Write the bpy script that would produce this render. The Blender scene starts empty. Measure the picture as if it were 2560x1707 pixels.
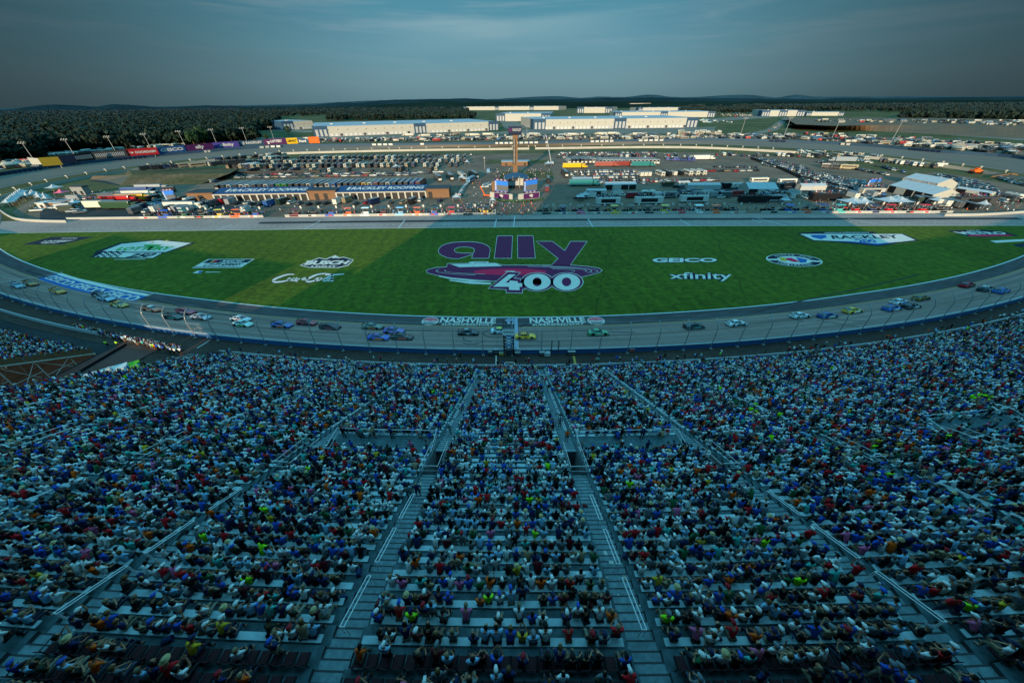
import bpy, math, random
import numpy as np
from mathutils import Matrix, Vector
random.seed(7)
rng = np.random.default_rng(7)
R = math.radians
SC = bpy.context.scene
COL = SC.collection
# ---------------------------------------------------------------- camera geometry (source photo pixels -> world)
F = 853.3; HC = 45.6; PIT = math.atan(593.5 / F); ROLL = R(0.55)
cp, sp = math.cos(PIT), math.sin(PIT)
def ray(px, py):
    u = px - 1280.0; v = 853.5 - py
    c, s = math.cos(ROLL), math.sin(ROLL)
    u, v = u * c + v * s, -u * s + v * c
    return (u, F * cp + v * sp, -F * sp + v * cp)
def at(px, py, z=0.0):
    d = ray(px, py); t = (z - HC) / d[2]
    return Vector((d[0] * t, d[1] * t, z))
def proj(x, y, z):
    z = z - HC
    dep = y * cp - z * sp
    if dep <= 0.1: return (-9e9, -9e9, dep)
    v = (y * sp + z * cp) / dep * F; u = x / dep * F
    c, s = math.cos(ROLL), math.sin(ROLL)
    u, v = u * c - v * s, u * s + v * c
    return (1280 + u, 853.5 - v, dep)
CX, CY = 6.0, 461.0            # centre of the front straight's arc
def pol(th, r, z=0.0):
    a = R(th); return Vector((CX + math.sin(a) * r, CY - math.cos(a) * r, z))
def srgb(h):
    if isinstance(h, str):
        v = [int(h[i:i + 2], 16) / 255 for i in (0, 2, 4)]
    else: v = h
    return tuple((c / 12.92 if c <= .04045 else ((c + .055) / 1.055) ** 2.4) for c in v)
# ---------------------------------------------------------------- materials
def newmat(name):
    m = bpy.data.materials.new(name); m.use_nodes = True
    nt = m.node_tree; b = nt.nodes['Principled BSDF']
    return m, nt, b
def N(nt, t, **k):
    n = nt.nodes.new(t)
    for a, v in k.items(): setattr(n, a, v)
    return n
def mat(name, col, rough=.7, metal=0.0, var=.12, scale=3.0, coord='Object', spec=.3):
    m, nt, b = newmat(name)
    tc = N(nt, 'ShaderNodeTexCoord'); no = N(nt, 'ShaderNodeTexNoise')
    no.inputs['Scale'].default_value = scale; no.inputs['Detail'].default_value = 4
    nt.links.new(tc.outputs[coord], no.inputs['Vector'])
    mx = N(nt, 'ShaderNodeMix', data_type='RGBA')
    nt.links.new(no.outputs['Fac'], mx.inputs[0])
    mx.inputs[6].default_value = (*[c * (1 - var) for c in col[:3]], 1)
    mx.inputs[7].default_value = (*[min(1, c * (1 + var)) for c in col[:3]], 1)
    nt.links.new(mx.outputs[2], b.inputs['Base Color'])
    b.inputs['Roughness'].default_value = rough; b.inputs['Metallic'].default_value = metal
    b.inputs['Specular IOR Level'].default_value = spec
    return m
def attrmat(name, rough=.75, spec=.25, coat=0.0):
    m, nt, b = newmat(name)
    at_ = N(nt, 'ShaderNodeAttribute'); at_.attribute_name = 'Col'
    nt.links.new(at_.outputs['Color'], b.inputs['Base Color'])
    b.inputs['Roughness'].default_value = rough; b.inputs['Specular IOR Level'].default_value = spec
    b.inputs['Coat Weight'].default_value = coat
    return m
def objmat(name, rough=.7, spec=.3, coat=0.0, var=.15, scale=6):
    m, nt, b = newmat(name)
    oi = N(nt, 'ShaderNodeObjectInfo'); tc = N(nt, 'ShaderNodeTexCoord'); no = N(nt, 'ShaderNodeTexNoise')
    no.inputs['Scale'].default_value = scale; nt.links.new(tc.outputs['Object'], no.inputs['Vector'])
    mr = N(nt, 'ShaderNodeMapRange'); mr.inputs['To Min'].default_value = 1 - var; mr.inputs['To Max'].default_value = 1 + var
    nt.links.new(no.outputs['Fac'], mr.inputs['Value'])
    mx = N(nt, 'ShaderNodeMix', data_type='RGBA', blend_type='MULTIPLY'); mx.inputs[0].default_value = 1
    nt.links.new(oi.outputs['Color'], mx.inputs[6]); nt.links.new(mr.outputs['Result'], mx.inputs[7])
    nt.links.new(mx.outputs[2], b.inputs['Base Color'])
    b.inputs['Roughness'].default_value = rough; b.inputs['Specular IOR Level'].default_value = spec
    b.inputs['Coat Weight'].default_value = coat
    return m
M = {}
M['col'] = attrmat('vehicle_and_crowd_colours'); M['colgloss'] = attrmat('glossy_colours', .35, .5, .3)
M['obj'] = objmat('cloth'); M['paint'] = objmat('car_paint', .3, .5, .5, .04); M['skin'] = objmat('skin', .6, .3, 0, .05)
def P(name, c, **k):
    M[name] = mat(name, srgb(c) if isinstance(c, str) else c, **k)
P('white', (.58, .58, .55), rough=.5, var=.05); P('wallwhite', (.42, .41, .37), rough=.8, var=.2, scale=.12); P('offwhite', (.55, .54, .5), var=.1, scale=.8)
P('black', (.012, .012, .014), rough=.5); P('darkgrey', (.05, .055, .06)); P('grey', (.2, .21, .22)); P('lightgrey', (.4, .41, .42))
P('glass', (.015, .02, .03), rough=.12, spec=.6); P('tyre', (.012, .012, .012), rough=.85); P('rim', (.25, .25, .26), metal=.6, rough=.4)
P('steel', (.28, .30, .31), metal=.3, rough=.45, var=.08); P('galv', (.55, .58, .58), metal=.2, rough=.4, var=.06)
P('wing', (.10, .085, .062), var=.2, scale=.3); P('earth', (.13, .078, .042), var=.35, scale=.05); P('roofblue', '1a3c66', var=.15, scale=.2); P('wallblue', '24588c', var=.15, scale=.5); P('blue', '1d4c86', var=.12, scale=.3); P('navy', '16233f'); P('red', 'b02028'); P('crimson', '8c1230'); P('purple', '4b1a52', var=.06); P('teal', '2f8f9a')
P('yellow', 'e8b820'); P('orange', 'e2641e'); P('green', '1f8f3a'); P('olive', '8a7a20', var=.2, scale=.3); P('tan', '7c5c3c', scale=.6, var=.2); P('brick', '7c5c42', scale=.8, var=.25)
P('cream', (.44, .43, .38), var=.1, scale=.2); P('roofgrey', (.30, .34, .38), scale=.1, var=.1); P('slate', '2e4c66', var=.08)
P('roofdark', (.035, .035, .04), scale=.3); P('paintwhite', (.66, .57, .50), scale=1.6, var=.34, rough=.9); P('paintpurple', (.13, .012, .060), scale=1.6, var=.4, rough=.95)
P('paintred', (.75, .014, .07), scale=.7, var=.2, rough=.95); P('paintblue', '245a9a', scale=.7, var=.15, rough=.9); P('paintnavy', '101c2e', scale=.7, var=.2, rough=.95)
P('paintgreen', (.04, .28, .05), scale=.7, var=.2, rough=.95); P('paintyellow', 'c8a030', scale=.7, var=.2, rough=.95); P('roadyellow', (.45, .26, .06), scale=2, var=.25, rough=.9)
P('roadwhite', (.5, .52, .52), scale=1.5, var=.25, rough=.9)
P('tentwhite', (.40, .43, .45), rough=.6, var=.08); P('wood', '6e5238'); P('dirt_', (.17, .10, .055), scale=.15, var=.35); P('hedge', (.03, .07, .025), scale=.8, var=.4)
P('rail', (.72, .78, .8), rough=.4, var=.03); P('maroon', '3a1018'); P('screenblue', '2c7ae0'); P('screentrack', (.12, .13, .14)); P('pink', 'd8607a')

def ramp(nt, stops):
    r = N(nt, 'ShaderNodeValToRGB'); cr = r.color_ramp
    while len(cr.elements) < len(stops): cr.elements.new(.5)
    for e, (p, c) in zip(cr.elements, stops): e.position = p; e.color = (*c[:3], 1)
    return r
def groundmat(name, stops, scale, detail=8, fine=None, finestr=.25, rough=.95, lines=None, coord='Object', bump=0, stretch=None):
    m, nt, b = newmat(name)
    tc = N(nt, 'ShaderNodeTexCoord'); src = tc.outputs[coord]
    if stretch:
        mp = N(nt, 'ShaderNodeMapping'); mp.inputs['Scale'].default_value = stretch
        nt.links.new(src, mp.inputs['Vector']); s2 = mp.outputs['Vector']
    else: s2 = src
    no = N(nt, 'ShaderNodeTexNoise'); no.inputs['Scale'].default_value = scale; no.inputs['Detail'].default_value = detail
    no.inputs['Roughness'].default_value = .6
    nt.links.new(s2, no.inputs['Vector'])
    r = ramp(nt, stops); nt.links.new(no.outputs['Fac'], r.inputs['Fac']); out = r.outputs['Color']
    if fine:
        n2 = N(nt, 'ShaderNodeTexNoise'); n2.inputs['Scale'].default_value = fine; n2.inputs['Detail'].default_value = 5
        nt.links.new(s2, n2.inputs['Vector'])
        mr = N(nt, 'ShaderNodeMapRange'); mr.inputs['From Min'].default_value = .3; mr.inputs['From Max'].default_value = .7
        mr.inputs['To Min'].default_value = 1 - finestr; mr.inputs['To Max'].default_value = 1 + finestr
        nt.links.new(n2.outputs['Fac'], mr.inputs['Value'])
        mx = N(nt, 'ShaderNodeMix', data_type='RGBA', blend_type='MULTIPLY'); mx.inputs[0].default_value = 1
        nt.links.new(out, mx.inputs[6]); nt.links.new(mr.outputs['Result'], mx.inputs[7]); out = mx.outputs[2]
    for ln in (lines or []):
        # (axis vector, spacing, width fraction, darkness)
        ax, spc, wid, dk = ln
        dp = N(nt, 'ShaderNodeVectorMath', operation='DOT_PRODUCT'); dp.inputs[1].default_value = ax
        nt.links.new(src, dp.inputs[0])
        nz = N(nt, 'ShaderNodeTexNoise'); nz.inputs['Scale'].default_value = .08; nt.links.new(src, nz.inputs['Vector'])
        ma = N(nt, 'ShaderNodeMath', operation='MULTIPLY_ADD'); ma.inputs[1].default_value = spc * .12
        nt.links.new(nz.outputs['Fac'], ma.inputs[0]); nt.links.new(dp.outputs['Value'], ma.inputs[2])
        dv = N(nt, 'ShaderNodeMath', operation='DIVIDE'); dv.inputs[1].default_value = spc; nt.links.new(ma.outputs[0], dv.inputs[0])
        fr = N(nt, 'ShaderNodeMath', operation='FRACT'); nt.links.new(dv.outputs[0], fr.inputs[0])
        lt = N(nt, 'ShaderNodeMath', operation='LESS_THAN'); lt.inputs[1].default_value = wid; nt.links.new(fr.outputs[0], lt.inputs[0])
        mk = N(nt, 'ShaderNodeMath', operation='MULTIPLY'); mk.inputs[1].default_value = dk; nt.links.new(lt.outputs[0], mk.inputs[0])
        mx = N(nt, 'ShaderNodeMix', data_type='RGBA'); nt.links.new(mk.outputs[0], mx.inputs[0]); nt.links.new(out, mx.inputs[6])
        mx.inputs[7].default_value = (.004, .008, .004, 1); out = mx.outputs[2]
    nt.links.new(out, b.inputs['Base Color']); b.inputs['Roughness'].default_value = rough
    b.inputs['Specular IOR Level'].default_value = .15
    if bump:
        bp = N(nt, 'ShaderNodeBump'); bp.inputs['Strength'].default_value = bump; nt.links.new(no.outputs['Fac'], bp.inputs['Height'])
        nt.links.new(bp.outputs['Normal'], b.inputs['Normal'])
    return m
M['lawn'] = groundmat('mown_turf', [(.22, (.046, .062, .005)), (.5, (.074, .104, .008)), (.66, (.090, .116, .009)), (.82, (.14, .126, .016))], .022, 9, .6, .35,
                      lines=[((1, .12, 0), 5.2, .5, .10), ((.1, 1, 0), 7.5, .5, .05), ((.64, -.2, 0), 27, .012, .3)])
M['land'] = groundmat('open_land', [(.3, (.030, .042, .014)), (.5, (.062, .075, .026)), (.68, (.12, .105, .055))], .012, 9, .15, .4)
M['rough_grass'] = groundmat('rough_grass', [(.3, (.05, .055, .018)), (.55, (.10, .088, .035)), (.75, (.17, .12, .06))], .03, 8, .4, .35)
M['asphalt'] = groundmat('asphalt', [(.3, (.115, .075, .054)), (.55, (.18, .12, .086)), (.75, (.25, .17, .12))], .03, 8, .6, .22,
                         lines=[((1, .05, 0), 11, .02, .25)])
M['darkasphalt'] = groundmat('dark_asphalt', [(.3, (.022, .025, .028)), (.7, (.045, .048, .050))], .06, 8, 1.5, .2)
M['dirt'] = groundmat('clay_bank', [(.3, (.05, .06, .022)), (.5, (.10, .075, .035)), (.7, (.16, .10, .055))], .05, 8, .4, .3)
M['walk'] = groundmat('concourse_asphalt', [(.3, (.042, .028, .024)), (.7, (.075, .052, .042))], .05, 8, 1.2, .25)
M['pitconc'] = groundmat('pit_concrete', [(.3, (.26, .19, .17)), (.7, (.36, .27, .24))], .05, 6, .8, .12, lines=[((1, 0, 0), 8.3, .012, .5)])
M['road'] = groundmat('road', [(.3, (.13, .12, .10)), (.7, (.2, .185, .155))], .02, 6, .4, .15)
# racing concrete: streaks along the travel direction using UV (u = metres along, v = metres across)
M['racing'] = groundmat('racing_concrete', [(.30, (.125, .080, .068)), (.5, (.24, .155, .13)), (.70, (.34, .22, .19))], .5, 6, 3.0, .14,
                        coord='UV', stretch=(.035, 1.6, 1), lines=[((1, 0, 0), 4.6, .025, .35), ((0, 1, 0), 3.4, .03, .35)], rough=.8)
M['backtrack'] = groundmat('back_track', [(.28, (.105, .092, .078)), (.5, (.15, .132, .11)), (.75, (.19, .165, .135))], .5, 6, 3.0, .14,
                        coord='UV', stretch=(.02, .8, 1), rough=.85)
M['apron'] = groundmat('apron_asphalt', [(.3, (.060, .050, .052)), (.7, (.10, .082, .084))], .5, 6, 2, .25, coord='UV', stretch=(.1, 1.2, 1))
M['deck'] = groundmat('aluminium_planks', [(.3, (.050, .092, .105)), (.7, (.085, .145, .160))], .6, 5, 4, .3, rough=.55)
M['stair'] = groundmat('stair_planks', [(.3, (.13, .20, .22)), (.7, (.20, .29, .31))], .6, 5, 4, .25, rough=.5)
M['bench'] = groundmat('bench_aluminium', [(.3, (.33, .47, .50)), (.7, (.47, .61, .64))], .5, 5, 3, .1, rough=.42)

# ---------------------------------------------------------------- mesh builder
class MB:
    def __init__(s): s.v = []; s.f = []; s.m = []; s.c = []; s.mats = []; s.cur = 0; s.color = (1, 1, 1)
    def use(s, m):
        if m not in s.mats: s.mats.append(m)
        s.cur = s.mats.index(m); return s
    def add(s, vs, fs):
        o = len(s.v); s.v += [tuple(v) for v in vs]
        for f in fs: s.f.append([o + i for i in f]); s.m.append(s.cur); s.c.append(s.color)
        return s
    def quad(s, *p): return s.add(p, [range(len(p))])
    def box(s, x0, y0, z0, x1, y1, z1, T=None):
        v = [(x0, y0, z0), (x1, y0, z0), (x1, y1, z0), (x0, y1, z0), (x0, y0, z1), (x1, y0, z1), (x1, y1, z1), (x0, y1, z1)]
        if T: v = [T @ Vector(p) for p in v]
        return s.add(v, [(3, 2, 1, 0), (4, 5, 6, 7), (0, 1, 5, 4), (1, 2, 6, 5), (2, 3, 7, 6), (3, 0, 4, 7)])
    def tube(s, a, b, r, r2=None, n=6, caps=True, sq=1.0):
        a = Vector(a); b = Vector(b); r2 = r if r2 is None else r2
        d = (b - a)
        if d.length < 1e-6: return s
        d.normalize(); ref = Vector((0, 0, 1)) if abs(d.z) < .9 else Vector((0, 1, 0))
        u = d.cross(ref).normalized(); w = u.cross(d)
        vs = []
        for q, rr in ((a, r), (b, r2)):
            for i in range(n):
                t = 2 * math.pi * i / n; vs.append(q + u * math.cos(t) * rr + w * math.sin(t) * rr * sq)
        fs = [(i, (i + 1) % n, n + (i + 1) % n, n + i) for i in range(n)]
        if caps: fs += [tuple(range(n))[::-1], tuple(range(n, 2 * n))]
        return s.add(vs, fs)
    def path(s, pts, r, n=6):
        for a, b in zip(pts, pts[1:]): s.tube(a, b, r, n=n)
        return s
    def prism(s, pts, z0, z1, T=None):
        n = len(pts); v = [(p[0], p[1], z0) for p in pts] + [(p[0], p[1], z1) for p in pts]
        if T: v = [T @ Vector(p) for p in v]
        return s.add(v, [tuple(range(n))[::-1], tuple(range(n, 2 * n))] + [(i, (i + 1) % n, n + (i + 1) % n, n + i) for i in range(n)])
    def lathe(s, prof, c=(0, 0, 0), n=12, T=None, sx=1, sy=1):
        vs = []; fs = []
        for r, z in prof:
            for i in range(n):
                t = 2 * math.pi * i / n; p = Vector((c[0] + math.cos(t) * r * sx, c[1] + math.sin(t) * r * sy, c[2] + z))
                vs.append(T @ p if T else p)
        for k in range(len(prof) - 1):
            for i in range(n): fs.append((k * n + i, k * n + (i + 1) % n, (k + 1) * n + (i + 1) % n, (k + 1) * n + i))
        fs.append(tuple(range(n))[::-1]); fs.append(tuple(range((len(prof) - 1) * n, len(prof) * n)))
        return s.add(vs, fs)
    def rings(s, rings, closed=True, capa=True, capb=True):
        n = len(rings[0]); vs = [p for r_ in rings for p in r_]; fs = []
        for k in range(len(rings) - 1):
            for i in range(n if closed else n - 1):
                fs.append((k * n + i, k * n + (i + 1) % n, (k + 1) * n + (i + 1) % n, (k + 1) * n + i))
        if capa: fs.append(tuple(range(n))[::-1])
        if capb: fs.append(tuple(range((len(rings) - 1) * n, len(rings) * n)))
        return s.add(vs, fs)
    def mesh(s, name):
        me = bpy.data.meshes.new(name); me.from_pydata(s.v, [], s.f)
        for m in s.mats: me.materials.append(M[m] if isinstance(m, str) else m)
        if len(s.mats) > 1: me.polygons.foreach_set('material_index', s.m)
        if any(c != (1, 1, 1) for c in s.c):
            a = me.attributes.new('Col', 'FLOAT_COLOR', 'FACE'); a.data.foreach_set('color', [x for c in s.c for x in (*c, 1)])
        me.update(); return me
    def build(s, name, parent=None, loc=None, smooth=False):
        me = s.mesh(name)
        if smooth: me.polygons.foreach_set('use_smooth', [True] * len(me.polygons))
        return link(name, me, parent, loc)
    def arr(s):
        return s
def link(name, me, parent=None, loc=None):
    o = bpy.data.objects.new(name, me); COL.objects.link(o)
    if parent is not None: o.parent = parent
    if loc is not None: o.location = loc
    return o
def tag(o, label=None, cat=None, group=None, kind=None):
    if label: o['label'] = label
    if cat: o['category'] = cat
    if group: o['group'] = group
    if kind: o['kind'] = kind
    return o
def empty(name, loc=(0, 0, 0), rz=0, label=None, cat=None, group=None):
    o = bpy.data.objects.new(name, None); COL.objects.link(o); o.location = loc; o.rotation_euler = (0, 0, rz)
    o.empty_display_size = .1
    return tag(o, label, cat, group)
def struct(mb, name): return tag(mb.build(name), kind='structure')
def children(o): return [c for c in bpy.data.objects if c.parent == o]
# ---------------------------------------------------------------- text as flat geometry, mapped to a quad
_tc = {}
def textgeo(s, bold=0.0, shear=0.0, space=1.0):
    k = (s, bold, shear, space)
    if k in _tc: return _tc[k]
    cu = bpy.data.curves.new('t', 'FONT'); cu.body = s; cu.offset = bold; cu.shear = shear; cu.resolution_u = 3; cu.space_character = space
    ob = bpy.data.objects.new('t', cu); COL.objects.link(ob)
    dg = bpy.context.evaluated_depsgraph_get(); ev = ob.evaluated_get(dg); me = ev.to_mesh()
    v = [tuple(p.co) for p in me.vertices]; f = [list(p.vertices) for p in me.polygons]
    ev.to_mesh_clear(); bpy.data.objects.remove(ob); bpy.data.curves.remove(cu)
    xs = [p[0] for p in v]; ys = [p[1] for p in v]
    x0, x1, y0, y1 = min(xs), max(xs), min(ys), max(ys)
    _tc[k] = ([((p[0] - x0) / (x1 - x0), (p[1] - y0) / (y1 - y0)) for p in v], f)
    return _tc[k]
def bil(q, u, v):
    # q: bottom-left, bottom-right, top-right, top-left
    a = Vector(q[0]).lerp(Vector(q[1]), u); b = Vector(q[3]).lerp(Vector(q[2]), u); return a.lerp(b, v)
def text_on(mb, s, q, bold=.0, shear=0., space=1.0):
    v, f = textgeo(s, bold, shear, space)
    return mb.add([bil(q, a, b) for a, b in v], f)
def pq(pts, z=0.0):   # pixel quad BL,BR,TR,TL -> world quad on the ground
    return [at(x, y, z) for x, y in pts]
# ---------------------------------------------------------------- camera, world, sun
cam = bpy.data.cameras.new('camera'); co = bpy.data.objects.new('camera', cam); COL.objects.link(co)
c_, s_ = math.cos(ROLL), math.sin(ROLL)
rt = Vector((1, 0, 0)); up = Vector((0, sp, cp)); fw = Vector((0, cp, -sp))
X = rt * c_ - up * s_; Y = rt * s_ + up * c_; Z = -fw
mw = Matrix(((X.x, Y.x, Z.x, 0), (X.y, Y.y, Z.y, 0), (X.z, Y.z, Z.z, HC), (0, 0, 0, 1)))
co.matrix_world = mw; cam.lens = F / 2560 * 36; cam.sensor_width = 36; cam.clip_end = 90000; cam.clip_start = .2
SC.camera = co
SC.view_settings.view_transform = 'Standard'; SC.view_settings.look = 'None'; SC.view_settings.exposure = 0
SUN_EL = R(10.8); sdir = Vector((.2562, .9666, 0)) * math.cos(SUN_EL) + Vector((0, 0, -math.sin(SUN_EL)))
sl = bpy.data.lights.new('sun', 'SUN'); sl.energy = 5.8; sl.angle = R(.53); sl.color = (1.0, .79, .52)
so = bpy.data.objects.new('sun', sl); COL.objects.link(so); so.rotation_euler = sdir.to_track_quat('-Z', 'Y').to_euler(); so.location = (-60, -200, 120)
w = bpy.data.worlds.new('World'); SC.world = w; w.use_nodes = True; nt = w.node_tree; nt.nodes.clear()
out = N(nt, 'ShaderNodeOutputWorld'); bg = N(nt, 'ShaderNodeBackground'); sky = N(nt, 'ShaderNodeTexSky', sky_type='NISHITA')
sky.sun_disc = False; sky.sun_elevation = SUN_EL; sky.sun_rotation = math.atan2(-.2562, -.9666) ; sky.air_density = 1.2; sky.dust_density = 1.5; sky.ozone_density = 2.0
tc = N(nt, 'ShaderNodeTexCoord'); sx = N(nt, 'ShaderNodeSeparateXYZ'); nt.links.new(tc.outputs['Generated'], sx.inputs[0])
# photo sky: muted teal, brightest ahead, duller grey band at the horizon, cirrus streaks
grad = ramp(nt, [(0.0, (.125, .235, .275)), (.04, (.160, .295, .345)), (.10, (.135, .310, .390)), (.18, (.075, .270, .370)), (.32, (.13, .60, .84)), (.7, (.26, 1.20, 1.76)), (1.0, (.26, 1.25, 1.86))])
nt.links.new(sx.outputs['Z'], grad.inputs['Fac'])
tint = N(nt, 'ShaderNodeMix', data_type='RGBA'); tint.inputs[0].default_value = .98
skm = N(nt, 'ShaderNodeMix', data_type='RGBA', blend_type='MULTIPLY'); skm.inputs[0].default_value = 1; skm.inputs[7].default_value = (.055, .10, .12, 1)
nt.links.new(sky.outputs[0], skm.inputs[6]); nt.links.new(skm.outputs[2], tint.inputs[6]); nt.links.new(grad.outputs['Color'], tint.inputs[7])
# azimuth falloff
ab = N(nt, 'ShaderNodeMath', operation='ABSOLUTE'); nt.links.new(sx.outputs['X'], ab.inputs[0])
mr = N(nt, 'ShaderNodeMapRange', interpolation_type='SMOOTHSTEP'); mr.inputs['From Min'].default_value = .18; mr.inputs['From Max'].default_value = .92
mr.inputs['To Min'].default_value = 1.0; mr.inputs['To Max'].default_value = .18; nt.links.new(ab.outputs[0], mr.inputs['Value'])
mp = N(nt, 'ShaderNodeMapping'); mp.inputs['Scale'].default_value = (1.6, 1.6, 22); mp.inputs['Rotation'].default_value = (0, R(3), 0)
nt.links.new(tc.outputs['Generated'], mp.inputs['Vector'])
cn = N(nt, 'ShaderNodeTexNoise'); cn.inputs['Scale'].default_value = 1.9; cn.inputs['Detail'].default_value = 7; cn.inputs['Roughness'].default_value = .55; cn.inputs['Distortion'].default_value = .4
nt.links.new(mp.outputs['Vector'], cn.inputs['Vector'])
cr = N(nt, 'ShaderNodeMapRange', interpolation_type='SMOOTHSTEP'); cr.inputs['From Min'].default_value = .46; cr.inputs['From Max'].default_value = .72; cr.inputs['To Max'].default_value = .55
nt.links.new(cn.outputs['Fac'], cr.inputs['Value'])
eb = N(nt, 'ShaderNodeMapRange', interpolation_type='SMOOTHSTEP'); eb.inputs['From Min'].default_value = .03; eb.inputs['From Max'].default_value = .14
nt.links.new(sx.outputs['Z'], eb.inputs['Value'])
cm = N(nt, 'ShaderNodeMath', operation='MULTIPLY'); nt.links.new(cr.outputs['Result'], cm.inputs[0]); nt.links.new(eb.outputs['Result'], cm.inputs[1])
cl = N(nt, 'ShaderNodeMix', data_type='RGBA'); nt.links.new(cm.outputs[0], cl.inputs[0]); nt.links.new(tint.outputs[2], cl.inputs[6]); cl.inputs[7].default_value = (.24, .38, .45, 1)
# one long lens shaped cirrus bank
c0 = Vector(ray(1130, 74)).normalized(); lk = N(nt, 'ShaderNodeMath', operation='MULTIPLY_ADD'); lk.inputs[1].default_value = .035; lk.inputs[2].default_value = c0.z; nt.links.new(sx.outputs['X'], lk.inputs[0])
n5 = N(nt, 'ShaderNodeMath', operation='MULTIPLY_ADD'); n5.inputs[1].default_value = .02; nt.links.new(cn.outputs['Fac'], n5.inputs[0]); nt.links.new(lk.outputs[0], n5.inputs[2])
l1 = N(nt, 'ShaderNodeMath', operation='SUBTRACT'); nt.links.new(sx.outputs['Z'], l1.inputs[0]); nt.links.new(n5.outputs[0], l1.inputs[1])
l2 = N(nt, 'ShaderNodeMapRange', interpolation_type='SMOOTHSTEP'); l2.inputs['From Min'].default_value = .0; l2.inputs['From Max'].default_value = .016; l2.inputs['To Min'].default_value = 1; l2.inputs['To Max'].default_value = 0; nt.links.new(l1.outputs[0], l2.inputs['Value'])
l3 = N(nt, 'ShaderNodeMapRange', interpolation_type='SMOOTHSTEP'); l3.inputs['From Min'].default_value = -.055; l3.inputs['From Max'].default_value = .002; nt.links.new(l1.outputs[0], l3.inputs['Value'])
l4 = N(nt, 'ShaderNodeMapRange', interpolation_type='SMOOTHSTEP'); l4.inputs['From Min'].default_value = .05; l4.inputs['From Max'].default_value = .34; l4.inputs['To Min'].default_value = .34; l4.inputs['To Max'].default_value = 0; nt.links.new(ab.outputs[0], l4.inputs['Value'])
l5 = N(nt, 'ShaderNodeMath', operation='MULTIPLY'); nt.links.new(l2.outputs[0], l5.inputs[0]); nt.links.new(l3.outputs[0], l5.inputs[1])
l6 = N(nt, 'ShaderNodeMath', operation='MULTIPLY'); nt.links.new(l5.outputs[0], l6.inputs[0]); nt.links.new(l4.outputs[0], l6.inputs[1])
cl2 = N(nt, 'ShaderNodeMix', data_type='RGBA'); nt.links.new(l6.outputs[0], cl2.inputs[0]); nt.links.new(cl.outputs[2], cl2.inputs[6]); cl2.inputs[7].default_value = (.36, .52, .56, 1)
fm = N(nt, 'ShaderNodeMix', data_type='RGBA', blend_type='MULTIPLY'); fm.inputs[0].default_value = 1
nt.links.new(cl2.outputs[2], fm.inputs[6]); nt.links.new(mr.outputs['Result'], fm.inputs[7])
SKYGAIN = 10.0
#sun side
sc2 = N(nt, 'ShaderNodeVectorMath', operation='SCALE'); sc2.inputs['Scale'].default_value = SKYGAIN; nt.links.new(fm.outputs[2], sc2.inputs[0])
nt.links.new(sc2.outputs[0], bg.inputs['Color']); bg.inputs['Strength'].default_value = .1
nt.links.new(bg.outputs[0], out.inputs[0])
SC.cycles.max_bounces = 4; SC.cycles.diffuse_bounces = 2; SC.cycles.glossy_bounces = 2
# ================================================================ GROUND, TRACK
def ribbon(name, left, right, m, uvs=None, ndiv=1):
    # left/right: lists of Vectors (same length)
    vs = []; fs = []; uv = []; L = 0; n = len(left)
    for i in range(n):
        if i: L += ((left[i] - left[i - 1]).length + (right[i] - right[i - 1]).length) / 2
        for k in range(ndiv + 1):
            vs.append(left[i].lerp(right[i], k / ndiv)); uv.append((L, (left[i] - right[i]).length * k / ndiv))
    q = ndiv + 1
    for i in range(n - 1):
        for k in range(ndiv): fs.append((i * q + k, (i + 1) * q + k, (i + 1) * q + k + 1, i * q + k + 1))
    me = bpy.data.meshes.new(name); me.from_pydata(vs, [], fs); me.materials.append(M[m])
    ul = me.uv_layers.new(name='UVMap'); li = [l.vertex_index for l in me.loops]
    ul.data.foreach_set('uv', [c for i in li for c in uv[i]])
    me.update(); o = link(name, me); tag(o, kind='structure'); return o
def catmull(pts, n=6):
    out = []
    P_ = [pts[0]] + list(pts) + [pts[-1]]
    for i in range(1, len(P_) - 2):
        a, b, c, d = P_[i - 1:i + 3]
        for k in range(n):
            t = k / n
            out.append(.5 * ((2 * b) + (c - a) * t + (2 * a - 5 * b + 4 * c - d) * t * t + (3 * b - a - 3 * c + d) * t ** 3))
    out.append(pts[-1]); return out
def tz(r):      # banked front straight
    return .02 if r <= 389 else .02 + (r - 389) * .145
# land to the horizon (one sheet, finer near the track)
mb = MB().use('land'); rr = [0, 300, 700, 1500, 4000, 12000, 50000]; nn = 48
vs = [(0, 0, -.12)] + [(math.cos(2 * math.pi * i / nn) * r, math.sin(2 * math.pi * i / nn) * r, -.12) for r in rr[1:] for i in range(nn)]
fs = [(0, 1 + i, 1 + (i + 1) % nn) for i in range(nn)]
for k in range(len(rr) - 2):
    for i in range(nn): fs.append((1 + k * nn + i, 1 + (k + 1) * nn + i, 1 + (k + 1) * nn + (i + 1) % nn, 1 + k * nn + (i + 1) % nn))
mb.add(vs, fs); struct(mb, 'ground')
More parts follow.
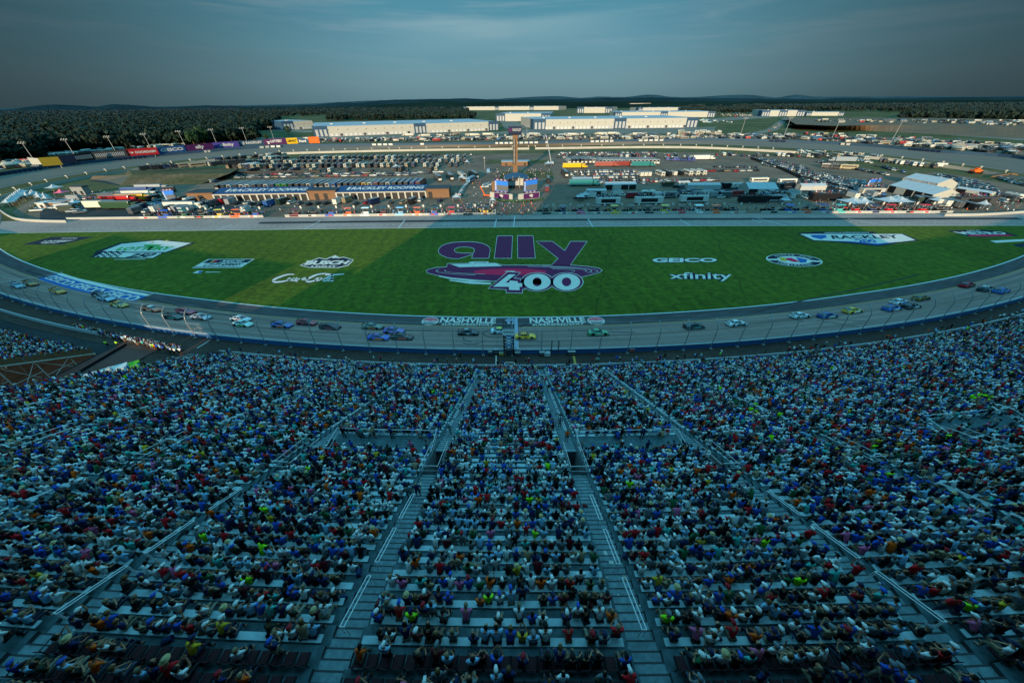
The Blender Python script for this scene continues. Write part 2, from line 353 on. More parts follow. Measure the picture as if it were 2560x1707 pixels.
# front straight
ths = [-35.25 + i * .75 for i in range(int(65.3 / .75) + 1)]
def rin(th): return 384.5 + max(0, abs(th) - 14) * .22
inner_lawn = [pol(t, rin(t), .02) for t in ths]
ribbon('track_apron', [pol(t, rin(t), .02) for t in ths], [pol(t, 389.0 + max(0, abs(t) - 14) * .22, .021) for t in ths], 'apron', ndiv=2)
ribbon('race_track', [pol(t, 389.0 + max(0, abs(t) - 14) * .22, .02) for t in ths], [pol(t, 402, tz(402)) for t in ths], 'racing', ndiv=4)
ribbon('track_edge_line', [pol(t, rin(t) - .15, .035) for t in ths], [pol(t, rin(t) + .25, .035) for t in ths], 'roadwhite')
ribbon('track_yellow_line', [pol(t, 389.1 + max(0, abs(t) - 14) * .22, .045) for t in ths], [pol(t, 389.32 + max(0, abs(t) - 14) * .22, .075) for t in ths], 'roadyellow')
ribbon('front_concourse', [pol(t, 402.35, 1.45) for t in ths], [pol(t, 440, .4) for t in ths] if 0 else [pol(t, 409, 1.45) for t in ths], 'walk', ndiv=3)
# rear part of the oval, from the photo's outlines
ipx = [(0, 472), (200, 436), (439, 403), (650, 385), (860, 375), (1281, 367), (1700, 361), (1900, 367), (2131, 381), (2350, 405), (2560, 436)]
opx = [(0, 440), (200, 412), (439, 387.5), (680, 369), (860, 365), (1281, 360), (1700, 352), (1920, 354), (2131, 364), (2350, 382), (2560, 399)]
ip = [at(x, y, .05) for x, y in ipx]; op_ = [at(x, y, 3.4) for x, y in opx]
a0 = pol(-35.25, rin(-35.25), .02); a1 = pol(-35.25, 402, 1.9); b0 = pol(30, rin(30), .02); b1 = pol(30, 402, 1.9)
ip = [a0, Vector((-264, 184, .05)), Vector((-318, 222, .05))] + ip + [Vector((322, 222, .05)), Vector((262, 168, .05)), b0]
op_ = [a1, Vector((-290, 156, 3)), Vector((-362, 212, 3.4))] + op_ + [Vector((372, 222, 3.4)), Vector((290, 142, 3)), b1]
ipc = catmull(ip, 6); opc = catmull(op_, 6)
ribbon('rear_race_track', ipc, opc, 'backtrack', ndiv=4)
gz = [v + (v - o).normalized() * 9 for v, o in zip(ipc, opc)]
# verge between the rear track and the inner wall; everything inside is one infield sheet
mb = MB().use('rough_grass')
mid = [v for v in ipc[6:-6]]
cc = Vector((0, 250, .0)); vs = [cc] + [Vector((v.x, v.y, 0.0)) for v in ipc] ; fs = [(0, i, i + 1) for i in range(1, len(ipc))]
mb.add(vs, fs); struct(mb, 'infield_grass')
# pit road and mown tri-oval
pl = [(-60, 584.5), (0, 583), (430, 577.5), (860, 572), (1281, 568), (1710, 565), (2130, 564.5), (2620, 564)]
PL = [at(x, y, 0) for x, y in pl]
def pit_y(x):
    for a, b in zip(PL, PL[1:]):
        if x <= b.x: return a.y + (b.y - a.y) * (x - a.x) / (b.x - a.x)
    return PL[-1].y
xs = [-259 + i * 7 for i in range(74)]
# the lawn as rows of quads between the arc and the pit line
def arc_y(x, r=384.6): return CY - math.sqrt(max(0, (r + max(0, abs(math.degrees(math.atan2(x - CX, 330))) - 14) * .22) ** 2 - (x - CX) ** 2))
mb = MB().use('lawn')
for a, b in zip(xs, xs[1:]):
    ya, yb, pa, pb = arc_y(a), arc_y(b), pit_y(a), pit_y(b)
    if ya > pa and yb > pb: continue
    mb.quad((a, min(ya, pa), .012), (b, min(yb, pb), .012), (b, pb, .012), (a, pa, .012))
struct(mb, 'tri_oval_lawn')
def strip(name, d0, d1, m, z=.02, x0=-266, x1=252, step=7):
    mb = MB().use(m); n = int((x1 - x0) / step)
    for i in range(n):
        a = x0 + i * step; b = a + step
        mb.quad((a, pit_y(a) + d0, z), (b, pit_y(b) + d0, z), (b, pit_y(b) + d1, z), (a, pit_y(a) + d1, z))
    return struct(mb, name)
strip('pit_road', 0, 20.6, 'pitconc', .02)
strip('pit_road_edge_line', -.1, .3, 'paintwhite', .03)
strip('pit_lane_groove', 9.4, 12.6, 'darkasphalt', .032, -120, 238, 7)
mb = MB().use('roadwhite')
for i in range(-78, 82):
    x = i * 2.9; y = pit_y(x) + 4.9; mb.quad((x, y, .034), (x + 1.6, y, .034), (x + 1.6, y + .22, .034), (x, y + .22, .034))
for (a, b, c, d) in [(1236, 569, 1241, 549), (1284, 568, 1287, 540), (1482, 567, 1470, 547), (996, 571, 1012, 550), (760, 573, 800, 553), (1728, 565, 1700, 549), (1970, 565, 1890, 545), (2215, 564, 2120, 547), (540, 575, 580, 562), (1905, 556, 1880, 548)]:
    p, q = at(a, b, .036), at(c, d, .036); t = (q - p).normalized(); nrm = Vector((t.y, -t.x, 0)) * .2
    mb.quad(p - nrm, p + nrm, q + nrm, q - nrm)
struct(mb, 'pit_lane_markings')
# asphalt of the infield lots
def polysheet(name, px, m, z):
    pts = [at(x, y, z) for x, y in px]; mb = MB().use(m); mb.add(pts, [range(len(pts))]); o = struct(mb, name)
    return o
LOT = [(2600, 535), (2300, 538), (1281, 544), (600, 553), (60, 556), (30, 530), (80, 500), (170, 490), (260, 486), (420, 462), (470, 445), (560, 425), (640, 408), (760, 397), (880, 390), (1281, 384), (1700, 381), (1790, 383), (1960, 392), (2120, 400), (2290, 425), (2420, 442), (2560, 466), (2620, 485)]
polysheet('infield_asphalt', LOT, 'asphalt', .016)
for nm, px in [('grass_patch', [(560, 446), (640, 430), (700, 436), (590, 452)]), ('grass_patch', [(1220, 400), (1380, 400), (1385, 409), (1210, 410)]),
               ('grass_patch', [(2140, 398), (2250, 412), (2330, 432), (2270, 438), (2140, 418), (2110, 405)]), ('grass_patch', [(60, 535), (90, 505), (260, 490), (330, 480), (300, 500), (150, 520)]),
               ('grass_patch', [(1255, 428), (1380, 428), (1385, 446), (1250, 446)])]:
    polysheet(nm, px, 'rough_grass', .03)
polysheet('asphalt_and_shade_lot', [(100, 552), (560, 547), (620, 520), (470, 500), (200, 500), (100, 530)], 'darkasphalt', .024)
polysheet('asphalt_and_shade_lot', [(1690, 482), (2130, 480), (2100, 457), (1700, 457)], 'darkasphalt', .024)  # dark sheet painted in for the tower's shade on this lot
# roads and open lots beyond the back straight
polysheet('perimeter_road', [(640, 349), (1281, 343), (1281, 339), (640, 345)], 'road', -.03)
polysheet('access_road', [(1800, 345), (1915, 325), (1962, 293), (1975, 293), (1945, 325), (1860, 346)], 'road', -.02)
polysheet('perimeter_road', [(1960, 318), (2300, 333), (2560, 352), (2560, 346), (2300, 327), (1970, 312)], 'road', -.03)
polysheet('camping_field', [(700, 357), (1281, 352), (2000, 349), (2350, 372), (2560, 388), (2560, 365), (2300, 345), (1900, 335), (1281, 341), (700, 347)], 'asphalt', -.05)
polysheet('loading_yard', [(760, 348), (1281, 336), (1780, 334), (1790, 318), (1330, 322), (1250, 330), (760, 343)], 'road', -.04)
polysheet('service_road', [(1262, 322), (1330, 322), (1290, 303), (1250, 303)], 'road', -.04)
polysheet('service_road', [(600, 322), (780, 332), (780, 326), (620, 318)], 'road', -.04)
polysheet('loading_yard', [(1780, 305), (1960, 292), (1900, 289), (1760, 298)], 'road', -.04)
polysheet('field', [(1400, 262 + 13), (2100, 272 + 12), (2100, 288), (1400, 292)], 'rough_grass', -.06)
# red clay embankment and tunnel cut at the left of the infield
a, b, c, d = at(300, 464, .02), at(500, 461, .02), at(575, 434, 4.0), at(330, 436, 4.0)
mb = MB().use('dirt'); e, f_ = at(320, 424, .0), at(600, 420, .0)
mb.add([a, b, c, d, e, f_], [(0, 1, 2, 3), (3, 2, 5, 4), (1, 5, 2), (0, 3, 4)])
tag(mb.build('embankment'), 'grassy red clay embankment beside the tunnel ramp', 'embankment', kind='structure')
a, b, c, d = at(262, 452, .03), at(302, 463, .03), at(336, 436, 3.9), at(280, 440, 2.8)
mb = MB().use('wing'); mb.add([a, b, c, d], [(0, 1, 2, 3)]); mb.add([at(225, 449, .03), at(262, 452, .03), at(280, 440, 2.8), at(232, 440, 2.6)], [(0, 1, 2, 3)])
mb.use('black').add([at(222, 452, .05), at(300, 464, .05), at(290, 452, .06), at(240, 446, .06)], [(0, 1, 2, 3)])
tag(mb.build('tunnel_portal'), 'pale concrete wing walls of the tunnel entrance beside the clay embankment', 'tunnel entrance')
# cut slope on the right beyond the road
mb = MB().use('earth'); tops = []
lo = [(1960, 316), (2080, 324), (2200, 329), (2330, 336), (2450, 341), (2600, 349)]; hi = [(1990, 311), (2080, 315), (2200, 313), (2330, 314), (2450, 316), (2600, 320)]
for (a, b), (c, d) in zip(zip(lo, lo[1:]), zip(hi, hi[1:])):
    n = 10
    for k in range(n):
        t0, t1 = k / n, (k + 1) / n
        q = lambda p0, p1, t, z: at(p0[0] + (p1[0] - p0[0]) * t, p0[1] + (p1[1] - p0[1]) * t, z)
        mb.quad(q(a, b, t0, 0), q(a, b, t1, 0), q(c, d, t1, 9.0 + .35 * math.sin(t1 * 6.28)), q(c, d, t0, 9.0 + .35 * math.sin(t0 * 6.28)))
hb = [at(x, y - 9, 0) for x, y in hi]; ht = [at(x, y, 7.5) for x, y in hi]
for a, b, c, d in zip(ht, ht[1:], hb, hb[1:]): mb.quad(a, b, (d.x, d.y + 60, 7), (c.x, c.y + 60, 7))
tag(struct(mb, 'hillside_cut'), 'long bare eroded cut slope below the upper parking field', 'slope')

# ================================================================ PAINTED MARKS (flat on the grass / apron)
LG = []
def logo(name, label, group=None):
    t = empty(name, (0, 0, 0), 0, label, 'painted logo', 'painted sponsor logos' if group is None else group); LG.append(t); return t
def flat(parent, name, polys, m, z):
    mb = MB().use(m)
    for p in polys: mb.add([at(x, y, z) for x, y in p], [range(len(p))])
    return mb.build(name, parent)
def ell(cx, cy, rx, ry, n=40, t0=0, t1=360): return [(cx + rx * math.cos(R(t0 + (t1 - t0) * i / n)), cy + ry * math.sin(R(t0 + (t1 - t0) * i / n))) for i in range(n + (0 if t1 - t0 >= 360 else 1))]
def zc(x, y): return (1060 + x / 5.113, 560 + y / 5.113)      # close-up crop of the central logo
def grow(poly, d):
    n = len(poly); out = []; area = sum(poly[i][0] * poly[(i + 1) % n][1] - poly[(i + 1) % n][0] * poly[i][1] for i in range(n)); sg = 1 if area > 0 else -1
    for i in range(n):
        p, a, b = poly[i], poly[i - 1], poly[(i + 1) % n]
        def nr(u, v):
            dx, dy = v[0] - u[0], v[1] - u[1]; l = math.hypot(dx, dy) or 1; return (dy / l * sg, -dx / l * sg)
        n1, n2 = nr(a, p), nr(p, b); sx_, sy_ = n1[0] + n2[0], n1[1] + n2[1]; l2 = max(.35, (sx_ * sx_ + sy_ * sy_) / 2)
        out.append((p[0] + sx_ / l2 * d, p[1] + sy_ / l2 * d))
    return out
lt = logo('painted_logo', 'purple word ally above a purple record and white 400, central on the grass')
A_ = []
outer = [(186, 350), (196, 312), (230, 280), (290, 255), (370, 238), (470, 231), (570, 229), (660, 234), (740, 248), (800, 272), (836, 300), (845, 335), (835, 390), (825, 436), (612, 436), (630, 380), (600, 392), (520, 418), (440, 442), (370, 440), (290, 425), (230, 400), (196, 376)]
hole = [(382, 330), (405, 308), (450, 295), (520, 290), (580, 294), (630, 308), (650, 330), (640, 362), (625, 376), (560, 374), (480, 374), (420, 366), (390, 350)]
L1 = [(938, 154), (1130, 154), (1116, 436), (900, 436)]; L2 = [(1198, 152), (1392, 152), (1420, 434), (1200, 434)]
Yy = [(1440, 224), (1640, 224), (1800, 344), (1874, 224), (2080, 226), (1868, 524), (1632, 524), (1718, 440)]
W_ = lambda p: [zc(x, y) for x, y in p]
# the letter a as a ring: split into two outline-sharing polygons through the counter
def ringpoly(out_, hol_): # connect outer to hole by one seam
    j = 0; k = min(range(len(hol_)), key=lambda i: (hol_[i][0] - out_[j][0]) ** 2 + (hol_[i][1] - out_[j][1]) ** 2)
    h = hol_[k:] + hol_[:k + 1]; return out_[j:] + out_[:j + 1] + h[::-1]
flat(lt, 'letter_outline', [ringpoly(W_(grow(outer, 5)), W_(grow(hole, -5))), W_(grow(L1, 5)), W_(grow(L2, 5)), W_(grow(Yy, 5))], 'paintwhite', .03)
flat(lt, 'letter', [ringpoly(W_(outer), W_(hole)), W_(L1), W_(L2), W_(Yy)], 'paintpurple', .045)
rec = [(30, 600), (60, 580), (150, 560), (290, 550), (300, 508), (900, 500), (1010, 528), (1400, 528), (1900, 528), (2100, 545), (2230, 565), (2275, 595), (2230, 625), (2100, 655), (1990, 680), (1500, 720), (900, 725), (700, 715), (350, 685), (150, 650), (50, 625)]
flat(lt, 'record_outline', [W_(grow(rec, 5)), W_([(190, 662), (350, 690), (700, 722), (900, 724), (900, 736), (600, 732), (330, 702), (190, 672)]), W_([(320, 712), (500, 728), (860, 752), (850, 772), (600, 765), (330, 725)])], 'paintwhite', .03)
flat(lt, 'record', [W_(rec)], 'paintpurple', .045)
flat(lt, 'record_label', [[zc(x, y) for x, y in ell(1100, 612, 470, 42)]], 'paintred', .06)
gro = []
for (cx, cy, rx, ry, t0, t1, wd) in [(1150, 600, 1000, 62, 120, 195, 7), (1150, 600, 1000, 62, -80, 20, 7), (1150, 598, 890, 48, 115, 190, 6), (1150, 598, 930, 50, -60, 12, 6), (1130, 598, 800, 36, -50, 20, 6), (1150, 602, 1075, 70, -70, 25, 5)]:
    p1 = ell(cx, cy, rx, ry, 26, t0, t1); p2 = ell(cx, cy, rx - wd * 1.6, ry - wd * .6, 26, t0, t1); gro.append(W_(p1 + p2[::-1]))
gro.append(W_([(340, 514), (920, 502), (1000, 538), (450, 552)])); gro.append(W_(ell(1100, 606, 70, 7, 16)))
gro.append(W_([(570, 490), (640, 478), (820, 480), (830, 496), (800, 506), (580, 506)]))
flat(lt, 'record_groove', gro, 'paintwhite', .072)
flat(lt, 'tonearm', [W_([(640, 488), (800, 488), (800, 494), (640, 494)])], 'paintpurple', .085)
four = [(882, 802), (1085, 644), (1170, 644), (1040, 750), (1090, 750), (1096, 722), (1198, 732), (1198, 756), (1256, 756), (1254, 802), (1220, 802), (1222, 846), (1086, 842), (1086, 802)]
z1o = ell(1448, 740, 170, 104); z1h = ell(1446, 740, 58, 56); z2o = ell(1824, 740, 172, 106); z2h = ell(1822, 740, 60, 56)
flat(lt, 'number_outline', [W_(grow(four, 39)), W_(ell(1448, 740, 214, 122)), W_(ell(1824, 740, 214, 122))], 'paintwhite', .078)
flat(lt, 'number_shadow', [W_(grow(four, 33)), W_(ell(1448, 740, 205, 117)), W_(ell(1824, 740, 205, 117)), W_([(1240, 760), (1620, 780), (1620, 700), (1240, 700)])], 'paintpurple', .09)
flat(lt, 'number', [W_(four), ringpoly(W_(z1o), W_(z1h)), ringpoly(W_(z2o), W_(z2h))], 'paintwhite', .102)
def simple_logo(label, items, name='painted_logo'):
    t = logo(name, label)
    z = .03
    for kind, m, geo in items:
        if kind == 'p':
            if len(geo) > 6: flat(t, 'checker', geo, m, z)
            else:
                for g_ in geo: flat(t, 'panel', [g_], m, z)
        else:
            for (s, q, sh, bd) in geo: mb = MB().use(m); text_on(mb, s, pq(q, z), bd, sh); mb.build('lettering', t)
        z += .012
    return t
def shadowed(s, q, sh=0, bd=.02, col='paintwhite', dk='paintnavy', o=1.6):
    q2 = [(x + dx, y + dy) for (x, y), (dx, dy) in zip(q, [(-o, o * .9), (o * 1.6, o * .9), (o * 1.6, -o * .4), (-o, -o * .4)])]
    return [('t', dk, [(s, q2, sh, bd + .06)]), ('t', col, [(s, q, sh, bd)])]
simple_logo('white wide word GEICO with dark edging on the grass right of the record', shadowed('GEICO', [(1630, 656), (1793, 655), (1792, 645), (1632, 645)], 0, .045))
simple_logo('white thin word xfinity on the grass below the white GEICO', shadowed('xfinity', [(1676, 702), (1829, 703), (1829, 681), (1672, 681)], 0, .012))
def zr(x, y): return (1600 + x / 3.36, 560 + y / 3.36)
simple_logo('white pennant panel reading RACKLEY 200 near the upper right of the grass', [
    ('p', 'paintnavy', [[zr(*p) for p in [(1320, 78), (1480, 64), (1960, 64), (1990, 80), (2215, 80), (2345, 140), (2180, 160), (2000, 188), (1600, 150), (1440, 140)]]]),
    ('p', 'paintwhite', [[zr(*p) for p in [(1345, 84), (2200, 84), (2315, 136), (2170, 152), (2000, 176), (1760, 152), (1620, 142), (1460, 136)]]]),
    ('p', 'paintblue', [[zr(*p) for p in [(1640, 142), (1780, 146), (2000, 164), (2180, 150), (2000, 176), (1760, 152)]], [zr(*p) for p in [(1430, 92), (1560, 92), (1570, 112), (1520, 128), (1450, 112)]]]),
    ('t', 'paintnavy', [('RACKLEY', [zr(1620, 126), zr(2190, 120), zr(2150, 92), zr(1600, 96)], 0, .03)]),
    ('t', 'paintwhite', [('NASHVILLE SUPERSPEEDWAY', [zr(1560, 78), zr(1930, 78), zr(1925, 68), zr(1540, 69)], 0, .02)]),
    ('t', 'paintblue', [('200', [zr(1850, 154), zr(2000, 154), zr(1960, 128), zr(1790, 128)], 0, .04)])])
ring = [zr(1296 + 238 * math.cos(t) + 14 * math.sin(t) * 0, 304 + 52 * math.sin(t) + 16 * math.cos(t)) for t in [2 * math.pi * i / 40 for i in range(40)]]
rg = lambda k: [zr(1296 + 238 * k * math.cos(t), 304 + 52 * k * math.sin(t) + 16 * k * math.cos(t)) for t in [2 * math.pi * i / 40 for i in range(40)]]
t_ = simple_logo('round anniversary emblem with red and blue bars on the grass at right', [
    ('p', 'paintwhite', [rg(1.0)]), ('p', 'paintnavy', [rg(.95)]), ('p', 'paintwhite', [rg(.62)]),
    ('p', 'paintwhite', [[zr(*p) for p in [(1064, 292), (1150, 292), (1150, 306), (1064, 304)]], [zr(*p) for p in [(1440, 302), (1528, 312), (1528, 322), (1440, 316)]]]),
    ('p', 'paintyellow', [[zr(*p) for p in [(1165, 284), (1215, 282), (1240, 310), (1190, 310)]]]),
    ('p', 'paintred', [[zr(*p) for p in [(1222, 286), (1270, 284), (1350, 318), (1290, 318), (1235, 302)]]]),
    ('p', 'paintblue', [[zr(*p) for p in [(1310, 278), (1405, 298), (1395, 322), (1350, 326)]]])])
# curved lettering of the emblem
for s, a0_, a1_, k, flip in [('NASCAR 75TH', 212, 322, .70, 1), ('ANNIVERSARY', 140, 32, .88, -1)]:
    mb = MB().use('paintwhite'); n = len(s)
    for i, ch in enumerate(s):
        if ch == ' ': continue
        t = R(a0_ + (a1_ - a0_) * (i + .5) / n); dt = R(abs(a1_ - a0_) / n * .36)
        pt = lambda tt, kk: zr(1296 + 238 * kk * math.cos(tt), 304 + 52 * kk * math.sin(tt) + 16 * kk * math.cos(tt))
        if flip > 0: q = [pt(t - dt, .70), pt(t + dt, .70), pt(t + dt, .88), pt(t - dt, .88)]
        else: q = [pt(t + dt, .88), pt(t - dt, .88), pt(t - dt, .70), pt(t + dt, .70)]
        text_on(mb, ch, pq(q, .075), .02)
    mb.build('lettering', t_)
zq = lambda x, y: (2200 + x / 6.533, 400 + y / 6.533)
simple_logo('black and red slanted word panel at the far upper right of the grass', [
    ('p', 'paintnavy', [[zq(*p) for p in [(1100, 1158), (1400, 1140), (1700, 1145), (2000, 1165), (2280, 1240), (1700, 1260), (1440, 1250)]]]),
    ('p', 'paintred', [[zq(*p) for p in [(1430, 1222), (2080, 1218), (2180, 1236), (1700, 1250), (1460, 1246)]]]),
    ('t', 'paintwhite', [('METRO', [zq(1400, 1220), zq(2090, 1215), zq(2000, 1172), zq(1180, 1172)], 0, .04), ('NASCAR', [zq(1440, 1160), zq(1650, 1158), zq(1620, 1144), zq(1410, 1146)], 0, .02)])])
simple_logo('pale pink painted wording at the right edge of the grass', [('p', 'paintwhite', [[(2475, 602), (2560, 598), (2560, 603), (2490, 607)]]), ('p', 'paintnavy', [[(2530, 612), (2560, 607), (2560, 618), (2545, 617)]])])
zl = lambda x, y: (200 + x / 3.36, 580 + y / 3.36)
ck = []
for r_ in range(5):
    for c2 in range(9):
        if (r_ + c2) % 2 == 0:
            x = 140 + c2 * 27 - r_ * 12; y = 160 + r_ * 10; ck.append([zl(x, y), zl(x + 27, y), zl(x + 15, y + 10), zl(x - 12, y + 10)])
simple_logo('white shield with green LOTTERY and checkered 250 painted on the left of the grass', [
    ('p', 'paintnavy', [[zl(*p) for p in [(130, 166), (330, 92), (660, 64), (975, 92), (730, 172), (700, 176), (620, 222), (110, 212)]]]),
    ('p', 'paintwhite', [[zl(*p) for p in [(190, 160), (350, 100), (660, 70), (935, 93), (720, 168), (200, 165)]], [zl(*p) for p in [(120, 210), (190, 172), (690, 176), (610, 218)]], [zl(*p) for p in [(285, 229), (550, 226), (550, 230), (285, 232)]]]),
    ('p', 'paintnavy', ck),
    ('t', 'paintgreen', [('LOTTERY', [zl(290, 155), zl(740, 152), (zl(800, 120)), zl(350, 126)], 0, .05), ('T', [zl(540, 152), zl(600, 152), zl(690, 106), zl(540, 106)], 0, .1)]),
    ('t', 'paintnavy', [('250', [zl(380, 214), zl(580, 212), zl(660, 178), zl(440, 180)], .25, .05)]),
    ('p', 'paintyellow', [[zl(590, 92), zl(620, 90), zl(610, 80)], [zl(700, 76), zl(750, 74), zl(730, 66)]])])
simple_logo('small slanted black and white NASCAR panel on the grass at left', [
    ('p', 'paintwhite', [[zl(*p) for p in [(940, 302), (1350, 300), (1468, 226), (1075, 228)]]]),
    ('p', 'paintnavy', [[zl(*p) for p in [(1030, 262), (1405, 256), (1450, 230), (1085, 232)]], [zl(*p) for p in [(955, 297), (1350, 294), (1357, 290), (962, 292)]]]),
    ('t', 'paintwhite', [('NASCAR', [zl(1170, 254), zl(1350, 252), zl(1390, 234), zl(1210, 236)], .2, .03)]),
    ('t', 'paintnavy', [('CUP SERIES', [zl(1020, 286), zl(1330, 282), zl(1380, 262), zl(1080, 264)], .2, .03)]),
    ('p', 'paintred', [[zl(1105, 254), zl(1130, 254), zl(1165, 236), zl(1140, 236)]]), ('p', 'paintyellow', [[zl(1090, 254), zl(1105, 254), zl(1140, 236), zl(1125, 236)]])])
simple_logo('tiny blue and white mark painted below the small NASCAR panel', [('p', 'paintwhite', [[zl(*p) for p in [(945, 346), (1010, 348), (1035, 325), (985, 326)]], [zl(*p) for p in [(1050, 340), (1180, 338), (1180, 334), (1060, 334)]]]), ('p', 'paintblue', [[zl(*p) for p in [(985, 344), (1010, 346), (1030, 328), (1005, 328)]]])])
simple_logo('mountain badge reading BUSCH LIGHT painted on the grass left of the record', [
    ('p', 'paintwhite', [[zl(*p) for p in [(1845, 280), (1960, 232), (2010, 214), (2060, 226), (2145, 194), (2180, 214), (2215, 208), (2300, 234), (2255, 282), (2170, 302), (1925, 300)]]]),
    ('p', 'paintnavy', [[zl(*p) for p in [(1860, 278), (1965, 236), (2010, 220), (2060, 232), (2120, 212), (2170, 222), (2215, 214), (2290, 236), (2245, 278), (2160, 297), (1935, 296)]]]),
    ('t', 'paintwhite', [('BUSCH', [zl(1880, 278), zl(2235, 272), zl(2275, 238), zl(1910, 240)], 0, .06), ('LIGHT', [zl(1935, 296), zl(2155, 294), zl(2160, 282), zl(1950, 283)], 0, .04)]),
    ('p', 'paintwhite', [[zl(2115, 222), zl(2145, 198), zl(2170, 216)]])])
t_ = simple_logo('white script Coca-Cola painted on the grass left of the record', [])
def curvy(pts, wd, z, m, name):   # brush stroke with thickness in px
    c = catmull([Vector((x, y, wd_)) for (x, y, wd_) in pts], 5); mb = MB().use(m)
    for a, b in zip(c, c[1:]):
        d = Vector((b.x - a.x, b.y - a.y)); l = d.length or 1; n_ = Vector((-d.y / l, d.x / l))
        q = [(a.x - n_.x * a.z * wd, a.y - n_.y * a.z * wd), (b.x - n_.x * b.z * wd, b.y - n_.y * b.z * wd), (b.x + n_.x * b.z * wd, b.y + n_.y * b.z * wd), (a.x + n_.x * a.z * wd, a.y + n_.y * a.z * wd)]
        mb.add([at(*zl(*p), z) for p in q], [(0, 1, 2, 3)])
    return mb
STK = [[(1800, 356, 4), (1740, 358, 6), (1660, 385, 8), (1620, 408, 9), (1640, 420, 8), (1700, 416, 6), (1760, 405, 5), (1830, 415, 4)],
       [(1770, 385, 4), (1745, 395, 6), (1755, 404, 5), (1790, 392, 4), (1800, 384, 4)], [(1830, 384, 5), (1805, 394, 5), (1815, 402, 5), (1850, 392, 4)],
       [(1895, 384, 5), (1865, 394, 5), (1875, 402, 5), (1910, 390, 4), (1920, 384, 4), (1905, 398, 5)],
       [(2130, 370, 4), (2100, 354, 5), (2020, 352, 6), (1950, 375, 8), (1900, 405, 8), (1925, 418, 7), (2000, 400, 5)],
       [(2010, 384, 5), (1975, 400, 6), (1995, 410, 5), (2035, 390, 4), (2020, 384, 4)], [(2120, 362, 4), (2050, 396, 6), (2045, 412, 5), (2070, 408, 4)],
       [(2110, 384, 5), (2075, 400, 5), (2085, 410, 5), (2125, 392, 4), (2130, 384, 4), (2105, 408, 5), (2130, 410, 4)], [(2220, 352, 3), (2150, 358, 5), (2060, 362, 4)]]
for w_, m_, z_ in [(1.7, 'paintnavy', .03), (1.0, 'paintwhite', .045)]:
    mb = MB().use(m_); 
    for st in STK:
        g = curvy(st, w_, z_, m_, 's'); mb.add(g.v, g.f)
    mb.build('script_lettering', t_)
zk = lambda x, y: (x / 7.84, 440 + y / 7.84)
simple_logo('black slanted panel with pale wording at the far left of the grass', [
    ('p', 'paintnavy', [[zk(*p) for p in [(430, 1345), (1200, 1345), (1840, 1192), (1000, 1196)]]]),
    ('t', 'paintwhite', [('TENNESSEE', [zk(1180, 1230), zk(1510, 1228), zk(1530, 1212), zk(1220, 1214)], .3, .02), ('LOTTERY', [zk(790, 1318), zk(1330, 1290), zk(1480, 1256), zk(860, 1266)], .3, .03), ('RACING', [zk(820, 1330), zk(1100, 1320), zk(1160, 1304), zk(880, 1310)], .2, .02)])])
# apron lettering
def polar_quad(th0, th1, r0, r1, z=.04): return [pol(th0, r1, z), pol(th1, r1, z), pol(th1, r0, z), pol(th0, r0, z)]
def inv(px, py):
    p = at(px, py, .04); return math.degrees(math.atan2(p.x - CX, CY - p.y)), math.hypot(p.x - CX, p.y - CY)
def apron_text(mb, s, pxl, pxr, r_in, r_out, z=.045, bold=.03, shear=0):
    t0, _ = inv(*pxl); t1, _ = inv(*pxr); v, f = textgeo(s, bold, shear)
    mb.add([pol(t0 + (t1 - t0) * a, r_out + (r_in - r_out) * b, z) for a, b in v], f)
def sw(u, v, cx_, k=1): return None
for nm, l, r_, l2, r2, ex, lab in [('NASHVILLE', (1101, 800), (1240, 800), (1103, 812), (1236, 812), 1075, 'white NASHVILLE SUPERSPEEDWAY lettering on the apron just before the finish line'),
                               ('NASHVILLE', (1324, 800), (1463, 800), (1330, 812), (1463, 812), 1491, 'white NASHVILLE SUPERSPEEDWAY lettering on the apron just past the finish line')]:
    t = logo('painted_logo', lab); mb = MB().use('paintwhite')
    apron_text(mb, 'NASHVILLE', l, r_, 384.9, 387.5, bold=.03); mb.build('lettering', t)
    mb = MB().use('paintwhite'); apron_text(mb, 'SUPERSPEEDWAY', l2, r2, 387.7, 388.7, bold=.02, shear=.2); mb.build('lettering', t)
    tc0, rc0 = inv(ex, 803.5)
    for kr, mm_, zz in [(1, 'paintwhite', .04), (.9, 'paintred', .05)]:
        mb = MB().use(mm_); mb.add([pol(tc0 + math.cos(a) * .56 * kr * .97 * 1.0 * .6, 386.9 + math.sin(a) * 2.0 * kr, zz) for a in [2 * math.pi * i / 28 for i in range(28)]], [range(28)]); mb.build('emblem_disc', t)
    mb = MB().use('paintwhite')
    for i in range(12):
        a = math.pi * i / 11 + math.pi; mb.add([pol(tc0 + math.cos(a + s2) * k2 * .3, 386.9 + math.sin(a + s2) * k2 * 1.75, .06) for s2, k2 in [(-.05, .3), (.05, .3), (.03, 1), (-.03, 1)]], [(0, 1, 2, 3)])
    mb.add([pol(tc0 + math.cos(a) * .29, 386.9 + math.sin(a) * 1.72, .058) for a in [math.pi * i / 14 for i in range(15)]], [range(15)])
    mb.build('emblem_ray', t)
    mb = MB().use('paintnavy')
    for k2 in (.25, .55, .8): mb.add([pol(tc0 - .25 * (1 - k2 * .3), 387 + k2 * 1.6, .07), pol(tc0 + .25 * (1 - k2 * .3), 387 + k2 * 1.6, .07), pol(tc0 + .25 * (1 - k2 * .3), 387.25 + k2 * 1.6, .07), pol(tc0 - .25 * (1 - k2 * .3), 387.25 + k2 * 1.6, .07)], [(0, 1, 2, 3)])
    mb.build('emblem_bar', t)
t = logo('painted_logo', 'blue apron strip repeating white GEICO lettering at the left of the track')
tl, _ = inv(163, 680); tr, _ = inv(400, 728)
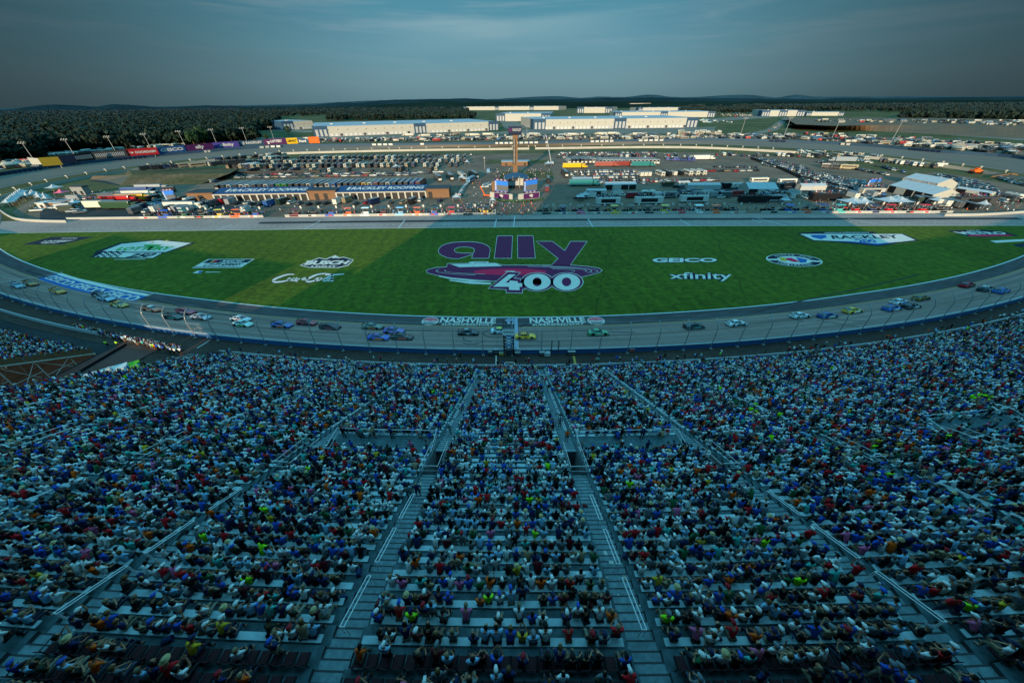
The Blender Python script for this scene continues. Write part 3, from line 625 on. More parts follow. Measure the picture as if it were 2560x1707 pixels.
for m_, r0_, r1_, z_ in [('paintwhite', 386.2, 387.4, .05), ('paintblue', 387.4, 391.6, .052), ('paintwhite', 391.6, 391.9, .09)]:
    mb = MB().use(m_); n = 16
    for i in range(n):
        a_, b_ = tl + (tr - tl) * i / n, tl + (tr - tl) * (i + 1) / n
        mb.add([pol(a_, r1_, z_ + max(0, r1_ - 390.6) * .145), pol(b_, r1_, z_ + max(0, r1_ - 390.6) * .145), pol(b_, r0_, z_), pol(a_, r0_, z_)], [(0, 1, 2, 3)])
    mb.build('painted_band', t)
mb = MB().use('paintwhite'); v, f = textgeo('GEICO', .035)
for i in range(3):
    a_ = tl + (tr - tl) * (i + .04) / 3; b_ = tl + (tr - tl) * (i + .97) / 3
    mb.add([pol(a_ + (b_ - a_) * u, 391.0 + (388.0 - 391.0) * q, .16) for u, q in v], f)
mb.build('lettering', t)
# finish line: checkered strip and cross lines
tf = logo('finish_line', 'blue and white checkered finish line across the front straight', 'finish line'); tf['category'] = 'finish line'
ax = [at(1264, 870, 1.5).x, at(1297, 870, 1.5).x]
mb = MB().use('paintwhite'); mb2 = MB().use('paintblue'); x0 = ax[0]; wd = (ax[1] - ax[0]) / 6
for rr_ in range(17 * 2):
    ra = 385 + rr_ * .5; rb = ra + .5
    for c2 in range(6):
        x = x0 + c2 * wd; ya, yb = CY - ra, CY - rb
        (mb if (rr_ + c2) % 2 else mb2).add([(x, ya, tz(ra) + .02), (x, yb, tz(rb) + .02), (x + wd, yb, tz(rb) + .02), (x + wd, ya, tz(ra) + .02)], [(0, 1, 2, 3)])
mb.build('white_check', tf); mb2.build('blue_check', tf)
mb = MB().use('roadwhite')
for (pa, pb) in [((402, 726), (210, 778)), ((170, 676), (-5, 705)), ((560, 845), (530, 868))]:
    a = at(*pa, .05); rr0 = math.hypot(a.x - CX, a.y - CY); th0 = math.degrees(math.atan2(a.x - CX, CY - a.y))
    b = at(*pb, 1.6); th1 = math.degrees(math.atan2(b.x - CX, CY - b.y)); n = 8
    for i in range(n):
        ra, rb = 385.5 + 16.3 * i / n, 385.5 + 16.3 * (i + 1) / n; ta, tb = th0 + (th1 - th0) * i / n, th0 + (th1 - th0) * (i + 1) / n
        if pa[0] > 500: ra, rb, ta, tb = 403 + i * .4, 403.4 + i * .4, th0, th0; za = zb = 1.47
        else: za, zb = tz(ra - 1.6) + .03 if 0 else tz(ra) + .03, tz(rb) + .03
        mb.add([pol(ta - .018, ra, za), pol(tb - .018, rb, zb), pol(tb + .018, rb, zb), pol(ta + .018, ra, za)], [(0, 1, 2, 3)])
struct(mb, 'scoring_line')
# dark tyre marks on the racing surface
mb = MB().use('darkasphalt')
def skid(pts, w=.12):
    P3 = []
    for x, y in pts:
        a = at(x, y, 1.0); r_ = math.hypot(a.x - CX, a.y - CY); P3.append(Vector((a.x, a.y, max(.02, tz(r_)) + .018)))
    c = catmull(P3, 4)
    for a, b in zip(c, c[1:]):
        d = (b - a); d.z = 0; d.normalize(); n_ = Vector((-d.y, d.x, 0)) * w; mb.add([a - n_, b - n_, b + n_, a + n_], [(0, 1, 2, 3)])
skid([(1243, 815), (1215, 822), (1208, 830), (1215, 838), (1240, 843), (1262, 841)]); skid([(1155, 858), (1170, 864), (1195, 862), (1210, 852)]); skid([(1158, 842), (1162, 852), (1180, 858)])
skid([(1420, 820), (1500, 826), (1590, 828)]); skid([(2040, 800), (2120, 818), (2150, 828)]); skid([(2060, 785), (2100, 800), (2160, 805)]); skid([(1985, 795), (2010, 803)])
skid([(300, 725), (420, 752), (520, 775), (700, 800)]); skid([(60, 670), (200, 712), (360, 745)]); skid([(900, 815), (1000, 822), (1080, 822)]); skid([(1900, 770), (2050, 735), (2150, 715), (2300, 680)], .2)
skid([(1296, 812), (1320, 800), (1340, 796)]); skid([(1305, 800), (1330, 806), (1360, 796)])
struct(mb, 'tyre_marks')
# ================================================================ FRONT WALL, FENCE, FLAG STAND
def arcbox(mb, t0, t1, r0, r1, z0, z1, step=.75):
    n = max(1, int(math.ceil((t1 - t0) / step))); rings = []
    for i in range(n + 1):
        t = t0 + (t1 - t0) * i / n; rings.append([pol(t, r0, z0), pol(t, r1, z0), pol(t, r1, z1), pol(t, r0, z1)])
    return mb.rings(rings)
wl = empty('track_wall', (0, 0, 0), 0, 'long low concrete wall between the front straight and the concourse, blue with white edge', 'wall')
mb = MB().use('wallblue'); arcbox(mb, -31.5, 30, 402.0, 402.34, 1.2, 2.62); mb.build('wall_body', wl)
mb = MB().use('lightgrey'); arcbox(mb, -31.5, 30, 401.98, 402.5, 2.623, 2.72); mb.build('wall_cap', wl)
fc = empty('catch_fence', (0, 0, 0), 0, 'tall catch fence of curved steel posts and cables along the front straight', 'fence')
def fpts(t, r=402.62):
    P_ = [pol(t, r, 1.46), pol(t, r, 5.9)]
    for k in range(1, 7):
        a = k / 6 * R(62); P_.append(pol(t, r - 2.9 * (1 - math.cos(a)), 5.9 + 2.9 * math.sin(a) * .95))
    return P_
k = 0
for i in range(-35, 34):
    t = .03 + .88 * i; mb = MB().use('steel'); mb.path(fpts(t), .085, 5); mb.box(*(-.0,) * 0 or (-.3, -.3, 0, .3, .3, .12), T=Matrix.Translation(pol(t, 402.75, 1.46)) @ Matrix.Rotation(R(t), 4, 'Z'))
    mb.build('fence_post', fc)
mb = MB().use('steel'); cth = [-31 + i * .88 for i in range(71)]
for j, (dz) in enumerate([3.15, 3.6, 4.1, 4.6, 5.1, 5.6]):
    for a, b in zip(cth, cth[1:]): mb.tube(pol(a, 402.6, dz), pol(b, 402.6, dz), .022, n=3, caps=False)
for kk in (2, 4, 6):
    for a, b in zip(cth, cth[1:]): mb.tube(fpts(a)[kk + 1], fpts(b)[kk + 1], .022, n=3, caps=False)
mb.build('fence_cable', fc)
for j, (dz, rr_) in enumerate([(2.97, .07)]):
    mb = MB().use('steel')
    for a, b in zip(cth, cth[1:]): mb.tube(pol(a, 402.6, dz), pol(b, 402.6, dz), rr_, n=4, caps=False)
    mb.build('fence_rail', fc)
ta = -11.42; tb = ta + .88
for (pa, pb) in [((.0, 2.9), (1, 2.9)), ((0, 5.6), (1, 5.6)), ((0, 2.9), (0, 5.6)), ((1, 2.9), (1, 5.6)), ((.5, 2.9), (.5, 5.6)), ((0, 3.4), (.5, 4.9)), ((.5, 4.9), (1, 3.4)), ((0, 4.3), (1, 4.3))]:
    mb = MB().use('steel'); mb.tube(pol(ta + .88 * pa[0], 402.85, pa[1]), pol(ta + .88 * pb[0], 402.85, pb[1]), .04, n=5); mb.build('gate_bar', fc)
fs_ = empty('flag_stand', tuple(pol(-.95, 402.6, .55)), 0, 'black lattice flag stand leaning over the finish line with a white sign board', 'flag stand')
for sx_ in (-1.0, 1.0):
    for sy_ in (-.3, 1.0):
        mb = MB().use('black'); mb.tube((sx_, sy_, 0), (sx_, sy_, 6.8), .13, n=5); mb.build('leg', fs_)
mb = MB().use('black')
for i in range(8):
    z = i * .8
    for sx_ in (-1, 1): mb.tube((sx_, -.3, z), (sx_, 1.0, z + .8), .04, n=4); mb.tube((sx_, 1.0, z), (sx_, -.3, z + .8), .035, n=4)
    mb.tube((-1, -.3, z), (1, -.3, z + .8), .09, n=4); mb.tube((1, -.3, z), (-1, -.3, z + .8), .085, n=4); mb.tube((-1, -.3, z), (1, -.3, z), .045, n=4)
mb.build('bracing', fs_)
mb = MB().use('darkgrey'); mb.box(-1.15, -.45, 6.75, 1.15, 3.1, 6.85); mb.build('platform', fs_)
mb = MB().use('white'); mb.add([(-1.25, -.95, 6.6), (1.25, -.95, 6.6), (1.25, -.5, 7.75), (-1.25, -.5, 7.75)], [(0, 1, 2, 3), (3, 2, 1, 0)][:1]); mb.build('sign_board', fs_)
mb = MB().use('darkgrey'); text_on(mb, 'NASHVILLE', [Vector((-1.0, -.80, 7.05)), Vector((1.0, -.80, 7.05)), Vector((1.0, -.66, 7.42)), Vector((-1.0, -.66, 7.42))], .02); mb.build('lettering', fs_)
for sx_ in (-1.15, 1.15):
    mb = MB().use('black')
    for z in (7.4, 7.95): mb.tube((sx_, -.45, z), (sx_, 3.1, z), .04, n=4)
    for y in (-.45, .7, 1.9, 3.1): mb.tube((sx_, y, 6.8), (sx_, y, 7.95), .04, n=4)
    mb.build('railing', fs_)
mb = MB().use('black')
for z in (7.4, 7.95): mb.tube((-1.15, 3.1, z), (1.15, 3.1, z), .04, n=4)
mb.build('railing', fs_)
for px, col, nm in [(1314, 'grey', 0), (1325, 'grey', 0)]:
    q = at(1120 + (1895 if px == 1314 else 2020) / 7.35, 886, 1.46); mb = MB().use('darkgrey'); mb.tube((0, 0, 0), (0, 0, 3.6), .11, n=6); mb.box(-.3, -.3, 0, .3, .3, .15)
    o = mb.build('camera_post', None, q); tag(o, 'dark upright post on the concourse right of the flag stand, ' + ('nearer one to it' if px == 1314 else 'farther one from it'), 'post')
# low barrier in front of the seats
bw = empty('crowd_barrier', (0, 0, 0), 0, 'low pale barrier wall between the concourse and the front seats', 'barrier')
mb = MB().use('lightgrey'); arcbox(mb, -9.9, 29, 406.5, 406.7, 1.45, 1.95); mb.build('panel', bw)

# ================================================================ MAIN GRANDSTAND
RF = 407.0
def tread(i): return 1.45 + .4064 * i
def sr(i): return RF + .8 * i
AIS = [-.06 + 1.63 * k for k in range(-6, 19)]; AIS[0] = -9.7
def rows_at(th): return 66 if th < 12.8 else 42
HW = .08
VOM = {(41, 45), (6, 9)}
PLAT = lambda k: k in (-2, 0, 2, -4, 4, 7) and True
def sect(th):  # section index between aisles k and k+1
    return int(math.floor((th + .06) / 1.63))
PLATK = {-2: (38, 41), 0: (38, 41), 3: (38, 41)}
gs = empty('grandstand', tuple(pol(0, 460, 0)), 0, 'huge silvery aluminium main grandstand filled with spectators in the foreground', 'grandstand')
gsi = -Vector(gs.location)
def gpart(mb, name, kind=None):
    o = mb.build(name, gs, gsi)
    if kind: o['kind'] = kind
    return o
cols = []
for a, b in zip(AIS, AIS[1:]):
    cols.append((a - HW, a + HW, 'aisle'))
    n = 3; w_ = (b - a - 2 * HW) / n
    for j in range(n): cols.append((a + HW + w_ * j, a + HW + w_ * (j + 1), 'seat'))
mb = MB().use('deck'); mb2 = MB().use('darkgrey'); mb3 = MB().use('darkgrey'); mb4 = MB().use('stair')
def lvl(i, th, kind):
    k = sect(th)
    if kind == 'seat' and k in PLATK:
        lo_, hi_ = PLATK[k]
        if lo_ <= i <= hi_: return tread(lo_)
    if kind == 'aisle':
        for lo_, hi_ in VOM:
            if lo_ <= i <= hi_: return tread(lo_) - 2.6 + (i - lo_) * .3
    return tread(i)
for (t0, t1, kd) in cols:
    tm = (t0 + t1) / 2; nr = rows_at(tm); prev = 1.40
    for i in range(nr):
        z = lvl(i, tm, kd); r0, r1 = sr(i), sr(i + 1)
        if kd == 'aisle' and not any(lo_ <= i <= hi_ for lo_, hi_ in VOM):
            for te in (t0, t1): mb3.quad(pol(te, r0, prev - .7), pol(te, r1, prev - .7), pol(te, r1, z + .02), pol(te, r0, z + .02))
            for re_, ze in ((r0, z - .2), (r0 + .4, z)): mb2.quad(pol(t0, re_ + .001, ze + .006), pol(t1, re_ + .001, ze + .006), pol(t1, re_ + .07, ze + .006), pol(t0, re_ + .07, ze + .006))  # dark strips paint the riser shade onto each stair edge
            mbo = mb; mb = mb4; zz = z; mb.quad(pol(t0, r0, prev), pol(t1, r0, prev), pol(t1, r0, zz - .2), pol(t0, r0, zz - .2))
            mb.quad(pol(t0, r0, zz - .2), pol(t1, r0, zz - .2), pol(t1, r0 + .4, zz - .2), pol(t0, r0 + .4, zz - .2))
            mb.quad(pol(t0, r0 + .4, zz - .2), pol(t1, r0 + .4, zz - .2), pol(t1, r0 + .4, zz), pol(t0, r0 + .4, zz))
            mb.quad(pol(t0, r0 + .4, zz), pol(t1, r0 + .4, zz), pol(t1, r1, zz), pol(t0, r1, zz)); mb = mbo
        else:
            mb.quad(pol(t0, r0, prev), pol(t1, r0, prev), pol(t1, r0, z), pol(t0, r0, z))
            mb.quad(pol(t0, r0, z), pol(t1, r0, z), pol(t1, r1, z), pol(t0, r1, z))
        prev = z
gpart(mb, 'seating_deck'); gpart(mb2, 'riser_shade_strip'); gpart(mb3, 'stair_stringer'); gpart(mb4, 'stair')
# vomitory side walls
mb = MB().use('steel')
for a in AIS:
    for lo_, hi_ in VOM:
        if rows_at(a) < hi_ + 3: continue
        zb = tread(lo_) - 2.6
        for t in (a - HW, a + HW): mb.add([pol(t, sr(lo_), zb), pol(t, sr(hi_ + 1), zb), pol(t, sr(hi_ + 1), tread(hi_)), pol(t, sr(lo_), tread(lo_))], [(0, 1, 2, 3)])
        mb.add([pol(a - HW, sr(hi_ + 1), zb), pol(a + HW, sr(hi_ + 1), zb), pol(a + HW, sr(hi_ + 1), tread(hi_ + 1)), pol(a - HW, sr(hi_ + 1), tread(hi_ + 1))], [(0, 1, 2, 3)])
        gpart(mb, 'stairwell_wall'); mb = MB().use('steel')
mb = MB().use('darkgrey')      # dark underside skirt and end wall
for i in range(0, 66, 2): mb.add([pol(-9.94, sr(i), 0), pol(-9.94, sr(i + 2), 0), pol(-9.94, sr(i + 2), tread(i)), pol(-9.94, sr(i), tread(i))], [(0, 1, 2, 3)])
gpart(mb, 'end_wall')
def infr(p, m=120):
    a = proj(*p); return a[2] > 0 and -m < a[0] < 2560 + m and -m < a[1] < 1707 + m
benches = []; chairs = []
CH0 = 62
for a, b in zip(AIS, AIS[1:]):
    k = sect((a + b) / 2)
    for i in range(1, rows_at((a + b) / 2)):
        if k in PLATK and PLATK[k][0] <= i <= PLATK[k][1]: continue
        t0, t1 = a + HW + .03, b - HW - .03
        pm = pol((t0 + t1) / 2, sr(i) + .57, tread(i) + .42)
        if not (infr(pm, 260)): continue
        d = proj(*pm)[2]
        (chairs if i >= CH0 else benches).append((d, i, t0, t1))
benches.sort()
def bench_mb(mb, i, t0, t1):
    z = tread(i) + .40; r0, r1 = sr(i) + .44, sr(i) + .73
    mb.use('bench').rings([[pol(t, r0, z), pol(t, r1, z), pol(t, r1, z + .045), pol(t, r0, z + .045)] for t in (t0, (t0 + t1) / 2, t1)])
    n = 6
    for j in range(n):
        t = t0 + (t1 - t0) * (j + .5) / n; mb.use('darkgrey').tube(pol(t, r0 + .16, tread(i)), pol(t, r0 + .16, z), .03, n=4, caps=False)
for d, i, t0, t1 in benches[:100]:
    mb = MB(); bench_mb(mb, i, t0, t1); gpart(mb, 'bench')
mb = MB()
for d, i, t0, t1 in benches[100:]: bench_mb(mb, i, t0, t1)
gpart(mb, 'bench', 'stuff')
# folding chairs of the last rows
chm = MB().use('maroon'); chm.box(-.22, -.2, .40, .22, .22, .45); chm.rings([[(-.22, -.22, .5), (.22, -.22, .5), (.22, -.18, .5), (-.22, -.18, .5)], [(-.2, -.3, .88), (.2, -.3, .88), (.2, -.27, .88), (-.2, -.27, .88)]])
chm.use('black').tube((-.25, -.2, 0), (-.25, -.2, .62), .025, n=4).tube((.25, -.2, 0), (.25, -.2, .62), .025, n=4).tube((-.25, -.2, .62), (-.25, .2, .62), .03, n=4).tube((.25, -.2, .62), (.25, .2, .62), .03, n=4)
chme = chm.mesh('chair')
cl_ = []
for d, i, t0, t1 in chairs:
    n = int((t1 - t0) / (R(1) and math.degrees(.53 / sr(i))))
    for j in range(n):
        t = t0 + (t1 - t0) * (j + .5) / n; p = pol(t, sr(i) + .55, tread(i))
        if infr(p, 120): cl_.append((proj(*p)[2], t, p))
cl_.sort(key=lambda q: q[0])
for d, t, p in cl_[:100]:
    o = link('folding_chair', chme, gs, p + gsi); o.rotation_euler = (0, 0, R(t))
if len(cl_) > 100:
    mb = MB()
    for d, t, p in cl_[100:]:
        T = Matrix.Translation(p) @ Matrix.Rotation(R(t), 4, 'Z')
        for fi, f in enumerate(chm.f):
            pass
        o0 = len(mb.v); mb.v += [tuple(T @ Vector(v)) for v in chm.v]; mb.mats = chm.mats[:]
        mb.f += [[o0 + q for q in f] for f in chm.f]; mb.m += chm.m; mb.c += chm.c
    gpart(mb, 'folding_chair', 'stuff')
# stair handrails: double bars in the middle of each stair
hr = []
for a in AIS[1:]:
    i = 10
    while i < rows_at(a) - 4:
        if not (38 <= i <= 46): hr.append((a, i, i + 3))
        i += 4
def hrail(mb, a, i0, i1):
    mb.use('rail')
    for off, h in ((-.012, .95), (.012, .95)):
        mb.tube(pol(a + off, sr(i0) + .3, tread(i0) + h), pol(a + off, sr(i1) + .3, tread(i1) + h), .028, n=5)
        mb.tube(pol(a + off, sr(i0) + .3, tread(i0)), pol(a + off, sr(i0) + .3, tread(i0) + h), .025, n=4); mb.tube(pol(a + off, sr(i1) + .3, tread(i1)), pol(a + off, sr(i1) + .3, tread(i1) + h), .025, n=4)
    mb.tube(pol(a - .012, sr(i0) + .3, tread(i0) + .95), pol(a + .012, sr(i0) + .3, tread(i0) + .95), .028, n=4); mb.tube(pol(a - .012, sr(i1) + .3, tread(i1) + .95), pol(a + .012, sr(i1) + .3, tread(i1) + .95), .028, n=4)
hr = [h for h in hr if infr(pol(h[0], sr(h[1]), tread(h[1])), 200)]
hr.sort(key=lambda h: proj(*pol(h[0], sr(h[1]), tread(h[1])))[2])
for h in hr[:100]:
    mb = MB(); hrail(mb, *h); gpart(mb, 'handrail')
mb = MB()
for h in hr[100:]: hrail(mb, *h)
if mb.v: gpart(mb, 'handrail', 'stuff')
def railrun(mb, pts, h=1.07, r=.035):
    for a, b in zip(pts, pts[1:]):
        up_ = Vector((0, 0, h)); md = Vector((0, 0, h * .5))
        mb.tube(a + up_, b + up_, r, n=5); mb.tube(a + md, b + md, r * .7, n=4)
        n = max(1, int((b - a).length / 1.8))
        for j in range(n + 1): q = a.lerp(b, j / n); mb.tube(q, q + up_, r * .8, n=4)
for a in AIS:
    for lo_, hi_ in VOM:
        if rows_at(a) < hi_ + 3 or not infr(pol(a, sr(lo_), tread(lo_)), 100): continue
        w2 = HW + .015
        mb = MB().use('galv'); railrun(mb, [pol(a - w2, sr(lo_), tread(lo_)), pol(a - w2, sr(hi_ + 1), tread(hi_))]); gpart(mb, 'stairwell_railing')
        mb = MB().use('galv'); railrun(mb, [pol(a + w2, sr(lo_), tread(lo_)), pol(a + w2, sr(hi_ + 1), tread(hi_))]); gpart(mb, 'stairwell_railing')
        mb = MB().use('galv'); railrun(mb, [pol(a - w2, sr(hi_ + 1), tread(hi_)), pol(a + w2, sr(hi_ + 1), tread(hi_))], 1.3); gpart(mb, 'stairwell_railing')
for k, (lo_, hi_) in PLATK.items():
    a = -.06 + 1.63 * k; t0, t1 = a + HW + .05, a + 1.63 - HW - .05; z = tread(lo_)
    if not infr(pol(a + .8, sr(lo_), z), 100): continue
    mb = MB().use('galv'); railrun(mb, [pol(t0, sr(hi_) + .3, z), pol(t0, sr(lo_) + .1, z), pol((t0 + t1) / 2, sr(lo_) + .1, z), pol(t1, sr(lo_) + .1, z), pol(t1, sr(hi_) + .3, z)], 1.1, .045); gpart(mb, 'platform_railing')
# press tower that carries the viewpoint (it throws the long shadow over the infield)
pt = empty('press_tower', (20, -12, 0), 0, 'tall press tower behind the top row of the main grandstand', 'building')
def tb_(name, m, x0, y0, z0, x1, y1, z1):
    mb = MB().use(m); mb.box(x0 - 20, y0 + 12, z0, x1 - 20, y1 + 12, z1); return mb.build(name, pt)
tb_('wall', 'darkgrey', -36, -14, 0, 109, -1.2, 49.5); tb_('roof', 'roofgrey', -37, -15, 49.502, 110, -.9, 50.6)
tb_('added_shade_canopy', 'roofgrey', -36, -.85, 47.8, 109, 6.0, 48.05); tb_('side_wing', 'darkgrey', -80, -14, 0, -36.01, -1.6, 35.5); tb_('side_wing_roof', 'roofgrey', -80.5, -14.5, 35.502, -36.02, -1.3, 36.0)  # the canopy is an added, unseen overhang that dims the last rows
tb_('added_shadow_block', 'darkgrey', -88.4, -14, 0, -82.3, -4, 22.5)  # added unseen block, shaped to cast the dark band on the lawn
tb_('window_band', 'glass', -35, -1.19, 33, 108, -1.15, 36.5); tb_('window_band', 'glass', -35, -1.19, 39, 108, -1.15, 41.5)

# ================================================================ LEFT GRANDSTAND (separate, lower)
def lsr(i): return 412.5 + .85 * i
def lz(i): return 2.3 + .40 * i
g2 = empty('grandstand', tuple(pol(-16, 430, 0)), 0, 'smaller separate grandstand at the left edge with exposed tan steel trusses', 'grandstand'); g2i = -Vector(g2.location)
LN = 37; T0, T1 = -27.0, -13.6
mb = MB().use('deck'); n = 12
for c2 in range(n):
    t0 = T0 + (T1 - T0) * c2 / n; t1 = T0 + (T1 - T0) * (c2 + 1) / n; prev = 1.0
    for i in range(LN):
        z = lz(i); mb.quad(pol(t0, lsr(i), prev), pol(t1, lsr(i), prev), pol(t1, lsr(i), z), pol(t0, lsr(i), z)); mb.quad(pol(t0, lsr(i), z), pol(t1, lsr(i), z), pol(t1, lsr(i + 1), z), pol(t0, lsr(i + 1), z)); prev = z
mb.build('seating_deck', g2, g2i)
for i in range(0, LN - 1):
    mb = MB().use('tan' if i % 3 else 'brick'); t = T1 + .02; z = lz(i)
    pts = []
    for q in range(6):
        a = q / 5 * math.pi / 2; pts.append(pol(t, lsr(i) + .05 + .75 * math.sin(a), z + .2 + .95 * math.cos(a) * .9 + .4 * math.sin(a)))
    base = [pol(t, lsr(i) + .8, z - .35), pol(t, lsr(i) + .05, z - .35)]
    ring_ = pts + base; off = Vector((.06, 0, 0)); mb.rings([[p for p in ring_], [p + off for p in ring_]]); mb.build('side_panel', g2, g2i)
mb = MB().use('cream'); mb.tube(pol(T1 + .03, lsr(0), lz(0) - .6), pol(T1 + .03, lsr(LN), lz(LN) - .6), .16, n=5); mb.build('side_beam', g2, g2i)
for row, t in enumerate([T1, T1 - .9, T1 - 1.8]):
    for i in range(4, LN, 5):
        mb = MB().use('cream'); top = pol(t, lsr(i), lz(i) - .6); bt_ = pol(t, lsr(i), 0.4); mb.tube(bt_, top, .1, n=5)
        nx = min(i + 5, LN - 1); mb.tube(pol(t, lsr(i), .6), pol(t, lsr(nx), lz(nx) - .7), .07, n=4); mb.tube(top, pol(t, lsr(nx), .6), .07, n=4)
        mb.tube(pol(t, lsr(i), lz(i) * .5), pol(t, lsr(nx), lz(i) * .5), .06, n=4); mb.build('truss', g2, g2i)
mb = MB().use('cream')
for i in range(2, LN, 3): mb.tube(pol(T1, lsr(i), lz(i) - .7), pol(T1 - 4, lsr(i), lz(i) - .7), .08, n=4)
mb.build('joist', g2, g2i)
# gap between the stands
mb = MB().use('walk'); mb.add([pol(-13.2, 405, 1.44), pol(-9.95, 405, 1.44), pol(-9.95, 418, .9), pol(-13.2, 418, .9), pol(-9.95, 470, .5), pol(-13.2, 470, .5)], [(0, 1, 2, 3), (3, 2, 4, 5)]); struct(mb, 'walkway')
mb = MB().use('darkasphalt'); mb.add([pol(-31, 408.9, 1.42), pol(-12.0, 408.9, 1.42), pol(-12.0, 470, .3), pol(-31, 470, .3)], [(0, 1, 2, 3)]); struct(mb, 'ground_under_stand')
mb = MB().use('lightgrey'); arcbox(mb, -24, -11.9, 406.6, 406.8, 1.45, 2.4); tag(mb.build('walkway_fence'), 'pale low fence along the walkway before the left grandstand', 'fence')
mb = MB().use('black'); a = at(322, 868, .8); b = at(205, 938, .6); c = at(150, 975, .6)
for p, q in ((a, b), (b, c)):
    mb.add([p, q, q + Vector((0, 0, 1.1)), p + Vector((0, 0, 1.1))], [(0, 1, 2, 3)]); mb.add([p + Vector((.08, 0, 0)), q + Vector((.08, 0, 0)), q + Vector((.08, 0, 1.1)), p + Vector((.08, 0, 1.1))], [(0, 1, 2, 3)])
tag(mb.build('screen_fence'), 'low black screen fence behind the white and green truck', 'fence')

# cups, trays and bags left on the deck
lt_ = MB()
for _ in range(2600):
    ki = random.randrange(len(AIS) - 1); a, b = AIS[ki], AIS[ki + 1]; th = random.uniform(a, b); i = int(random.triangular(2, 65, 60))
    if i >= rows_at(th): continue
    if sect(th) in PLATK and 37 <= i <= 42: continue
    st_ = min(th - a, b - th) < HW + .02
    if st_ and (6 <= i <= 10 or 40 <= i <= 46): continue
    onb = (not st_) and random.random() < .35 and i < CH0
    p = pol(th, sr(i) + (random.uniform(.48, .7) if onb else random.uniform(.05 if not st_ else .45, .4 if not st_ else .75)), tread(i) + (.447 if onb else .002))
    if not infr(p, 60): continue
    q = random.random(); T = Matrix.Translation(p) @ Matrix.Rotation(random.uniform(0, 6.28), 4, 'Z')
    if q < .5: lt_.color = random.choice([(.6, .62, .6), (.5, .1, .08), (.1, .2, .5), (.55, .5, .4)]); lt_.tube(p, p + Vector((0, 0, .14)), .035, .045, n=6)
    elif q < .75: lt_.color = random.choice([(.6, .6, .55), (.4, .35, .25)]); lt_.box(-.13, -.09, 0, .13, .09, .03, T=T)
    else: lt_.color = random.choice([(.015, .015, .02), (.02, .04, .12), (.2, .03, .03), (.1, .1, .1)]); lt_.rings([[T @ Vector(v) for v in r_] for r_ in [[(-.2, -.12, 0), (.2, -.12, 0), (.2, .12, 0), (-.2, .12, 0)], [(-.17, -.13, .2), (.17, -.11, .22), (.17, .11, .2), (-.16, .12, .21)], [(-.08, -.05, .3), (.09, -.04, .28), (.08, .05, .29), (-.08, .05, .3)]]])
lt_.use('col'); lo_ = lt_.build('litter'); lo_['kind'] = 'stuff'; lo_['label'] = 'cups, trays and bags left on the grandstand deck and benches'; lo_['category'] = 'litter'
# ================================================================ PEOPLE
# pose skeletons: y = facing direction (towards the track), z up, metres; origin on the tread below the bench edge
def pose(nm):
    J = {}
    if nm.startswith('sit'):
        lean = {'sit_rest': .04, 'sit_forward': .22, 'sit_phone': .05, 'sit_arms': -.02}[nm]
        J['pel'] = (0, 0, .53); J['sp'] = (0, lean * .45, .76); J['ch'] = (0, lean * .9, .97); J['nk'] = (0, lean * 1.1 + .01, 1.12); J['hd'] = (0, lean * 1.3 + .05, 1.26)
        for s in (-1, 1):
            q = 'L' if s < 0 else 'R'
            J['sh' + q] = (s * .185, lean * .95, 1.05); J['hp' + q] = (s * .10, .03, .52); J['kn' + q] = (s * .14, .44, .50); J['an' + q] = (s * .13, .42, .09); J['to' + q] = (s * .15, .58, .05)
            if nm == 'sit_phone': J['el' + q] = (s * .24, lean + .22, .95); J['wr' + q] = (s * .10, lean + .36, 1.16)
            elif nm == 'sit_arms': J['el' + q] = (s * .27, lean + .08, .80); J['wr' + q] = (s * -.02, lean + .22, .84 + .03 * s)
            else: J['el' + q] = (s * .26, lean + .12, .80); J['wr' + q] = (s * .13, .34, .64)
    else:
        y0 = .22
        J['pel'] = (0, y0, .93); J['sp'] = (0, y0 + .01, 1.14); J['ch'] = (0, y0 + .02, 1.34); J['nk'] = (0, y0 + .02, 1.50); J['hd'] = (0, y0 + .05, 1.64)
        for s in (-1, 1):
            q = 'L' if s < 0 else 'R'
            J['sh' + q] = (s * .19, y0, 1.43); J['hp' + q] = (s * .10, y0, .90); J['kn' + q] = (s * .11, y0 + .03, .50); J['an' + q] = (s * .12, y0, .09); J['to' + q] = (s * .15, y0 + .16, .04)
            if nm == 'stand_phone': J['el' + q] = (s * .25, y0 + .18, 1.30); J['wr' + q] = (s * .10, y0 + .34, 1.50)
            elif nm == 'stand_hips': J['el' + q] = (s * .36, y0 - .06, 1.18); J['wr' + q] = (s * .20, y0 + .06, 1.0)
            elif nm == 'stand_wave' and s > 0: J['el' + q] = (s * .34, y0 + .06, 1.62); J['wr' + q] = (s * .30, y0 + .10, 1.90)
            else: J['el' + q] = (s * .26, y0 + .02, 1.14); J['wr' + q] = (s * .25, y0 + .12, .92)
    return J
POSES = ['sit_rest', 'sit_forward', 'sit_phone', 'sit_arms', 'stand', 'stand_phone', 'stand_hips', 'stand_wave']
SKN, TOP, BOT, HAT, SHO = 1, 2, 3, 4, 5
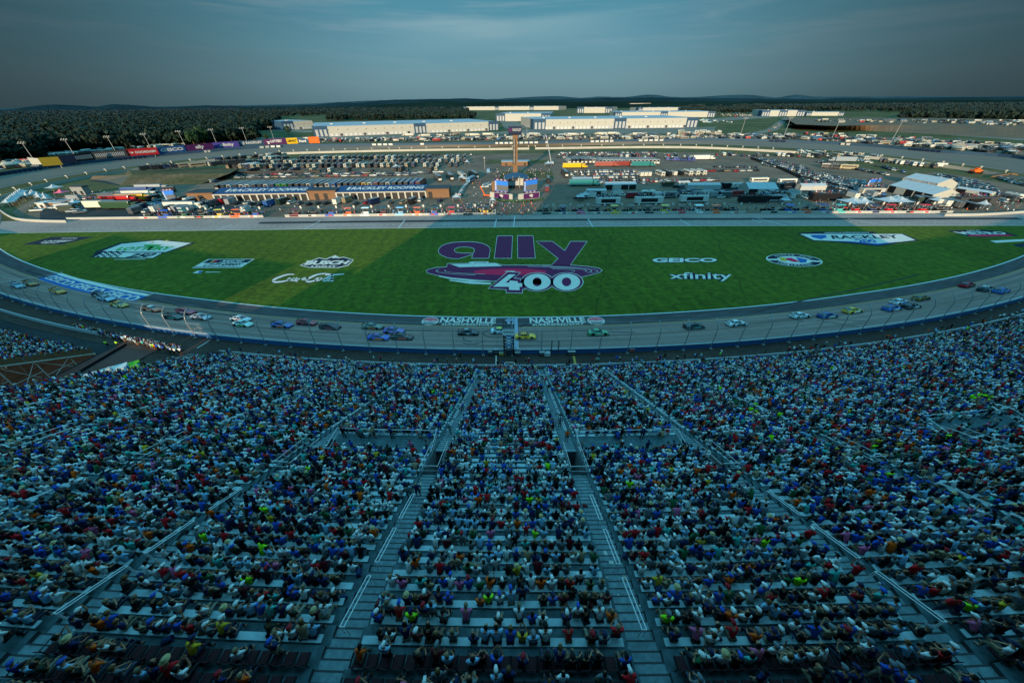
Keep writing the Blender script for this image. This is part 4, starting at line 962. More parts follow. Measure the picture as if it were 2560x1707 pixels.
def lowperson(nm, hat):
    J = {k: Vector(v) for k, v in pose(nm).items()}; mb = MB()
    def C(i): mb.color = (i * 10.0, 0, 0); return mb
    n = 6
    def ringat(p, rx, ry): return [p + Vector((rx * math.cos(2 * math.pi * (i + .5) / n), ry * math.sin(2 * math.pi * (i + .5) / n), 0)) for i in range(n)]
    C(TOP).rings([ringat(J['pel'], .165, .13), ringat(J['sp'], .155, .115), ringat(J['ch'], .205, .125), ringat(J['nk'].lerp(J['ch'], .35), .17, .10), ringat(J['nk'], .06, .06)])
    for q in 'LR':
        C(TOP).tube(J['sh' + q], J['sh' + q].lerp(J['el' + q], .75), .07, .055, n=5); C(SKN).tube(J['sh' + q].lerp(J['el' + q], .7), J['el' + q], .043, .04, n=5); C(SKN).tube(J['el' + q], J['wr' + q], .04, .028, n=5)
        d = (J['wr' + q] - J['el' + q]).normalized(); C(SKN).tube(J['wr' + q], J['wr' + q] + d * .12, .035, .02, n=4)
        C(BOT).tube(J['hp' + q], J['kn' + q], .095, .065, n=5); C(BOT if hat % 2 else SKN).tube(J['kn' + q], J['an' + q], .06, .045, n=5); C(SHO).tube(J['an' + q] - Vector((0, .06, .03)), J['to' + q], .05, .04, n=4)
    h = J['hd']; C(SKN).tube(J['nk'], h, .055, .055, n=5)
    C(SKN).lathe([(.02, -.12), (.07, -.09), (.085, 0), (.08, .06), (.03, .115)], h, 6, sy=1.15)
    if hat == 0: C(HAT).lathe([(.092, -.08), (.098, .0), (.092, .07), (.03, .125)], h + Vector((0, -.018, 0)), 7, sy=1.1)      # hair
    elif hat in (1, 2):
        C(HAT).lathe([(.096, .01), (.095, .06), (.06, .12), (.015, .135)], h, 7, sy=1.12); mb.add([h + Vector(v) for v in [(-.07, .09, .03), (.07, .09, .03), (.055, .19, .01), (-.055, .19, .01)]], [(0, 1, 2, 3)])
    elif hat == 3: C(HAT).lathe([(.155, .02), (.15, .035), (.095, .045), (.085, .12), (.03, .135)], h, 8, sy=1.05)
    else: C(HAT).lathe([(.07, -.28), (.10, -.1), (.098, .0), (.092, .07), (.03, .125)], h + Vector((0, -.03, 0)), 7, sy=1.0)   # long hair
    return mb
class Proto:
    def __init__(s, mb, mk=None):
        s.v = np.array(mb.v, dtype=np.float32); s.lens = np.array([len(f) for f in mb.f], dtype=np.int32); s.idx = np.array([i for f in mb.f for i in f], dtype=np.int32)
        s.c = np.array(mb.c, dtype=np.float32)
def mass(name, protos, places, m, smooth=False):
    # places: (proto, x, y, z, rz, scale(3), tints dict index->rgb)
    V, I, Ln, Cc = [], [], [], []; off = 0
    for (k, x, y, z, rz, sc, tints) in places:
        p = protos[k]; c, s = math.cos(rz), math.sin(rz); v = p.v * np.array(sc, dtype=np.float32)
        w_ = np.empty_like(v); w_[:, 0] = v[:, 0] * c - v[:, 1] * s + x; w_[:, 1] = v[:, 0] * s + v[:, 1] * c + y; w_[:, 2] = v[:, 2] + z
        V.append(w_); I.append(p.idx + off); Ln.append(p.lens); off += len(v)
        cc_ = p.c.copy()
        for ti, col in tints.items(): cc_[np.abs(p.c[:, 0] - ti * 10) < .5] = col
        Cc.append(cc_)
    V = np.concatenate(V); I = np.concatenate(I); Ln = np.concatenate(Ln); Cc = np.concatenate(Cc)
    me = bpy.data.meshes.new(name); me.vertices.add(len(V)); me.vertices.foreach_set('co', V.ravel())
    me.loops.add(len(I)); me.loops.foreach_set('vertex_index', I); me.polygons.add(len(Ln))
    st = np.concatenate([[0], np.cumsum(Ln)[:-1]]).astype(np.int32); me.polygons.foreach_set('loop_start', st)
    if smooth: me.polygons.foreach_set('use_smooth', np.ones(len(Ln), dtype=bool))
    me.update(calc_edges=True)
    a = me.attributes.new('Col', 'FLOAT_COLOR', 'FACE'); a.data.foreach_set('color', np.concatenate([Cc, np.ones((len(Cc), 1), dtype=np.float32)], axis=1).ravel())
    me.materials.append(M[m]); o = link(name, me); o['kind'] = 'stuff'; return o
PAL = [('navy', '1a2c60', 14), ('black', '0e1016', 19), ('white', 'eef4f4', 20), ('grey', '747e84', 12), ('blue', '2058c0', 9), ('pale blue', '94c8ea', 12), ('red', 'dc1c28', 7), ('dark red', '641222', 3.5), ('teal', '48c0b8', 3.5), ('orange', 'ff6414', 3), ('lime', 'a8ff1c', .3), ('pink', 'e870a0', 1.8), ('yellow', 'e0b92c', 1.0), ('green', '1f6a44', 2.5), ('tan', 'b89a78', 2.5), ('dark green', '1c3328', 3)]
PN = [p[0] for p in PAL]; PC = {p[0]: srgb(p[1]) for p in PAL}; PWt = [p[2] for p in PAL]
SKT = [srgb('b07a5c'), srgb('c08c6c'), srgb('8a5a40'), srgb('a06c50'), srgb('5a3826')]
BTC = [srgb('1a2336'), srgb('22262c'), srgb('3c4a5c'), srgb('6c6250'), srgb('0e0e10'), srgb('8c8676')]
HRC = [srgb('1c120c'), srgb('2c1c10'), srgb('6a4c2c'), srgb('0e0a08'), srgb('86745a')]
HTC = [('white', srgb('e0e2e0')), ('black', srgb('0c0c10')), ('navy', srgb('16244c')), ('red', srgb('a81828')), ('grey', srgb('707880')), ('blue', srgb('2456b8'))]
protos = []; pidx = {}
for nm in POSES:
    for hat in range(5): pidx[(nm, hat)] = len(protos); protos.append(Proto(lowperson(nm, hat)))
seats = []
def cl_noise(a, b): return .5 + .25 * (math.sin(a * 1.7 + b * .35) + math.sin(a * .63 - b * .83 + 1.3)) + .18 * math.sin(a * 4.1 + b * .21)
# hand-noted shirts of the photo: (px, py, colour)
SPEC = [(2450, 995, 'lime'), (2435, 1000, 'lime'), (2465, 992, 'lime'), (2480, 1000, 'lime'), (2440, 990, 'lime'), (2470, 1003, 'lime'), (2455, 988, 'lime'), (2425, 998, 'lime'), (1885, 1017, 'lime'), (1895, 1020, 'lime'), (1878, 1016, 'lime'), (1950, 1046, 'lime'), (2370, 1090, 'lime'), (2225, 1185, 'lime'),
        (568, 1038, 'orange'), (750, 1062, 'orange'), (790, 1068, 'orange'), (760, 1065, 'red'), (2120, 1103, 'orange'), (2090, 1092, 'red'), (2052, 1007, 'orange'), (187, 1195, 'orange'), (482, 1362, 'orange'), (1658, 1563, 'lime'), (2438, 1525, 'lime'), (645, 1390, 'lime'), (655, 1275, 'lime'), (1108, 1262, 'red'), (1325, 1247, 'lime'), (1337, 1342, 'lime'), (1350, 1245, 'yellow'),
        (1152, 1400, 'orange'), (1302, 1438, 'yellow'), (1334, 1435, 'dark red'), (1240, 1325, 'pink'), (1178, 1475, 'blue'), (1222, 1468, 'orange'), (1150, 1478, 'pink'), (1040, 1465, 'teal'), (952, 1475, 'pale blue'), (1005, 1470, 'pink'), (1018, 1548, 'lime'), (1182, 1555, 'pink'), (1215, 1560, 'dark green'), (1437, 1555, 'white'), (1535, 1562, 'orange'), (1502, 1560, 'white'), (1080, 1515, 'pale blue'), (1110, 1512, 'blue'), (1292, 1518, 'white'), (1402, 1512, 'dark red'), (1528, 1515, 'dark red'), (1375, 1512, 'blue'), (1470, 1515, 'dark green'), (1300, 1605, 'yellow'), (1070, 1605, 'black'), (1108, 1605, 'black'), (1440, 1620, 'black'), (1635, 1450, 'yellow'), (1720, 1600, 'pink'), (910, 1555, 'blue'), (1030, 1690, 'pink'), (1060, 1690, 'white'), (900, 1675, 'orange'), (640, 1680, 'orange'), (1935, 1308, 'orange'), (1890, 1350, 'pink'), (1900, 1360, 'lime'), (1765, 1362, 'yellow'), (1725, 1360, 'green'), (2110, 1355, 'pink'), (1640, 1330, 'red'), (2455, 1570, 'pink'), (550, 1620, 'yellow'), (500, 1640, 'yellow'), (420, 1295, 'red'), (350, 1300, 'dark red'), (240, 1530, 'orange'), (300, 1300, 'dark red'), (1010, 950, 'red'), (1395, 932, 'orange')]
def mkpers(p, rz, nm=None, shirt=None, z=None, stand_prob=.2):
    nm = nm or (random.choice(POSES[4:]) if random.random() < stand_prob else random.choices(POSES[:4], [5, 4, 1, 3])[0])
    sh = shirt or random.choices(PN, PWt)[0]; hat = random.choices(range(5), [32, 27, 15, 2.5, 16])[0]
    hc = random.choices(HTC, [5, 4, 2, 1.5, 2, 2])[0] if hat in (1, 2) else (('straw', srgb('c4ad7c')) if hat == 3 else ('', random.choice(HRC)))
    return dict(p=p, rz=rz, pose=nm, shirt=sh, hat=hat, hatname=hc[0], hatcol=hc[1], skin=random.choices(SKT, [4, 4, 2, 3, 1])[0], bot=random.choice(BTC), sc=random.uniform(.89, 1.03), wd=random.uniform(.88, 1.12))
ppl = []
for ki, (a, b) in enumerate(zip(AIS, AIS[1:])):
    k = sect((a + b) / 2)
    for i in range(1, rows_at((a + b) / 2)):
        plat = k in PLATK and PLATK[k][0] <= i <= PLATK[k][1]
        if plat and i != PLATK[k][0] and i != PLATK[k][0] + 2: continue
        r = sr(i) + .55; n = int((b - a - 2 * HW - .08) / math.degrees(.50 / r))
        z = tread(PLATK[k][0]) if plat else tread(i)
        for j in range(n):
            t = a + HW + .04 + (b - a - 2 * HW - .08) * (j + .5) / n
            cn_ = cl_noise(t * 9 + ki, i * .9)
            occ = .97 if i < 37 else (.88 if i < 50 else (.97 if i < 60 else .8))
            if k == -1 and i > 38: occ -= .05
            if plat: occ = .35
            if i >= CH0: occ = .55
            occ *= (.84 + .34 * cn_) if i > 30 else 1
            if i < 3: occ = .6
            if random.random() > occ: continue
            p = pol(t + random.uniform(-.012, .012), r + random.uniform(-.05, .05), z)
            if not infr((p.x, p.y, p.z + 1), 240): continue
            d = mkpers(p, R(t) + random.gauss(0, .16), stand_prob=(.22 if i < 37 else .10) if not plat else .4)
            d['k'] = k; d['i'] = i; ppl.append(d)
# stairs, walkways, front concourse
for a in AIS[1:]:
    for i in range(8, rows_at(a) - 2):
        if 40 <= i <= 46 or random.random() > ((.16 if i < 40 else .05) + (.22 if abs(a) > 2 and i < 56 else 0)): continue
        p = pol(a + random.uniform(-.06, .06), sr(i) + .2, tread(i) - .1)
        if infr(p, 50): d = mkpers(p, R(a) + random.choice([0, math.pi]) + random.gauss(0, .3), nm='stand'); d['k'] = 99; d['i'] = i; ppl.append(d)
for _ in range(90):
    t = random.uniform(-9.6, 22); p = pol(t, random.uniform(405.9, 407.0), 1.46)
    d = mkpers(p, R(t) + random.gauss(0, .8), nm='stand'); d['k'] = 98; d['i'] = 0; ppl.append(d)
for _ in range(170):      # onlookers at the fence in the gap between the stands
    u = random.random(); px = 192 + (455 - 192) * u; py = 822 + (878 - 822) * u ** .9 + random.uniform(0, 10) * (.3 + u)
    p = at(px, py, 1.46); d = mkpers(p, R(-10) + random.gauss(0, .5), nm=random.choice(['stand', 'stand_phone', 'stand_hips'])); d['k'] = 97; d['i'] = 0; ppl.append(d)
for i in range(0, LN - 1):  # left stand
    n = int((T1 - T0) / math.degrees(.5 / lsr(i)))
    for j in range(n):
        t = T0 + (T1 - T0) * (j + .5) / n
        if random.random() > .92: continue
        p = pol(t, lsr(i) + .5, lz(i))
        if infr(p, 200): d = mkpers(p, R(t) + random.gauss(0, .16), stand_prob=.2); d['k'] = 96; d['i'] = i; ppl.append(d)
# remembered shirts
PJ = [proj(d['p'].x, d['p'].y, d['p'].z + .9) for d in ppl]
used = set()
for (px, py, c) in SPEC:
    best = min((i for i in range(len(ppl)) if i not in used), key=lambda i: (PJ[i][0] - px) ** 2 + (PJ[i][1] - py) ** 2)
    if (PJ[best][0] - px) ** 2 + (PJ[best][1] - py) ** 2 < 45 ** 2: ppl[best]['shirt'] = c; used.add(best)
for d, q in zip(ppl, PJ): d['dep'] = q[2]; d['q'] = q
# ---------------------------------------------------------------- detailed figures (nearest 290)
def skinned(nodes, edges, root, sub=1):
    me = bpy.data.meshes.new('s'); me.from_pydata([n[0] for n in nodes], edges, []); ob = bpy.data.objects.new('s', me); COL.objects.link(ob)
    ob.modifiers.new('k', 'SKIN').use_smooth_shade = True
    sv = me.skin_vertices[0].data if me.skin_vertices else None
    if sv is None:
        bpy.context.view_layer.objects.active = ob; bpy.ops.mesh.customdata_skin_add(); sv = me.skin_vertices[0].data
    for i, n in enumerate(nodes):
        r_ = n[1]; sv[i].radius = (r_, r_) if not isinstance(r_, tuple) else r_; sv[i].use_root = (i == root)
    if sub: s = ob.modifiers.new('u', 'SUBSURF'); s.levels = sub; s.render_levels = sub
    dg = bpy.context.evaluated_depsgraph_get(); ev = ob.evaluated_get(dg); m2 = ev.to_mesh()
    v = [tuple(p.co) for p in m2.vertices]; f = [list(p.vertices) for p in m2.polygons]
    ev.to_mesh_clear(); bpy.data.objects.remove(ob); bpy.data.meshes.remove(me)
    return v, f
def body_meshes(nm):
    J = pose(nm); V = lambda k: Vector(J[k])
    ks = ['pel', 'sp', 'ch', 'nk', 'hd']; rad = {'pel': (.125, .10), 'sp': (.115, .09), 'ch': (.14, .10), 'nk': .05, 'hd': .075}
    nodes = [(J[k], rad[k]) for k in ks]; edges = [(0, 1), (1, 2), (2, 3), (3, 4)]
    nodes.append((tuple(V('hd') + Vector((0, .01, .07))), .07)); edges.append((4, 5))
    for q in 'LR':
        b = len(nodes); nodes += [(J['sh' + q], .058), (J['el' + q], .04), (J['wr' + q], .027)]; edges += [(2, b), (b, b + 1), (b + 1, b + 2)]
        d = (V('wr' + q) - V('el' + q)).normalized(); nodes.append((tuple(V('wr' + q) + d * .07), (.036, .018))); edges.append((b + 2, b + 3))
        b = len(nodes); nodes += [(J['hp' + q], .085), (J['kn' + q], .058), (J['an' + q], .04), (J['to' + q], .035)]; edges += [(0, b), (b, b + 1), (b + 1, b + 2), (b + 2, b + 3)]
    bv, bf = skinned(nodes, edges, 0)
    mb = MB().use('skin'); mb.add(bv, bf)
    hd = V('hd')
    mb.lathe([(.02, -.115), (.06, -.10), (.078, -.05), (.086, .01), (.080, .06), (.05, .10), (.015, .118)], hd + Vector((0, .012, .01)), 12, sy=1.2)
    mb.tube(hd + Vector((0, .10, .01)), hd + Vector((0, .128, -.015)), .012, .017, n=5)                 # nose
    mb.box(-.026, .100, -.055, .026, .108, -.047, T=Matrix.Translation(hd))                             # mouth
    for s in (-1, 1):
        mb.tube(hd + Vector((s * .082, 0, .02)), hd + Vector((s * .094, -.01, -.01)), .02, .012, n=5)     # ears
        mb.tube(hd + Vector((s * .03, .098, .025)), hd + Vector((s * .03, .108, .025)), .011, .009, n=5)  # eyes
    for q in 'LR':
        s = -1 if q == 'L' else 1; d = (V('wr' + q) - V('el' + q)).normalized(); palm = V('wr' + q) + d * .07
        side = d.cross(Vector((0, 0, 1))).normalized() if abs(d.z) < .95 else Vector((1, 0, 0)); dn = side.cross(d).normalized()
        if dn.z > 0: dn = -dn
        for fi, ln in enumerate([.062, .072, .068, .054]):
            o = palm + side * (-.030 + .020 * fi) + d * .012; a = o + d * ln * .55 + dn * .006; b = a + d * ln * .38 + dn * .022
            mb.tube(o, a, .0095, .0088, n=5); mb.tube(a, b, .0088, .007, n=5)
        o = palm - d * .03 + side * (-.034 * s); a = o + side * (-.028 * s) + d * .02; b = a + d * .034 + dn * .01; mb.tube(o, a, .011, .0095, n=5); mb.tube(a, b, .0095, .008, n=5)
    body = mb.mesh('person'); body.polygons.foreach_set('use_smooth', [True] * len(body.polygons))
    # shirt
    k = 1.2; n2 = [(J['pel'], (.15, .125)), (J['sp'], (.14, .115)), (J['ch'], (.165, .125)), (tuple(V('nk').lerp(V('ch'), .3)), .085)]; e2 = [(0, 1), (1, 2), (2, 3)]
    for q in 'LR':
        b = len(n2); n2 += [(J['sh' + q], .076), (tuple(V('sh' + q).lerp(V('el' + q), .7)), .062)]; e2 += [(2, b), (b, b + 1)]
    v, f = skinned(n2, e2, 0); mb = MB().use('obj'); mb.add(v, f); shirt = mb.mesh('shirt'); shirt.polygons.foreach_set('use_smooth', [True] * len(shirt.polygons))
    n3 = [(tuple(V('pel') + Vector((0, 0, -.02))), (.145, .125))]; e3 = []
    for q in 'LR':
        b = len(n3); n3 += [(J['hp' + q], .10), (J['kn' + q], .072), (tuple(V('kn' + q).lerp(V('an' + q), .85)), .055)]; e3 += [(0, b), (b, b + 1), (b + 1, b + 2)]
    v, f = skinned(n3, e3, 0); mb = MB().use('obj'); mb.add(v, f); tr_ = mb.mesh('trousers'); tr_.polygons.foreach_set('use_smooth', [True] * len(tr_.polygons))
    hats = []
    for h in range(5):
        mb = MB().use('obj'); c = hd + Vector((0, .0, .01))
        if h == 0: mb.lathe([(.06, -.10), (.092, -.07), (.099, 0), (.095, .06), (.06, .11), (.015, .132)], c + Vector((0, -.012, 0)), 12, sy=1.15)
        elif h in (1, 2): mb.lathe([(.097, .01), (.1, .05), (.085, .095), (.05, .125), (.012, .138)], c + Vector((0, .006, 0)), 12, sy=1.2); mb.rings([[c + Vector(p) for p in r_] for r_ in [[(-.08, .08, .03), (-.03, .112, .035), (.03, .112, .035), (.08, .08, .03)], [(-.07, .15, .012), (-.03, .19, .01), (.03, .19, .01), (.07, .15, .012)]]], closed=False, capa=False, capb=False)
        elif h == 3: mb.lathe([(.165, .01), (.17, .03), (.1, .045), (.095, .10), (.07, .135), (.02, .13)], c, 16, sy=1.08)
        else: mb.lathe([(.04, -.36), (.09, -.25), (.10, -.1), (.1, 0), (.095, .06), (.06, .11), (.015, .132)], c + Vector((0, -.03, 0)), 12, sy=.95)
        me_ = mb.mesh('hair' if h in (0, 4) else ('cap' if h < 3 else 'sun_hat')); me_.polygons.foreach_set('use_smooth', [True] * len(me_.polygons)); hats.append(me_)
    return body, shirt, tr_, hats
BM = {nm: body_meshes(nm) for nm in POSES}
def person(d, label, group):
    body, shirt, tr_, hats = BM[d['pose']]
    o = link('person', body); o.location = d['p']; o.rotation_euler = (0, 0, d['rz']); o.scale = (d['sc'] * d['wd'], d['sc'], d['sc']); o.color = (*d['skin'], 1)
    tag(o, label, 'person', group)
    c = link('shirt', shirt, o); c.color = (*PC[d['shirt']], 1)
    c = link('trousers', tr_, o); c.color = (*d['bot'], 1)
    c = link(hats[d['hat']].name.split('.')[0], hats[d['hat']], o); c.color = (*d['hatcol'], 1)
    return o
# skin uses object colour
nt_ = M['skin'].node_tree
BL = {-1: 'centre block', -2: 'left block', 0: 'right block', -3: 'second left block', 1: 'second right block', -4: 'third left block', 2: 'third right block'}
cand = [d for d in ppl if d['k'] in BL and -5 < d['q'][0] < 2565 and -5 < d['q'][1] < 1712]
cand.sort(key=lambda d: d['dep']); near = cand[:285]; ns = set(id(d) for d in near)
rowsd = {}
for d in ppl:
    if d['k'] in BL and -10 < d['q'][0] < 2570: rowsd.setdefault((d['k'], d['i']), []).append(d)
for q in rowsd.values(): q.sort(key=lambda d: d['q'][0])
def ordn(n): return str(n) + ('th' if 10 <= n % 100 <= 20 else {1: 'st', 2: 'nd', 3: 'rd'}.get(n % 10, 'th'))
def hatw(d): return (d['hatname'] + (' cap' if d['hat'] in (1, 2) else ' hat')) if d['hat'] in (1, 2, 3) else ('long hair' if d['hat'] == 4 else 'short hair')
for d in near:
    n = rowsd[(d['k'], d['i'])].index(d) + 1
    person(d, f"{d['shirt']} shirt, {hatw(d)}, {ordn(n)} from left, row {65 - d['i']} up, {BL[d['k']]}", 'spectators on the grandstand rows')
crowd = [(pidx[(d['pose'], d['hat'])], d['p'].x, d['p'].y, d['p'].z, d['rz'], (d['sc'] * d['wd'], d['sc'], d['sc']), {TOP: PC[d['shirt']], SKN: d['skin'], BOT: d['bot'], HAT: d['hatcol'], SHO: (.02, .02, .025)}) for d in ppl if id(d) not in ns]
print('people', len(ppl))
# officials and workers with a place of their own
def solo(px, py, z, shirt, label, nm='stand', rz=0.0, hat=1, r3=None):
    p = r3 or at(px, py, z); d = mkpers(p, rz, nm=nm, shirt=shirt); d['hat'] = hat; d['hatcol'] = HTC[1][1]; d['bot'] = BTC[4]; person(d, label, 'officials and workers')
fp = pol(-.95, 402.6, .55)
solo(0, 0, 0, 'white', 'flagman in white shirt, left one on the flag stand platform', 'stand_phone', 0, 0, Vector((fp.x - .55, fp.y + 2.3, fp.z + 6.85)))
solo(0, 0, 0, 'white', 'flagman in white shirt, right one on the flag stand platform', 'stand', 0, 0, Vector((fp.x + .55, fp.y + 2.3, fp.z + 6.85)))
solo(1151, 897, 1.46, 'black', 'guard in black standing on the concourse left of the flag stand'); solo(1423, 914, 1.46, 'black', 'guard in black standing beside the yellow strip on the concourse')
solo(1661, 898, 1.46, 'black', 'guard in black standing alone on the right part of the concourse'); solo(296, 868, 1.46, 'lime', 'worker in lime vest at the walkway end, nearer the onlookers'); solo(270, 869, 1.46, 'lime', 'worker in lime vest at the walkway end, farther from the onlookers')
for i, (px, py) in enumerate([(1225, 886), (1252, 885), (1240, 887)]): pass
# small equipment on the concourse
def eq(px, py, sx_, sy_, sz_, m, name, label, cat):
    p = at(px, py, 1.46); mb = MB().use(m); mb.box(-sx_, -sy_, .12, sx_, sy_, sz_); mb.use('black').box(-sx_ * .8, -sy_ * .8, 0, -sx_ * .5, sy_ * .8, .12).box(sx_ * .5, -sy_ * .8, 0, sx_ * .8, sy_ * .8, .12); mb.use('lightgrey').box(-sx_ * .9, -sy_ * 1.03, sz_ * .5, sx_ * .9, -sy_ * .99, sz_ * .62).box(-sx_ * 1.02, -sy_ * 1.02, sz_ + .001, sx_ * 1.02, sy_ * 1.02, sz_ + .05)
    tag(mb.build(name, None, p), label, cat)
eq(1226, 886, .45, .4, .9, 'black', 'equipment_case', 'black equipment case by the wall, first left of the flag stand', 'case'); eq(1241, 884, .4, .4, 1.2, 'black', 'speaker_box', 'tall black speaker box by the wall left of the flag stand', 'speaker')
eq(1256, 887, .7, .3, .7, 'yellow', 'equipment_case', 'yellow and black case by the wall beside the flag stand', 'case'); eq(1294, 887, .6, .4, .8, 'black', 'equipment_case', 'black case by the wall just right of the flag stand', 'case')
eq(1355, 887, .6, .5, .9, 'black', 'equipment_case', 'black case beside the white printer on the concourse', 'case'); eq(1368, 889, .6, .4, .9, 'white', 'white_cabinet', 'white cabinet by the wall right of the flag stand', 'cabinet')
eq(1428, 886, .8, .4, .9, 'black', 'equipment_case', 'dark case by the wall farthest right of the flag stand', 'case'); eq(1578, 878, .6, .4, .8, 'red', 'equipment_case', 'dark red case by the wall on the right of the concourse', 'case')
p = at(1240, 911, .56)
mb = MB().use('paintwhite')
def cq(x0, y0, x1, y1, z=1.475): mb.quad(*[at(x, y, z) for x, y in [(x0, y1), (x1, y1), (x1, y0), (x0, y0)]])
cq(1239, 888, 1241.5, 913); cq(1239, 911, 1262, 913); cq(1261, 905, 1287, 906.5); cq(1261, 915, 1287, 917); cq(1261, 905, 1263.5, 917); cq(1284.5, 905, 1287, 917)
cq(1386, 912, 1402, 912.8)
struct(mb, 'concourse_marking'); mb = MB().use('roadyellow'); mb.quad(*[at(x, y, 1.48) for x, y in [(1437, 917), (1443, 917), (1437, 889), (1431, 889)]]); struct(mb, 'concourse_yellow_marking')

# ================================================================ RACE CARS
def car_shell():
    st = [(-2.45, .30, .62, .80), (-2.38, .17, .86, .90), (-1.9, .14, .93, .97), (-1.2, .12, .92, .99), (-.2, .12, .86, .98), (.7, .12, .84, .98), (1.3, .13, .80, .99), (1.9, .14, .70, .97), (2.25, .16, .58, .90), (2.42, .20, .46, .74)]
    rg_ = []
    for x, zl_, zt, hw in st:
        h = zt - zl_
        rg_.append([(x, -hw * .96, zl_), (x, -hw, zl_ + h * .35), (x, -hw * .99, zl_ + h * .72), (x, -hw * .90, zl_ + h * .94), (x, -hw * .5, zt), (x, 0, zt + .015), (x, hw * .5, zt), (x, hw * .90, zl_ + h * .94), (x, hw * .99, zl_ + h * .72), (x, hw, zl_ + h * .35), (x, hw * .96, zl_)])
    return rg_
rb = MB().use('paint'); rb.rings(car_shell()); rb.use('black').box(-2.3, -.95, .06, 2.35, .95, .16)
for x in (-1.38, 1.42):
    for s in (-1, 1): rb.use('black').tube((x, s * .90, .36), (x, s * 1.0, .36), .42, n=14)
race_body = rb.mesh('race_car_body')
cab = MB().use('paint'); cab.rings([[(-1.0, -.56, 1.22), (-1.0, .56, 1.22), (-1.0, .54, 1.255), (-1.0, -.54, 1.255)], [(-.5, -.58, 1.27), (-.5, .58, 1.27), (-.5, .56, 1.31), (-.5, -.56, 1.31)], [(.15, -.58, 1.22), (.15, .58, 1.22), (.15, .56, 1.265), (.15, -.56, 1.265)]]); roof_me = cab.mesh('roof')
def gl(pts): return MB().use('glass').add(pts, [range(len(pts))]).mesh('window')
ws = gl([(.92, -.72, .85), (.92, .72, .85), (.16, .57, 1.24), (.16, -.57, 1.24)]); rw = gl([(-1.75, .70, .92), (-1.75, -.70, .92), (-.98, -.55, 1.24), (-.98, .55, 1.24)])
sw_ = [gl([(-1.7, s * .74, .91), (.88, s * .75, .85), (.15, s * .59, 1.24), (-.98, s * .57, 1.24)][::-s]) for s in (-1, 1)]
pil = MB().use('paint')
for s in (-1, 1):
    for a, b in (((.92, s * .745, .86), (.16, s * .585, 1.25)), ((-1.75, s * .735, .92), (-.98, s * .565, 1.25)), ((-.35, s * .755, .88), (-.4, s * .592, 1.26))): pil.tube(a, b, .045, n=4)
pil_me = pil.mesh('pillars')
whm = MB().use('tyre').tube((0, -.14, 0), (0, .14, 0), .345, n=18).mesh('tyre'); rmm = MB().use('rim').tube((0, -.146, 0), (0, .146, 0), .22, n=12).mesh('rim')
spm = MB(); spm.use('black').box(-2.42, -.78, .95, -2.38, .78, 1.13).box(-2.4, -.5, .84, -2.37, -.45, .96).box(-2.4, .45, .84, -2.37, .5, .96); spm = spm.mesh('spoiler')
spl = MB().use('black').box(2.1, -.9, .08, 2.5, .9, .11).mesh('splitter')
def secmesh(s):   # second-colour flash along the flanks and deck
    mb = MB().use('paint'); 
    for sd in (-1, 1): mb.add([(-.9 + s * .6, sd * 1.0, .25), (1.25, sd * 1.003, .25), (1.1, sd * .998, .72), (-.2 + s * .6, sd * .99, .80)][::sd], [(0, 1, 2, 3)])
    mb.add([(1.0, -.62, .845), (2.15, -.5, .635), (2.15, .5, .635), (1.0, .62, .845)], [(0, 1, 2, 3)]); return mb.mesh('livery_panel')
sec_me = secmesh(0)
def race_car(px, py, c1, c2, label, num=None, ncol='white', roofc=None):
    p = at(px, py, 1.0)
    for _ in range(4):
        r_ = math.hypot(p.x - CX, p.y - CY); z = tz(r_) + .01; p = at(px, py, z + .55)
    r_ = math.hypot(p.x - CX, p.y - CY); th = math.atan2(p.x - CX, CY - p.y)
    t = empty('race_car', (p.x, p.y, tz(r_) + .015), 0, label, 'race car', 'stock cars racing on the front straight')
    bank = math.atan(.145) if r_ > 389 else 0
    t.rotation_euler = Matrix.Rotation(th, 4, 'Z').to_euler(); t.rotation_euler = (Matrix.Rotation(th + R(random.uniform(-1, 1)), 4, 'Z') @ Matrix.Rotation(-bank, 4, 'X')).to_euler()
    def ch(name, me, col=None, loc=None):
        o = link(name, me, t, loc)
        if col: o.color = (*srgb(col), 1)
        return o
    ch('body', race_body, c1); ch('roof', roof_me, roofc or c1); ch('windshield', ws); ch('rear_window', rw); ch('side_window', sw_[0]); ch('side_window', sw_[1]); ch('roof_pillar', pil_me, c1)
    ch('livery_panel', sec_me, c2); ch('spoiler', spm); ch('splitter', spl)
    for x in (-1.38, 1.42):
        for s in (-1, 1): wo = ch('wheel', whm, None, (x, s * .84, .345)); rm_ = link('rim', rmm, wo)
    if num:
        mb = MB().use(ncol); text_on(mb, num, [Vector((-.28, -1.015, .33)), Vector((.42, -1.015, .33)), Vector((.42, -1.0, .76)), Vector((-.28, -1.0, .76))], .05)
        text_on(mb, num, [Vector((-.85, -.36, 1.30)), Vector((-.85, .36, 1.30)), Vector((-.1, .36, 1.315)), Vector((-.1, -.36, 1.315))], .05); mb.build('number', t)
    return t
c4 = lambda x, y: (x / 2.735, 560 + y / 2.735); c5 = lambda x, y: (850 + x / 2.735, 560 + y / 2.735); c6 = lambda x, y: (1700 + x / 2.735, 560 + y / 2.735)
